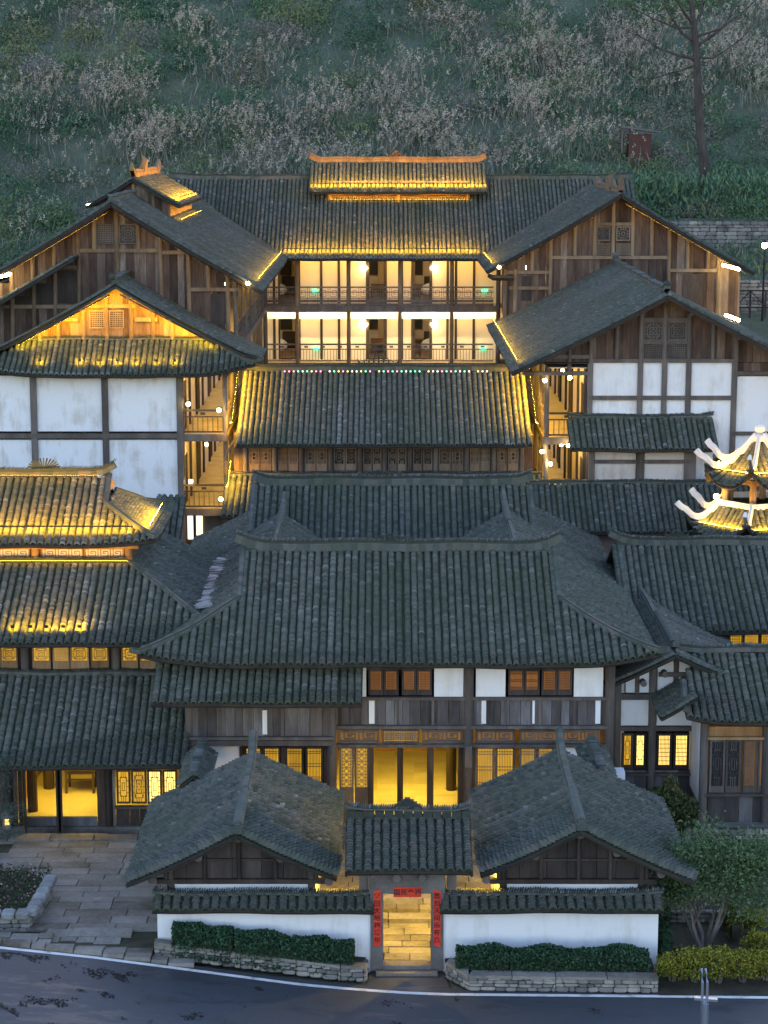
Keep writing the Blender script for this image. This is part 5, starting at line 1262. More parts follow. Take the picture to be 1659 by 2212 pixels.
# ---- right rear wing (D)
def right_rear_wing():
    t = thing('guest_wing', 'boarded rear gable with two fretwork windows, beside the terraced stone walls', 'guest wing', (11.6, 108, 8))
    X, Z, Y0 = 11.6, 18.0, 102.2; ro, dr = 6.55, 3.72
    gable_roof(t, X, Y0, 120, Z, ro, 6.6, dr, 3.75, course=.13, K=3, rid=False, arch=1.5, rk=.37)
    ridge(t, up_line((X, Y0, Z + .08), (X, 114, Z + .08), .3, 16, .08), .22, .2, True, 'ridge', 'honey_post')
    MB().tube([(X, Y0 + .1, Z + .2), (X, Y0 + .1, Z + .85)], [.16, .12], 6).tube([(X, Y0 + 4.5, Z + .2), (X - .1, Y0 + 4.5, Z + .75), (X + .1, Y0 + 4.5, Z + 1.0)], [.3, .18, .04], 6).build('ridge_finial', 'honey_post', t)
    Y = 103.3; fx = lambda x, y=540: at(x, y, Y).x; fz = lambda y: zat(y, Y); gt = lambda x: Z - .2 - .565 * abs(x - X)
    gable_wall(t, X, Z, .565, Y, fx(1090), fx(1600), 11.3, [fx(x) for x in (1190, 1445, 1552)], [(fx(1190), fx(1445), fz(556)), (fx(1445), fx(1552), fz(584)), (fx(1284), fx(1366), fz(484)), (fx(1088), fx(1190), fz(588)), (fx(1100), fx(1190), fz(622))], .32, 'plank_wood', 'honey_post')
    for x, y in ((1242, 552), (1284, 553), (1324, 553), (1366, 553), (1407, 553), (1485, 580), (1150, 588), (1529, 580)): post(t, fx(x), Y - .06, fz(y), gt(fx(x)), .1, 'honey_post')
    for a, c in ((1288, 1318), (1331, 1361)):
        r = R4(a, 489, c, 520, Y); window(t, r[0], r[1], r[2], r[3], Y - .09, 'fret', 'glass_dark', 'honey_post', (7, 7), .05, .03); r = R4(a, 526, c, 551, Y); window(t, r[0], r[1], r[2], r[3], Y - .09, 'grid', 'grey_plank', 'honey_post', (8, 6), .03, .02)
    r = R4(1475, 592, 1518, 660, Y); box(t, 'shutter', 'dark_wood', r[0], r[1], Y - .03, Y - .013, r[2], r[3])
    for a, c in ((1126, 1148),): r = R4(a, 596, c, 650, Y); box(t, 'opening', 'dark_wood', r[0], r[1], Y - .02, Y - .014, r[2], r[3])
    post(t, fx(1092), Y - .1, 11.4, 14.3, .12, 'honey_post'); post(t, fx(1114), Y - .1, 11.4, 14.3, .12, 'honey_post')
    gallery(t, fx(1190), 6.45, Y + .1, 112, [Z3], styles={0: 'key'}, front=False)
    MB().tube([at(1055, 595, Y - .6), at(1065, 600, Y - .7), at(1110, 600, Y - .7)], [.1, .14, .14], 8).build('eave_beam', 'dark_wood', t)
    box(t, 'side_wall', 'plank_wood', 17.6, 17.7, Y, 118, 8, 14)
right_rear_wing()
# ---- rear building closing the court
def rear_building():
    t = thing('rear_building', 'rear guest building with two brightly lit galleries and a golden lantern roof', 'guest building', (0, 114, 8))
    xl, xr, yr, zr, ye, ze = -12.2, 14.1, 118.9, 18.35, 111.5, 14.32
    S = slope(t, (xl, yr, zr), XP, YM, xr - xl, yr - ye, zr - ze, course=.14, K=3, sp=.232, bright_end=True); slope(t, (xl, yr, zr), XP, YP, xr - xl, 7.4, 4, course=.5, K=3)
    ridge(t, up_line((xl, yr, zr + .08), (xr, yr, zr + .08), .1, 12, .05), .22, .2, True)
    # lantern roof
    ya, za, yb, zb = 118.9, 19.28, 116.2, 17.72; a, c = at(668, 400, 117).x, at(1052, 400, 117).x
    S2 = slope(t, (a, ya, za), XP, YM, c - a, ya - yb, za - zb, course=.13, K=3, sp=.232); slope(t, (a, ya, za), XP, YP, c - a, 2.7, 1.5, course=.4, K=3)
    ridge(t, up_line((a - .05, ya, za + .1), (c + .05, ya, za + .1), .25, 18, .08), .22, .22, True, 'ridge', 'honey_wood')
    crest(t, (at(856, 350, ya).x, ya, za + .3), w=1.0, h=.36, mat='honey_wood')
    verge(t, S2, .03, 0); verge(t, S2, S2.L - .03, 0)
    Yl = 117.0; lx = lambda x: at(x, 430, Yl).x; lz = lambda y: zat(y, Yl)
    box(t, 'lantern_wall', 'honey_wood', lx(708), lx(1015), Yl + .1, 119.5, 16.5, 18.3)
    ps = [714, 766, 813, 861, 919, 968, 1008]
    for x, y in zip(ps[:-1], ps[1:]): window(t, lx(x) + .05, lx(y) - .05, lz(440), lz(423), Yl, 'grid', 'glass_brown', 'honey_wood', (12, 4), .03, .025)
    for x in (712, 861, 1011): post(t, lx(x), Yl - .03, lz(444), lz(418), .12, 'honey_wood')
    box(t, 'lantern_sill', 'honey_wood', lx(708), lx(1015), Yl - .15, Yl + .1, lz(446), lz(442)); ridge(t, [(lx(706), Yl - .3, lz(449)), (lx(1018), Yl - .3, lz(449))], .18, .08, True)
    # galleries
    Yf, Yw = 112.6, 114.5; fx = lambda x, y=640: at(x, y, Yf).x; wx = lambda x, y=620: at(x, y, Yw).x
    X0, X1 = -6.45, 6.2; zc = [Z3, Z2]; top = [14.6, Z3 - .12]
    px = [575, 642, 753, 864, 976, 1066]
    doors = [(604, 637), (797, 829), (896, 928)]
    wposts = [592, 646, 694, 732, 793, 833, 868, 891, 931, 967, 985, 1024]
    for k, z in enumerate(zc):
        box(t, 'gallery_floor', 'floor_wood', X0, X1, Yf - .05, Yw, z - .14, z); box(t, 'gallery_ceiling', 'plaster_warm', X0, X1, Yf, Yw, top[k] - .1, top[k] - .05)
        box(t, 'floor_edge', 'post_wood', X0, X1, Yf - .2, Yf - .052, z - .3, z + .02)
        dd = [(wx(a), wx(c)) for a, c in doors]; xs = [X0 - 1.5] + [v for p in dd for v in p] + [X1 + 1.5]
        for a, c in zip(xs[0::2], xs[1::2]): box(t, 'wall_panel', 'plaster_warm', a, c, Yw, Yw + .12, z, top[k] - .1)
        for x in wposts: box(t, 'wall_post', 'dark_wood', wx(x) - .07, wx(x) + .07, Yw - .06, Yw + .01, z, top[k] - .1)
        for a, c in dd:
            frame4(t, a - .08, c + .08, z, z + 2.62, Yw - .08, .09, .22, 'dark_wood', 'door_frame'); box(t, 'door_head', 'plaster_warm', a, c, Yw, Yw + .1, z + 2.62, top[k] - .1)
            # the room behind the open door
            m = (a + c) / 2; box(t, 'room_floor', 'floor_wood', a - .9, c + .9, Yw + .13, Yw + 4.1, z - .1, z); box(t, 'room_wall', 'plaster_warm', a - .9, c + .9, Yw + 4.1, Yw + 4.2, z, z + 2.8)
            for x in (a - .9, c + .9): box(t, 'room_wall', 'plaster_warm', x - .05, x + .05, Yw + .13, Yw + 4.1, z, z + 2.8)
            box(t, 'room_ceiling', 'plaster_warm', a - .9, c + .9, Yw + .13, Yw + 4.1, z + 2.8, z + 2.85)
            w = frame4(t, m - .62, m + .12, z + 1.25, z + 2.5, Yw + 4.02, .05, .07, 'honey_wood', 'room_window'); box(w, 'pane', 'glass_dark', m - .57, m + .07, Yw + 4.06, Yw + 4.07, z + 1.3, z + 2.45)
        for a, c in zip(px[:-1], px[1:]): railing(t, (fx(a), Yf, z), (fx(c), Yf, z), 1.02, 'key' if k == 0 else 'bars')
    for x in px[1:-1]:
        post(t, fx(x), Yf - .02, Z2 - .6, 14.6, .11, 'honey_post')
        for zz_ in (14.1, 11.1): MB().tube([(fx(x), Yf - .1, zz_ - .35), (fx(x), Yf - .18, zz_), (fx(x), Yf - .5, zz_ + .3)], [.05, .06, .05], 6).build('bracket', 'honey_post', t)
    for x in (X0, X1): post(t, x, Yf, Z2 - .6, 14.6, .12, 'post_wood')
    beam(t, X0, X1, Yf - .02, 14.5, .16, .16, 'dark_wood')
    # ceiling cove of the lower gallery hangs as a pale band
    box(t, 'cove_panel', 'plaster_warm', X0, X1, Yf + .6, Yf + .65, top[1] - .62, top[1] - .11)
    box(t, 'back_wall', 'plaster_warm', xl, xr, Yw + 4.4, Yw + 4.5, 5, 17); box(t, 'base_wall', 'plank_wood', X0, X1, Yf, Yf + .1, 5, Z2 - .3)
    return fx, wx
fxb, wxb = rear_building()
def rooms():
    Yw = 114.5; n = 0
    for fl, z in (('upper', Z3), ('lower', Z2)):
        for k, (a, c) in enumerate(((604, 637), (797, 829), (896, 928))):
            xa, xc = at(a, 620, Yw).x, at(c, 620, Yw).x; m = (xa + xc) / 2
            where = 'first' if k == 0 else ('second' if k == 1 else 'third')
            if k < 2:
                b = MB()
                for i in range(7): b.tube([(m + .12 + i * .07, Yw + 3.92 + .03 * (i % 2), z + .05), (m + .12 + i * .07, Yw + 3.92 + .03 * (i % 2), z + 2.6)], .045, 6)
                tag(b.build('curtain', 'curtain', None, (m, Yw + 3.9, z)), f'pleated beige curtain in the {where} open room of the {fl} rear gallery', 'curtain')
            t = thing('desk', f'honey wood desk in the {where} open room of the {fl} rear gallery', 'desk', (m, Yw + 3.3, z))
            s = -.15 if k == 2 else .12
            box(t, 'desktop', 'honey_wood', m + s - .45, m + s + .45, Yw + 3.0, Yw + 3.8, z + .74, z + .79)
            for dx in (-.4, .4): box(t, 'side', 'honey_wood', m + s + dx - .03, m + s + dx + .03, Yw + 3.05, Yw + 3.75, z, z + .739)
            box(t, 'drawer', 'honey_wood', m + s - .36, m + s + .36, Yw + 3.08, Yw + 3.12, z + .5, z + .735)
            if k != 1:
                q = xc - .15 if k == 2 else xa + .1
                t = thing('bed', f'bed with puffy white duvet in the {where} open room of the {fl} rear gallery', 'bed', (q, Yw + 1.8, z))
                b = MB(); b.ball((q + (.25 if k == 2 else -.3), Yw + 1.6, z + .62), .55, 12, 8, .7); b.build('duvet', 'bedding', t, smooth=True)
                box(t, 'base', 'honey_wood', q - .3, q + .8, Yw + 1.2, Yw + 2.6, z, z + .35); box(t, 'headboard', 'dark_wood', q - .1, q + .75, Yw + 2.62, Yw + 2.7, z, z + 1.3)
            b = MB().box(m - .25, m + .25, Yw + 1.9, Yw + 2.3, z + 2.74, z + 2.79)
            tag(b.build('room_lamp', 'panel_soft', None, (m, Yw + 2.1, z + 2.74)), f'flat ceiling lamp in the {where} open room of the {fl} rear gallery', 'lamp')
glow('panel_soft', (1.0, .72, .35), 9)
rooms()
# ------------------------------------------------------------------ hexagonal pavilion at the right edge
def pavilion():
    C = Vector((13.98, 76.3, 0)); rot = math.radians(12)
    t = thing('pavilion', 'two-tier hexagonal pavilion with floodlit white upswept ridges', 'pavilion', (C.x, C.y, 3))
    def ring(r, z): return [Vector((C.x + r * math.cos(rot + i * math.pi / 3), C.y + r * math.sin(rot + i * math.pi / 3), z)) for i in range(6)]
    def tier(r0, z0, r1, z1, tip, cap):
        A, B = ring(r0, z0), ring(r1, z1)
        for i in range(6):
            a, b, c, d = A[i], A[(i + 1) % 6], B[i], B[(i + 1) % 6]; m = (c + d) / 2
            n_ = Vector((m.x - C.x, m.y - C.y, 0)).normalized(); e_ = (d - c).normalized(); L = (d - c).length; q = (b - a).length
            ap1 = r1 * math.cos(math.pi / 6); ap0 = r0 * math.cos(math.pi / 6); run = ap1 - ap0; g = (L - q) / 2
            org = Vector((c.x, c.y, z0)) - n_ * run
            S = slope(t, org, e_, n_, L, run, z0 - z1, lambda s: (max(0, 1 - min(s, L - s) / g) if min(s, L - s) < g else 0, 1.0), sag=.5, course=.1, sp=.215, lift=lambda s, q_: tip * (max(0, 1 - min(s, L - s) / (L * .42)) ** 2) * q_ ** 2)
            pts = []
            for k in range(8):
                u = k / 7; p = S.P(g * (1 - u), u); pts.append(p + Vector((0, 0, .12)))
            d_ = Vector((c.x - C.x, c.y - C.y, 0)).normalized(); pts += [pts[-1] + d_ * .2 + Vector((0, 0, .1)), pts[-1] + d_ * .36 + Vector((0, 0, .26))]
            ridge(t, pts, .15, .16, False, 'hip_ridge', 'white_ridge')
        if cap:
            for i in range(6): ridge(t, [A[i] + Vector((0, 0, .06)), A[(i + 1) % 6] + Vector((0, 0, .06))], .2, .14, False, 'collar_ridge', 'white_ridge')
    tier(1.5, 7.35, 2.85, 6.3, .75, True)
    tier(.12, 9.75, 2.15, 8.2, .8, False)
    m = MB(); m.tube([(C.x, C.y, 9.7), (C.x, C.y, 9.95)], [.3, .22], 10); m.ball((C.x, C.y, 10.15), .2, 10, 7); m.build('finial', 'white_ridge', t, smooth=True)
    for p in ring(1.3, 0): post(t, p.x, p.y, 7.3, 8.4, .13, 'honey_wood')
    for a, b in zip(ring(1.32, 0), ring(1.32, 0)[1:] + ring(1.32, 0)[:1]): MB().bar(a + Vector((0, 0, 8.3)), b + Vector((0, 0, 8.3)), .12, .2).build('beam', 'honey_wood', t)
    P = ring(1.75, 0)
    for i, (a, b) in enumerate(zip(P, P[1:] + P[:1])):
        d = (b - a).normalized(); n = 5
        for k in range(n):
            if i == 3 and k < 3: pass
            u, v = a + (b - a) * (k / n) + d * .01, a + (b - a) * ((k + 1) / n) - d * .01
            MB().bar((u + v) / 2 + Vector((0, 0, 3)), (u + v) / 2 + Vector((0, 0, 6.5)), .04, (v - u).length, d).build('plank', 'dark_wood', t) if i in (2, 3, 4) else None
        post(t, a.x, a.y, 3, 6.6, .13, 'dark_wood')
    box(t, 'platform', 'stone', C.x - 2, C.x + 2, C.y - 2, C.y + 2, 2, 3)
pavilion()
# ------------------------------------------------------------------ lamps
def lamps():
    # shielded strips on the roofs: (label, x0, y0, z0, x1, y1, z1, aim, strength)
    xa, xb = at(612, 555, 111.9).x, at(1035, 555, 111.9).x
    for lab, a, b_, aim, m in (
        ('golden light strip on the rear building eave tiles', (xa, 111.75, 14.86), (xb, 111.75, 14.86), (0, 1, -.05), 'strip'),
        ('golden light strip on the rear lantern roof eave', (at(670, 415, 116.5).x, 116.4, 18.2), (at(1052, 415, 116.5).x, 116.4, 18.2), (0, 1, -.05), 'strip'),
        ('golden light strip under the rear lantern roof windows', (at(712, 445, 116.5).x, 116.6, 17.28), (at(1010, 445, 116.5).x, 116.6, 17.28), (0, 1, .5), 'strip_low'),
        ('golden light strip on the top roof eave of the tiered house', (-17, 64.3, 8.74), (at(290, 1160, 64.4).x, 64.3, 8.74), (0, 1, -.05), 'strip'),
        ('golden light strip on the hipped end of the tiered house top roof', (-7.45, 64.9, 8.68), (-7.45, 68.6, 8.68), (-1, 0, -.05), 'strip_bright'),
        ('golden light strip below the gilded clerestory of the tiered house', (-17, 64.3, 7.6), (at(276, 1210, 64.5).x, 64.3, 7.6), (0, 1, .4), 'strip_low'),
        ('golden light strip on the ridge of the tiered house top roof', (-17, 66.4, 10.0), (-9.3, 66.4, 10.0), (0, 1, .3), 'strip_low'),
        ('golden light strip on the lantern roof eave of the tall boarded gable', (-9.55, 97.2, 18.0), (-9.55, 107.8, 18.0), (-1, 0, -.05), 'strip'),
        ('golden light strip under the lantern roof eave of the tall boarded gable', (-9.4, 97.2, 17.0), (-9.4, 107.8, 17.0), (-1, 0, .5), 'strip_low'),
        ('warm light strip along the court eave of the tall boarded gable', (-5.42, 90.2, 14.75), (-5.42, 110.5, 14.75), (-1, 0, -.05), 'strip_eave'),
        ('warm light strip along the court eave of the half-timbered wing', (5.35, 83.5, 11.95), (5.35, 102.2, 11.95), (1, 0, -.05), 'strip_eave'),
        ('warm light strip along the court eave of the gable by the stone walls', (5.28, 102.6, 14.7), (5.28, 110.5, 14.7), (1, 0, -.05), 'strip_eave')):
        strip('roof_light', lab, a, b_, aim, m, .045)
    # gable wash lights tucked under the verges of the boarded gables
    for X, Z, k, Y, sg, L, lab, m in ((-11.6, 18.07, .59, 89.0, 1, 5.8, 'warm light strip under the court verge of the tall boarded gable', 'strip_verge'), (-11.6, 18.07, .59, 89.0, -1, 6.4, 'warm light strip under the outer verge of the tall boarded gable', 'strip_verge'),
                                      (-11.1, 14.82, .53, 85.7, 1, 4.1, 'golden light strip under the court verge of the small floodlit gable', 'strip_flood'), (-11.1, 14.82, .53, 85.7, -1, 4.1, 'golden light strip under the outer verge of the small floodlit gable', 'strip_flood'),
                                      (11.6, 18.0, .565, 102.4, 1, 6.2, 'warm light strip under the outer verge of the gable by the stone walls', 'strip_verge'), (11.6, 18.0, .565, 102.4, -1, 6.0, 'warm light strip under the court verge of the gable by the stone walls', 'strip_verge')):
        strip('verge_light', lab, (X + sg * .2, Y, Z - .42), (X + sg * L, Y, Z - .42 - k * (L - .2)), (0, 1, -.5), m, .05 if m == 'strip_flood' else .035)
    # bright linear fittings at the outer eaves
    for (a, b, lab) in ((at(-10, 600, 88.6), at(22, 592, 89.6), 'bright linear floodlight at the outer eave of the tall boarded gable'), (at(1560, 572, 102.3), at(1598, 582, 102.3), 'bright linear floodlight at the eave corner by the street lamp'), (at(1566, 680, 101.6), at(1598, 692, 101.6), 'bright linear floodlight over the half-timbered wing roof')):
        t = thing('floodlight', lab, 'floodlight', a); MB().tube([a, b], .07, 8).build('tube', 'bulb', t); MB().bar(a + Vector((0, .05, .12)), b + Vector((0, .05, .12)), .2, .04).build('reflector', 'metal_dark', t)
    # spot uplights on the tile rows
    def spot(p, lab, grp, aim=(0, 1, .55)):
        p = Vector(p); t = thing('tile_uplight', lab, 'uplight', p, grp)
        b = MB(); b.box(p.x - .06, p.x + .06, p.y - .05, p.y - .02, p.z - .02, p.z + .07); b.build('housing', 'metal_dark', t)
        MB().add([p + Vector((-.05, -.015, -.01)), p + Vector((.05, -.015, -.01)), p + Vector((.05, -.015, .06)), p + Vector((-.05, -.015, .06))], [(0, 1, 2, 3)]).build('lens', 'spot_lens', t)
    for x in (88, 173, 215, 255, 295, 338, 378): q = at(x, 800, 84.9); spot((q.x, 84.85, 11.75), 'small uplight on the skirt roof below the floodlit gable', 'uplights on the skirt roof')
    for x in (30, 68, 103, 139, 174): q = at(x, 1385, 61.7); spot((q.x, 61.6, 6.12), 'small uplight on the middle roof of the tiered house', 'uplights on the tiered house')
    # rear galleries
    ceil_y = 112.85
    strip('cove_light', 'very bright cove light along the lower rear gallery ceiling', (-6.3, 112.72, 11.38), (6.1, 112.72, 11.38), (0, 1, -.3), 'cove_band', .05)
    strip('cove_light', 'added warm strip brightening the wall of the lower rear gallery', (-6.3, 113.4, 11.3), (6.1, 113.4, 11.3), (0, 1, -.9), 'cove', .1)  # added to light the gallery, since the cove panel blocks the cove light
    strip('cove_light', 'warm wall-washing strip inside the upper rear gallery', (-6.3, 113.4, 14.3), (6.1, 113.4, 14.3), (0, 1, -.9), 'cove', .06)
    strip('cove_light', 'soft cove light along the upper rear gallery ceiling', (-6.3, 112.75, 14.2), (6.1, 112.75, 14.2), (0, 1, -.2), 'strip_low', .05)
    for fl, z in (('upper', Z3), ('lower', Z2)):
        for k, x in enumerate((790, 934)):
            p = at(x, 633 if z == Z3 else 700, 114.3); globe('wall_lamp', f'round wall lamp beside a door of the {fl} rear gallery', (p.x, 114.3, z + 1.95), .1, 'bulb', f'wall lamps of the {fl} rear gallery')
    for x, y in ((680, 632), (1047, 632), (683, 757), (1044, 757)):
        p = at(x, y, 114.3); fl = 'upper' if y < 700 else 'lower'
        tag(MB().box(p.x - .14, p.x + .14, 114.36, 114.42, p.z + .02, p.z + .14).build('exit_sign', 'exit_green', None, p), f'small green exit sign low on the {fl} rear gallery wall', 'exit sign', f'exit signs of the {fl} gallery')
    # wing gallery lamps
    for s, nm in ((-1, 'white-walled'), (1, 'half-timbered')):
        for z, fl in ((Z1, 'lower'), (Z2, 'upper')):
            for k in range(7):
                y = 86.6 + k * 3.6; globe('gallery_lamp', f'globe lamp hanging in the {fl} gallery of the {nm} wing', (s * 7.5, y, z + 2.55), .07, 'bulb_soft', f'lamps of the {fl} {nm} wing gallery')
    for s, nm in ((-1, 'white-walled'), (1, 'half-timbered')):  # added strips, out of view, that brighten the wing corridors
        for z, fl in ((Z1, 'lower'), (Z2, 'upper')): strip('corridor_fill', f'added unseen ceiling strip brightening the {fl} gallery of the {nm} wing', (s * 7.5, 86, z + 2.8), (s * 7.5, 110, z + 2.8), (0, 0, -1), 'strip_fill', .12)
    for k in range(6): globe('gallery_lamp', 'globe lamp hanging in the top gallery of the tall boarded gable', (-7.3, 91.6 + k * 3.4, Z3 + 2.5), .09, 'bulb_soft', 'lamps of the top gallery')
    for k in range(3): globe('gallery_lamp', 'globe lamp hanging in the gallery by the stone walls', (7.3, 104.4 + k * 3, Z3 + 2.4), .09, 'bulb_soft', 'lamps of the gallery by the stone walls')
    # bulbs on the posts facing us
    for x, y, Y, lab in ((407, 873, 85.1, 'bright bulb at the front corner under the skirt roof eave'), (473, 886, 85.0, 'bright bulb on the upper gallery post of the white-walled wing'), (412, 1040, 85.3, 'bright bulb in the lower gallery front of the white-walled wing'), (477, 1078, 85.0, 'bright bulb on the lower gallery post of the white-walled wing'),
                         (1177, 822, 84.2, 'bright bulb on the upper gallery post of the half-timbered wing'), (1228, 962, 84.0, 'bright bulb below the bay roof of the half-timbered wing'), (1250, 971, 84.2, 'bright bulb beside the bay of the half-timbered wing'), (1171, 975, 84.2, 'bright bulb on the middle gallery post of the half-timbered wing'), (1189, 1002, 84.3, 'bright bulb on the lower gallery post of the half-timbered wing'), (1231, 816, 84.5, 'bright bulb over the upper gallery of the half-timbered wing'),
                         (190, 441, 97.0, 'bright bulb at the outer eave of the lantern roof'), (535, 612, 88.6, 'bright bulb under the court eave of the tall boarded gable'), (1078, 577, 102.2, 'bright bulb under the court eave of the gable by the stone walls')):
        globe('corner_bulb', lab, at(x, y, Y), .085, 'bulb')
    # lights behind the wings that wash the middle hall roof ends
    for s, lab in ((-1, 'warm light strip under the gallery floor of the white-walled wing facing the court'), (1, 'warm light strip under the gallery floor of the half-timbered wing facing the court')):
        strip('gallery_light', lab, (s * 6.3, 84.4, 9.25), (s * 6.3, 88.8, 11.1), (-s * .55, 0, -1), 'strip_court', .09)
    strip('gallery_light', 'warm light strip above the skirt roof beside the white-walled wing', (-6.4, 82.9, 6.85), (-6.4, 84.9, 7.6), (.5, 0, -1), 'strip_court', .07)
    # eave light over the lattice row, porch light, pavilion lights, forecourt light
    strip('eave_light', 'warm light strip under the eave of the middle hall', (-5.6, 84.5, 8.5), (5.6, 84.5, 8.5), (0, 1, -.3), 'strip_verge', .05)
    strip('eave_light', 'warm light strip under the porch house eave', (9.8, 60.15, 3.72), (16, 60.15, 3.72), (0, 1, .3), 'strip_dim', .04)
    C = Vector((13.98, 76.3, 0))
    for i in range(6):
        a = math.radians(12) + (i + .5) * math.pi / 3; d = Vector((math.cos(a), math.sin(a), 0)); e = Vector((-d.y, d.x, 0))
        p = C + d * 2.15; strip('pavilion_light', 'golden light strip on a lower eave of the pavilion', p - e * 1.0 + Vector((0, 0, 6.72)), p + e * 1.0 + Vector((0, 0, 6.72)), -d + Vector((0, 0, .5)), 'strip_pav', .05, 'lower eave lights of the pavilion')
        p = C + d * 1.6; strip('pavilion_light', 'golden light strip on an upper eave of the pavilion', p - e * .7 + Vector((0, 0, 8.72)), p + e * .7 + Vector((0, 0, 8.72)), -d + Vector((0, 0, .6)), 'strip_pav', .05, 'upper eave lights of the pavilion')
    globe('pavilion_lamp', 'bright bulb between the two roofs of the pavilion', (C.x - 1.7, C.y - .9, 7.75), .1, 'bulb')
    for x, lab in ((-1.0, 'wall lamp on the gatehouse by the slab path facing the forecourt'), (2.5, 'wall lamp on the gatehouse by the garden tree facing the forecourt')):
        globe('forecourt_lamp', lab, (x - .3 if x < 0 else x + .1, 52.3, 2.25), .09, 'bulb_court')
    # ground-level lamp stone lantern at the left edge
for n, c, s in (('strip_pav', (1.0, .52, .04), 150), ('cove_band', (1.0, .74, .34), 90), ('strip_fill', (1.0, .60, .08), 10), ('strip_low', (1.0, .49, .03), 30), ('strip_verge', (1.0, .52, .06), 9), ('strip_dim', (1.0, .52, .04), 12), ('strip_flood', (1.0, .57, .02), 100), ('strip_bright', (1.0, .52, .04), 150), ('strip_eave', (1.0, .52, .05), 34), ('strip_court', (1.0, .50, .03), 180), ('cove', (1.0, .68, .25), 23), ('spot_lens', (1.0, .50, .02), 420), ('bulb_soft', (1.0, .66, .16), 130), ('bulb_court', (1.0, .62, .04), 1250)): glow(n, c, s)
lamps()
# ------------------------------------------------------------------ planters, hedges, garden
def hedge(name, pts, w, h, n, size, mat, label, cat='hedge', z0=.15, lump=.28, group=None):
    """clipped leafy row along a polyline (ground points)"""
    pts = [Vector(p) for p in pts]; P = []; seg = [(b - a).length for a, b in zip(pts[:-1], pts[1:])]; tot = sum(seg)
    ph = U(0, 6)
    for a, b, L in zip(pts[:-1], pts[1:], seg):
        k = int(n * L / tot); u = nrg.random(k); th = nrg.uniform(-.15, math.pi + .15, k); r = np.clip(1 - np.abs(nrg.normal(0, .16, k)), .2, 1.12)
        g = 1 + lump * (np.sin(u * L * 5.2 + ph) * .5 + np.sin(u * L * 2.3 + ph * 2) * .5) * .5
        d = (b - a) / L; nn = Vector((d.y, -d.x, 0))
        base = np.array(a)[None] + np.outer(u, np.array(b - a)); ex = .8 + .2 * np.abs(np.sin(th))
        off = np.cos(th) * r * w / 2 * g * ex; zz_ = np.clip(np.sin(th), -.1, 1) ** .6 if False else np.sign(np.sin(th)) * np.abs(np.sin(th)) ** .6
        P.append(base + np.outer(off, np.array(nn)) + np.outer(zz_ * r * h * g, (0, 0, 1)))
    P = np.concatenate(P); V, F = leaf_quads(P, size, .6)
    c = pts[len(pts) // 2]; t = thing(name, label, cat, (c.x, c.y, c.z), group)
    tint = np.clip(nrg.normal(.42, .2, len(F)) + (P[:, 2] - c.z) / h * .15, 0, 1)
    mesh_obj('foliage', V, F, mat, t, tint=tint)
    core = MB()
    for a, b in zip(pts[:-1], pts[1:]): core.bar(a + Vector((0, 0, h * .4)), b + Vector((0, 0, h * .4)), w * .5, h * .7)
    core.build('branches', 'soil', t)
    return t
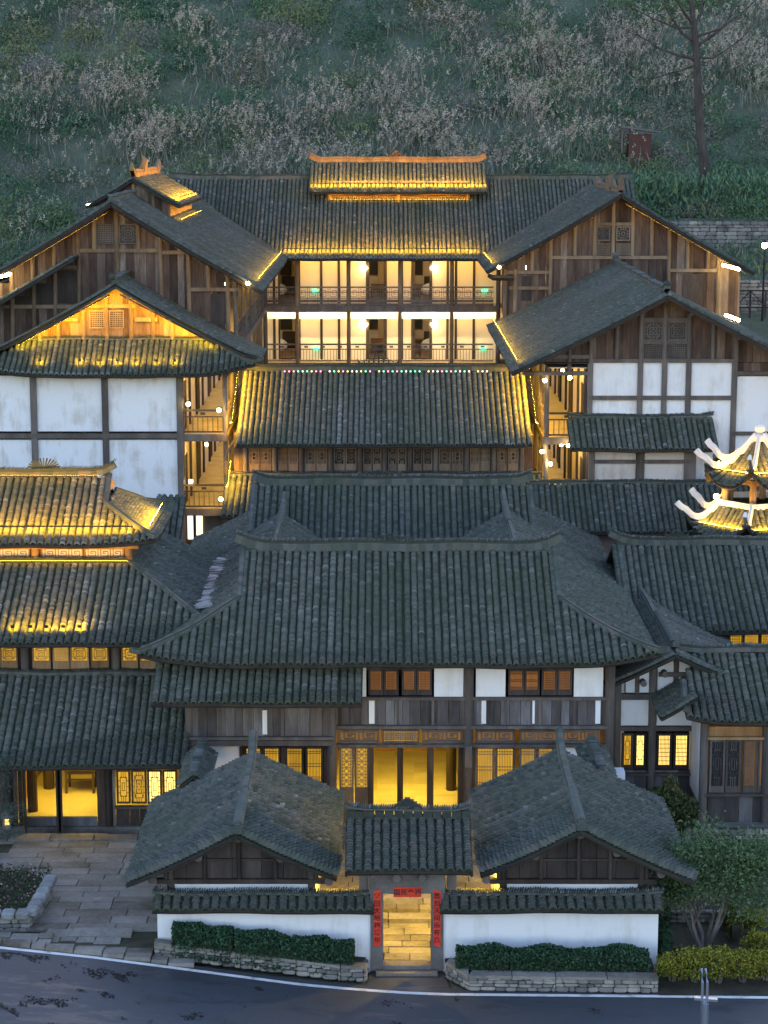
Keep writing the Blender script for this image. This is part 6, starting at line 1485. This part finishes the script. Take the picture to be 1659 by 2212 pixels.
def planters():
    # left planter: the front follows the road
    L = [onroad(x, y) for x, y in ((333, 2068), (420, 2079), (520, 2092), (640, 2107), (735, 2119), (790, 2121))]
    t = thing('planter', 'rubble stone planter kerb below the hedge, beside the slab path', 'planter', (L[2].x, L[2].y, ZR))
    stone_wall(t, L + [Vector((L[-1].x + .05, YW - .1, L[-1].z))], .34, .3, (.26, .11))
    q = [p + Vector((0, .3, 0)) for p in L]
    for i, (a, b) in enumerate(zip(L[:-1], L[1:])):
        n = max(1, int((b - a).length / .9))
        for k in range(n):
            u, v = a.lerp(b, k / n), a.lerp(b, (k + 1) / n); zu, zv = u.z + .34, v.z + .34
            MB().prism([(u.x + .01, u.y - .02, zu), (v.x - .01, v.y - .02, zv), (v.x - .01, v.y + .26, zv), (u.x + .01, u.y + .26, zu)], (0, 0, .07)).build('cap_stone', 'paving', t)
    MB().prism([(p.x, p.y + .2, p.z + .3) for p in L] + [(L[-1].x, YW, L[-1].z + .3), (L[0].x, YW, L[0].z + .3)], (0, 0, .03)).build('soil', 'soil', t)
    R_ = [onroad(x, y) for x, y in ((962, 2112), (1012, 2140), (1200, 2143), (1422, 2146))]
    t = thing('planter', 'rubble stone planter kerb below the hedge, ending at the yellow-green shrubs', 'planter', (R_[2].x, R_[2].y, ZR))
    stone_wall(t, R_, .34, .3, (.26, .11))
    for i, (a, b) in enumerate(zip(R_[:-1], R_[1:])):
        n = max(1, int((b - a).length / 1.0))
        for k in range(n):
            u, v = a.lerp(b, k / n), a.lerp(b, (k + 1) / n); z = .24
            MB().prism([(u.x + .01, u.y - .02, z), (v.x - .01, v.y - .02, z), (v.x - .01 + (.12 if i == 0 else 0), v.y + .34, z), (u.x + .01 + (.12 if i == 0 else 0), u.y + .34, z)], (0, 0, .07)).build('cap_stone', 'paving', t)
    MB().prism([(p.x, p.y + .25, .2) for p in R_] + [(R_[-1].x, YW, .2), (R_[0].x, YW, .2)], (0, 0, .03)).build('soil', 'soil', t)
    G = lambda x, y, z=.2: atz(x, y, z)
    hedge('hedge', [Vector((x, y_, zr(x) + .3)) for x, y_ in ((-5.35, 49.72), (-4.6, 49.66), (-3.82, 49.6))], .56, .66, 4600, .085, 'hedge_leaf', 'dark green clipped hedge on the planter, its shorter half near the path')
    hedge('hedge', [Vector((x, y_, zr(x) + .3)) for x, y_ in ((-3.75, 49.58), (-2.3, 49.5), (-1.4, 49.45), (-.75, 49.45))], .66, .66, 8000, .085, 'hedge_leaf', 'dark green clipped hedge on the planter, its longer half near the gate')
    hedge('hedge', [G(985, 2092), G(1100, 2097), G(1260, 2097), G(1400, 2097)], .8, .62, 11000, .085, 'hedge_leaf', 'long dark green clipped hedge on the planter, ending at the yellow-green shrubs')
planters()
def bush(name, c, r, n, size, mat, label, cat='shrub', group=None, stems=6, up=None, hollow=.25):
    c = Vector(c); t = thing(name, label, cat, c, group)
    d = nrg.normal(size=(n, 3)); d /= np.linalg.norm(d, axis=1, keepdims=True); rr = np.clip(1 - np.abs(nrg.normal(0, hollow, n)), .1, 1.1)
    lob = 1 + .22 * np.sin(d[:, 0] * 5 + c.x * 3) * np.sin(d[:, 1] * 4 + 1) + .18 * np.sin(d[:, 2] * 6 + c.y * 2)
    P = np.array(c) + np.array((0, 0, r[2])) + d * (rr * lob)[:, None] * np.array(r)
    V, F = leaf_quads(P, size, .55, up=up)
    mesh_obj('foliage', V, F, mat, t, tint=np.clip(nrg.normal(.42, .2, n) + .2 * d[:, 2], 0, 1))
    b = MB()
    for k in range(stems):
        a = k * 2.4; q = c + Vector((r[0] * .75 * math.cos(a), r[1] * .75 * math.sin(a), r[2] * U(.9, 1.5))); b.tube([c + Vector((.05 * math.cos(a), .05 * math.sin(a), -.1)), c.lerp(q, .5) + Vector((0, 0, .1)), q], [.03, .02, .008], 5)
    b.build('stems', 'pale_bark', t)
    return t
def grow(b, p, d, L, r, depth, tips, rs, spread=.6, up=.1, n=4):
    pts = [p]; rr = [r]; q = p.copy(); dd = d.copy()
    for i in range(n):
        dd = (dd + Vector((rs.gauss(0, .12), rs.gauss(0, .12), rs.gauss(0, .06) + up * .3))).normalized(); q = q + dd * (L / n); pts.append(q.copy()); rr.append(r * (1 - .42 * (i + 1) / n))
    b.tube(pts, rr, 6 if depth > 1 else 4); tips.append((pts[-1], depth))
    if depth <= 0: return
    for k in range(3 if depth > 1 else 4):
        i = rs.randint(max(1, n // 2), n); base = pts[i]; a = rs.uniform(0, 2 * math.pi)
        nd = (dd + Vector((math.cos(a) * spread, math.sin(a) * spread, rs.uniform(-.1, .35) * spread + up))).normalized()
        grow(b, base, nd, L * rs.uniform(.55, .8), rr[i] * .62, depth - 1, tips, rs, spread, up, n)
def garden_tree():
    c = atz(1520, 2040, .1); t = thing('garden_tree', 'pale multi-stemmed garden tree with a loose green crown', 'tree', c); rs = random.Random(4)
    tr = MB(); tips = []
    for k, (dx, dy, L) in enumerate(((-.45, .0, 1.3), (-.1, .3, 1.6), (.25, -.1, 1.7), (.7, .1, 1.7), (.4, .4, 1.5), (-.7, .2, 1.1))):
        grow(tr, c + Vector((dx * .12, dy * .12, -.15)), Vector((dx, dy, 1.1)).normalized(), L, .06, 2, tips, rs, .55, .12)
    tr.build('trunk', 'pale_bark', t)
    cen = [at(1480, 1850, c.y + .3), at(1540, 1840, c.y), at(1590, 1850, c.y + .3), at(1500, 1900, c.y - .2), at(1560, 1905, c.y - .3), at(1625, 1880, c.y), at(1640, 1940, c.y + .2), at(1462, 1900, c.y + .4), at(1530, 1800, c.y + .5), at(1640, 1850, c.y + .6), at(1610, 1950, c.y)]
    P = []
    for q in cen + [p for p, d in tips if d == 0 and p.z > c.z + 1.3][:70]:
        big = any(q is z for z in cen); k = 560 if big else 120; s = (.42, .42, .24) if big else (.22, .22, .13)
        P.append(np.array(q) + nrg.normal(size=(k, 3)) * np.array(s))
    P = np.concatenate(P); V, F = leaf_quads(P, .1, .5)
    mesh_obj('crown', V, F, 'tree_leaf', t, tint=np.clip(nrg.normal(.45, .22, len(F)), 0, 1))
garden_tree()
def garden():
    g = lambda x, y, z=.05: atz(x, y, z)
    b = [g(1424, 2150, ZR + .01), g(1800, 2152, ZR + .01), g(1800, 1860, .02), g(1424, 1860, .02)]
    tag(mesh_obj('garden_bed', [tuple(p) for p in b], [(0, 1, 2, 3)], 'soil'), 'dark planted bed beside the boundary wall', 'garden bed', kind='structure')
    for k, (x, y, w, lab) in enumerate(((1452, 2110, .5, 'yellow-green shrub touching the end of the white boundary wall'), (1500, 2112, .5, 'yellow-green shrub second from the white boundary wall'), (1552, 2114, .5, 'yellow-green shrub third from the white boundary wall'), (1604, 2112, .5, 'yellow-green shrub fourth from the white boundary wall'), (1655, 2108, .5, 'yellow-green shrub fifth from the white boundary wall'), (1642, 2060, .45, 'yellow-green shrub behind the roadside row, lower one'), (1625, 2010, .42, 'yellow-green shrub behind the roadside row, upper one'))):
        bush('golden_shrub', g(x, y), (w * U(.85, 1.15), w * .8, U(.3, .42)), 2100, .075, 'yellow_leaf', lab)
    hedge('hedge', [g(1440, 2085), g(1432, 2030), g(1432, 1985)], .45, .5, 2600, .08, 'hedge_leaf', 'shady hedge running back along the end of the boundary wall')
    hedge('hedge', [g(1590, 2030), g(1570, 1985)], .45, .55, 1500, .08, 'yellow_dark', 'olive hedge strip behind the garden tree')
    bush('bamboo_clump', atz(1440, 1800, .1), (.75, .6, .85), 4200, .13, 'bamboo_leaf', 'dense bamboo clump beside the stone plinth of the porch house', 'bamboo', up=(0, 0, -.4))
    bush('low_shrub', g(1475, 2075), (.4, .3, .2), 600, .08, 'ground_leaf2', 'low dry shrub at the foot of the garden tree')
    # stone terrace wall behind the garden
    t = thing('terrace_wall', 'rubble terrace wall behind the garden tree', 'stone wall', (12, 59, 0))
    p, q = atz(1500, 1870, 0), atz(1800, 1870, 0); stone_wall(t, [Vector((p.x, 59.4, -.1)), Vector((q.x + 1, 59.4, -.1))], .5, .3, (.36, .15))
    t2 = thing('terrace_wall', 'low rubble wall crossing behind the yellow-green shrubs', 'stone wall', (9, 54, 0)); a = atz(1440, 1990, 0); stone_wall(t2, [Vector((a.x - .3, a.y, -.05)), Vector((a.x + 4.5, a.y + .1, -.05))], .32, .3, (.34, .12))
    # left garden bed with flowers
    P = [atz(x, y, .75) for x, y in ((-150, 1880), (60, 1880), (104, 1905), (57, 1985), (-150, 1985))]
    t = thing('flower_bed', 'raised bed of small pink flowers beside the slab path', 'flower bed', P[2])
    MB().prism([tuple(p) for p in P], (0, 0, -.3)).build('soil', 'soil', t)
    n = 5200; u = nrg.random((n, 2)); pts = []
    for a, c in u: e = P[0].lerp(P[1], a) if False else Vector((P[0].x + (P[2].x - P[0].x) * a, P[3].y + (P[1].y - P[3].y) * c, .75)); lim = P[3].x + (P[2].x - P[3].x) * min(1, max(0, (e.y - P[3].y) / (P[2].y - P[3].y)));  pts.append((min(e.x, lim), e.y, .77 + abs(rnd.gauss(0, .09))))
    V, F = leaf_quads(np.array(pts), .075, .7); mesh_obj('flowers', V, F, 'ground_leaf', t, tint=np.clip(nrg.random(n) ** 1.1, 0, 1))
    t = thing('retaining_wall', 'rubble retaining wall with pale coping blocks round the flower bed', 'stone wall', P[3])
    stone_wall(t, [Vector((P[0].x, P[3].y - .02, .1)), Vector((P[3].x + .1, P[3].y - .02, .1)), Vector((P[2].x + .12, P[2].y, .1))], .7, .35, (.3, .14))
    a, b = Vector((P[0].x, P[3].y - .05, .88)), Vector((P[3].x + .1, P[3].y, .88)); n = 9
    for k in range(n): c = a.lerp(b, (k + .5) / n); piece(t, 'coping_block', 'pale_stone', c, ((b - a).length / n - .03, .4, .2), U(-.04, .04), U(-.03, .03), 0, 'rubble_stone', _stone)
    a, b = b, Vector((P[2].x + .1, P[2].y, .88)); n = 6
    for k in range(n): c = a.lerp(b, (k + .5) / n); piece(t, 'coping_block', 'pale_stone', c, ((b - a).length / n - .03, .34, .2), math.atan2(b.y - a.y, b.x - a.x) + U(-.08, .08), 0, U(-.04, .04), 'rubble_stone', _stone)
    # bonsai pine and stone lantern at the left edge
    c = atz(-25, 1815, .2); t = thing('pine_tree', 'small grey-green cloud pine at the corner of the tiered house', 'tree', c); b = MB()
    b.tube([c, c + Vector((.15, 0, .7)), c + Vector((-.1, 0, 1.4)), c + Vector((.2, 0, 2.2))], [.09, .08, .06, .03], 6); b.build('trunk', 'bark', t)
    P2 = []
    for x, y in ((5, 1752), (35, 1745), (20, 1768), (8, 1690), (14, 1665), (0, 1640), (20, 1800), (-10, 1720)): q = at(x, y, c.y - .1); P2.append(np.array(q) + nrg.normal(size=(330, 3)) * np.array((.2, .2, .1)))
    P2 = np.concatenate(P2); V, F = leaf_quads(P2, .09, .18); mesh_obj('crown', V, F, 'pine_leaf', t, tint=np.clip(nrg.normal(.5, .25, len(F)), 0, 1))
    c = atz(16, 1786, .15); t = thing('stone_lantern', 'small stone lantern with a lit opening beside the cloud pine', 'lantern', c); z = c.z
    b = MB(); b.box(c.x - .12, c.x + .12, c.y - .12, c.y + .12, z - .05, z + .06); b.box(c.x - .16, c.x + .16, c.y - .16, c.y + .16, z + .3, z + .36); b.prism([(c.x - .2, c.y - .16, z + .36), (c.x + .2, c.y - .16, z + .36), (c.x, c.y - .16, z + .52)], (0, .32, 0)); b.build('body', 'stone', t)
    for dx in (-.1, .1): box(t, 'pillar', 'stone', c.x + dx - .025, c.x + dx + .025, c.y - .1, c.y + .1, z + .06, z + .3)
    box(t, 'light_core', 'glow_yellow', c.x - .06, c.x + .06, c.y - .03, c.y + .03, z + .07, z + .28)
leaf_mat('yellow_dark', [(0, (.03, .04, .012)), (.5, (.075, .09, .018)), (1, (.16, .16, .025))], .6)
leaf_mat('bamboo_leaf', [(0, (.03, .045, .015)), (.5, (.07, .085, .03)), (.85, (.13, .13, .05)), (1, (.24, .2, .09))], .6)
leaf_mat('ground_leaf2', [(0, (.05, .05, .025)), (1, (.2, .17, .09))], .8)
varied('pale_stone', [(.1, (.14, .145, .14)), (.5, (.23, .235, .23)), (.9, (.36, .37, .37))], (2, 2, 2), .85, .4, .5, (14, 14, 14), .25, .02)
garden()
# ------------------------------------------------------------------ small fittings
def fittings():
    p = at(1338, 1690, 58.2); t = thing('ac_unit', 'white air-conditioner casing tucked behind the gatehouse roof', 'air conditioner', (p.x, 58.2, p.z - .3)); box(t, 'casing', 'white_plastic', p.x - .14, p.x + .14, 58, 58.5, p.z - .3, p.z + .36)
    for k in range(4): box(t, 'vent_slat', 'metal_dark', p.x - .08, p.x + .1, 57.985, 57.999, p.z - .05 + k * .05, p.z - .03 + k * .05)
    p = at(1369, 1735, 57.0); t = thing('security_camera', 'tiny white dome camera on the gatehouse roof edge', 'camera', p); MB().ball(p, .07, 10, 6).build('dome', 'white_plastic', t, smooth=True); MB().ball(p + Vector((0, -.05, -.01)), .035, 8, 5).build('lens', 'metal_dark', t); MB().tube([p + Vector((0, .3, -.12)), p], .02, 5).build('arm', 'white_plastic', t)
    # pole with steel bracket at the road's near edge
    top = at(1523, 2128, 40.0); t = thing('lamp_post', 'steel roadside pole with twin-arm bracket, its top just in view', 'pole', (top.x, 40.0, ZR))
    MB().tube([(top.x, 40, ZR), (top.x, 40, top.z - .3)], [.11, .07], 12).build('pole', 'steel', t)
    for s in (-1, 1): MB().tube([(top.x + s * .05, 40, top.z - .6), (top.x + s * .05, 40.02, top.z + .05), (top.x + s * .04, 40.25, top.z + .25)], .03, 8).build('arm', 'steel', t)
    MB().bar((top.x - .22, 40, top.z - .28), (top.x + .26, 40, top.z - .32), .12, .05).build('bracket', 'steel', t); MB().tube([(top.x, 39.9, top.z - .9), (top.x, 39.9, top.z - .35)], .075, 10).build('sleeve', 'steel', t)
fittings()
# ------------------------------------------------------------------ terraces on the right, street lamp, fence
def terraces():
    t = thing('terrace_wall', 'lower dry-stone terrace wall beside the street lamp', 'stone wall', (17, 117.4, 12)); z = float(gz(18, 117.0))
    stone_wall(t, [Vector((13.5, 117.2, z - .2)), Vector((25, 117.2, z - .2))], 2.2, .5, (.5, .2))
    t = thing('terrace_wall', 'upper dry-stone terrace wall below the thicket', 'stone wall', (17, 124.2, 14)); z = float(gz(18, 124.0))
    stone_wall(t, [Vector((13.0, 124.1, z - .2)), Vector((26, 124.1, z - .2))], 2.0, .5, (.5, .2))
    p = at(1652, 530, 115.5); zb = float(gz(p.x, 115.5)); t = thing('street_lamp', 'slim dark street lamp with glowing head on the terrace path', 'street lamp', (p.x, 115.5, zb))
    MB().tube([(p.x, 115.5, zb), (p.x, 115.5, p.z - .2)], [.07, .045], 8).build('pole', 'metal_dark', t); MB().ball(p, .17, 10, 7).build('lamp_head', 'bulb', t, smooth=True); MB().tube([p + Vector((0, 0, .14)), p + Vector((0, 0, .28))], [.2, .05], 8).build('cap', 'metal_dark', t)
    a, b = at(1555, 640, 112.5), at(1720, 640, 112.5); t = thing('path_fence', 'dark wooden path fence with diagonal bracing', 'fence', (a.x, 112.5, a.z - .6)); n = 5
    z0, z1 = zat(664, 112.5), zat(628, 112.5)
    for i in range(n + 1): x = a.x + (b.x - a.x) * i / n; box(t, 'post', 'dark_wood', x - .05, x + .05, 112.45, 112.55, z0 - .6, z1 + .05)
    for z in (z0, z1): box(t, 'rail', 'dark_wood', a.x, b.x, 112.47, 112.53, z - .04, z + .04)
    for i in range(n):
        x, x2 = a.x + (b.x - a.x) * i / n, a.x + (b.x - a.x) * (i + 1) / n; u, v = (z0, z1) if i % 2 else (z1, z0); MB().bar((x, 112.5, u), (x2, 112.5, v), .04, .06).build('brace', 'dark_wood', t)
    p = at(1385, 288, 131); zz_ = float(gz(p.x, 131)); t = thing('shed', 'small weathered red shed half hidden on the hillside', 'shed', (p.x, 131, zz_)); z = p.z
    box(t, 'wall', 'red_rust', p.x - .75, p.x + .65, 131, 132.4, min(zz_, z) - .8, z - .05); MB().prism([(p.x - 1.3, 130.6, z + .35), (p.x + 1.2, 130.6, z + .02), (p.x + 1.2, 130.6, z + .12), (p.x - 1.3, 130.6, z + .45)], (0, 2.2, 0)).build('roof', 'post_wood', t); post(t, p.x - 1.2, 130.8, z - 1.2, z + .35, .06, 'pale_bark')
terraces()
# ------------------------------------------------------------------ hillside vegetation
def hill_pts(n, y0=117.5, y1=163):
    y = nrg.uniform(y0, y1, n); x = nrg.uniform(-1, 1, n) * (y * .235 + 6); return x, y, gz(x, y)
def px_of(x, y, z):
    d = y * CT - (z - HC) * ST; u = (z - HC) * CT + y * ST; return 829.5 + x / d * FPX, 1106 - u / d * FPX
def fbm(x, y, s):
    r = np.random.default_rng(s); v = 0
    for k in range(5):
        f = .06 * 1.9 ** k; a, b, c, d = r.uniform(0, 6.28, 4); th = r.uniform(0, 3.14); cx, sx = math.cos(th), math.sin(th)
        u, w = x * cx - y * sx, x * sx + y * cx; v = v + (np.sin(u * f * 6 + a) * np.sin(w * f * 6 + b)) * .62 ** k
    return v
REED = [(180, 200, 190, 45, 1.0), (330, 290, 260, 50, .9), (620, 330, 180, 60, .8), (760, 230, 200, 60, .95), (520, 130, 160, 60, .5), (900, 290, 160, 60, .9), (860, 150, 140, 50, .6), (1010, 70, 150, 45, .7), (1180, 130, 160, 80, .9), (1400, 110, 170, 75, 1.0), (1560, 140, 150, 75, 1.0), (1620, 60, 120, 60, .8), (1180, 230, 140, 60, .9), (1080, 330, 140, 50, .9), (1240, 300, 110, 50, .6), (150, 40, 140, 30, .5), (420, 60, 120, 40, .5), (560, 260, 160, 40, .8), (60, 480, 60, 40, .5), (250, 390, 140, 30, .5), (1150, 40, 120, 30, .6)]
def reed_mask(x, y, z):
    px, py = px_of(x, y, z + 1.5); m = np.zeros_like(px)
    for cx, cy, rx, ry, w in REED: m = np.maximum(m, w * np.exp(-(((px - cx) / rx) ** 2 + ((py - cy) / ry) ** 2) * 1.1))
    return m
def hillside():
    # shrubs: lumpy mounds of small leaves
    x, y, z = hill_pts(2500); m = reed_mask(x, y, z); keep = nrg.random(len(x)) > m * .6
    right = (x > 12.5) & (y < 124.6); keep &= ~right
    x, y, z = x[keep], y[keep], z[keep]; P = []; T = []; Sz = []
    tone = fbm(x, y, 3); tone2 = fbm(x, y, 9)
    px, py = px_of(x, y, z)
    for i in range(len(x)):
        r = nrg.uniform(.6, 1.75); h = r * nrg.uniform(.7, 1.15); k = int(250 * r * r); d = nrg.normal(size=(k, 3)); d[:, 2] = np.abs(d[:, 2]) - .1; d /= np.linalg.norm(d, axis=1, keepdims=True)
        rr = np.clip(1 - np.abs(nrg.normal(0, .22, k)), .2, 1.15) * (1 + .25 * np.sin(d[:, 0] * 4 + i) * np.sin(d[:, 1] * 5 + i * 2))
        P.append(np.array((x[i], y[i], z[i])) + d * rr[:, None] * np.array((r, r, h)))
        base = .28 + .16 * tone[i]
        if tone2[i] > .55: base = .74 + .1 * tone[i]                       # bare grey-brown thickets
        if px[i] < 300 and 70 < py[i] < 200 and nrg.random() < .6: base = .56        # olive shrubs
        if px[i] > 1000 and py[i] > 120 and tone2[i] > .05 and nrg.random() < .5: base = .76
        T.append(np.clip(base + nrg.normal(0, .09, k) + .06 * d[:, 2], 0, 1)); Sz.append(np.full(k, nrg.uniform(.11, .2)))
    P = np.concatenate(P); T = np.concatenate(T); V, F = leaf_tris(P, np.concatenate(Sz))
    tag(mesh_obj('hillside_shrubs', V, F, 'hill_leaf', tint=T), 'mass of green and grey-brown shrubs covering the hillside', 'shrubs', kind='stuff')
    # undergrowth blades everywhere
    x, y, z = hill_pts(19000); n = len(x); P = np.stack([x, y, z + nrg.uniform(.1, .9, n)], 1); V, F = leaf_quads(P, .55, .14, up=(0, 0, .7))
    tt = np.clip(.36 + .22 * fbm(x, y, 3) + nrg.normal(0, .14, n) + .1, 0, 1)
    tag(mesh_obj('hillside_undergrowth', V, F, 'hill_leaf', tint=tt), 'tangled undergrowth and dry stalks between the hillside shrubs', 'undergrowth', kind='stuff')
    # reeds: blades and feathery plumes
    x, y, z = hill_pts(92000); m = reed_mask(x, y, z); f = fbm(x * 2.2, y * 2.2, 21); keep = nrg.random(len(x)) < np.clip(m ** 1.4 * (.55 + .8 * f) * 1.0, 0.003, 1); keep &= ~((x > 12.5) & (y < 126))
    x, y, z = x[keep], y[keep], z[keep]; n = len(x)
    Pb = []; 
    for k in range(2): Pb.append(np.stack([x + nrg.normal(0, .25, n), y + nrg.normal(0, .25, n), z + nrg.uniform(.3, 1.3, n)], 1))
    Pb = np.concatenate(Pb); V, F = leaf_quads(Pb, 1.0, .06, up=(0, 0, 1.3)); tag(mesh_obj('reed_grass', V, F, 'reed_leaf', tint=nrg.random(len(F))), 'tall tan reed grass leaves on the hillside', 'reed grass', kind='stuff')
    hgt = nrg.uniform(1.3, 2.4, n); lean = nrg.normal(0, .2, (n, 2)) + np.array((.12, 0)); Pp = []; 
    for k in range(12):
        u = k / 11; Pp.append(np.stack([x + lean[:, 0] * (hgt + u * .6) + nrg.normal(0, .05, n), y + lean[:, 1] * hgt + nrg.normal(0, .05, n), z + hgt + u * .34 + nrg.normal(0, .03, n)], 1))
    Pp = np.concatenate(Pp); V, F = leaf_tris(Pp, .125, up=(.3, 0, .12)); tint = np.tile(np.clip(nrg.normal(.4, .24, n), 0, 1), 12)
    tag(mesh_obj('reed_plumes', V, F, 'plume', tint=tint), 'pale feathery reed plumes drifting across the hillside', 'reed plumes', kind='stuff')
    # thicket and weeds on the terraces
    n = 9000; x = nrg.uniform(12.5, 27, n); y = np.where(nrg.random(n) < .62, nrg.uniform(124.7, 127.5, n), nrg.uniform(118.0, 123.8, n)); z = gz(x, y)
    low = y < 124.3; P = np.stack([x, y, z + nrg.random(n) * np.where(low, .9, 2.4)], 1); V, F = leaf_quads(P, np.where(low, .3, .42), .28, up=(0, 0, .8))
    tag(mesh_obj('terrace_thicket', V, F, 'hill_leaf', tint=np.clip(nrg.normal(.32, .13, n), 0, 1)), 'dense green thicket and weeds on the stone terraces', 'thicket', kind='stuff')
hillside()
def bare_tree():
    base = at(1522, 362, 128.0); zb = float(gz(base.x, 128.0)); t = thing('bare_tree', 'tall bare tree with crooked limbs standing above the terraces', 'tree', (base.x, 128, zb)); rs = random.Random(9)
    b = MB(); P = lambda x, y, Y=128.0: at(x, y, Y)
    tr = [Vector((base.x, 128, zb - .3)), P(1522, 350), P(1513, 290), P(1508, 200), P(1505, 130), P(1500, 70), P(1494, 10), P(1490, -60)]
    b.tube(tr, [.36, .33, .27, .24, .22, .2, .15, .1], 9); tips = []
    for p0, p1, r in (((1506, 140), (1440, 160), .1), ((1505, 128), (1425, 105), .13), ((1502, 90), (1452, 40), .12), ((1503, 100), (1560, 60), .13), ((1505, 125), (1565, 110), .08), ((1500, 60), (1520, -20), .12), ((1497, 50), (1462, 0), .12), ((1508, 220), (1540, 190), .06), ((1509, 240), (1470, 225), .05), ((1502, 80), (1600, 30), .1), ((1500, 60), (1410, 40), .09)):
        a, c = P(*p0), P(*p1, 128 + rs.uniform(-1.5, 1.5)); m = a.lerp(c, .5) + Vector((rs.gauss(0, .12), 0, rs.gauss(0, .15) - .1)); b.tube([a, m, c], [r, r * .8, r * .5], 6)
        grow(b, c, (c - m).normalized(), 1.5, r * .5, 2, tips, rs, .75, .1)
    b.build('trunk', 'bark', t)
    Pn = np.concatenate([np.array(p) + nrg.normal(size=(14, 3)) * .22 for p, d in tips if d == 0]); V, F = leaf_quads(Pn, .1, .4); mesh_obj('crown', V, F, 'hill_leaf', t, tint=nrg.uniform(.2, .8, len(F)))
bare_tree()
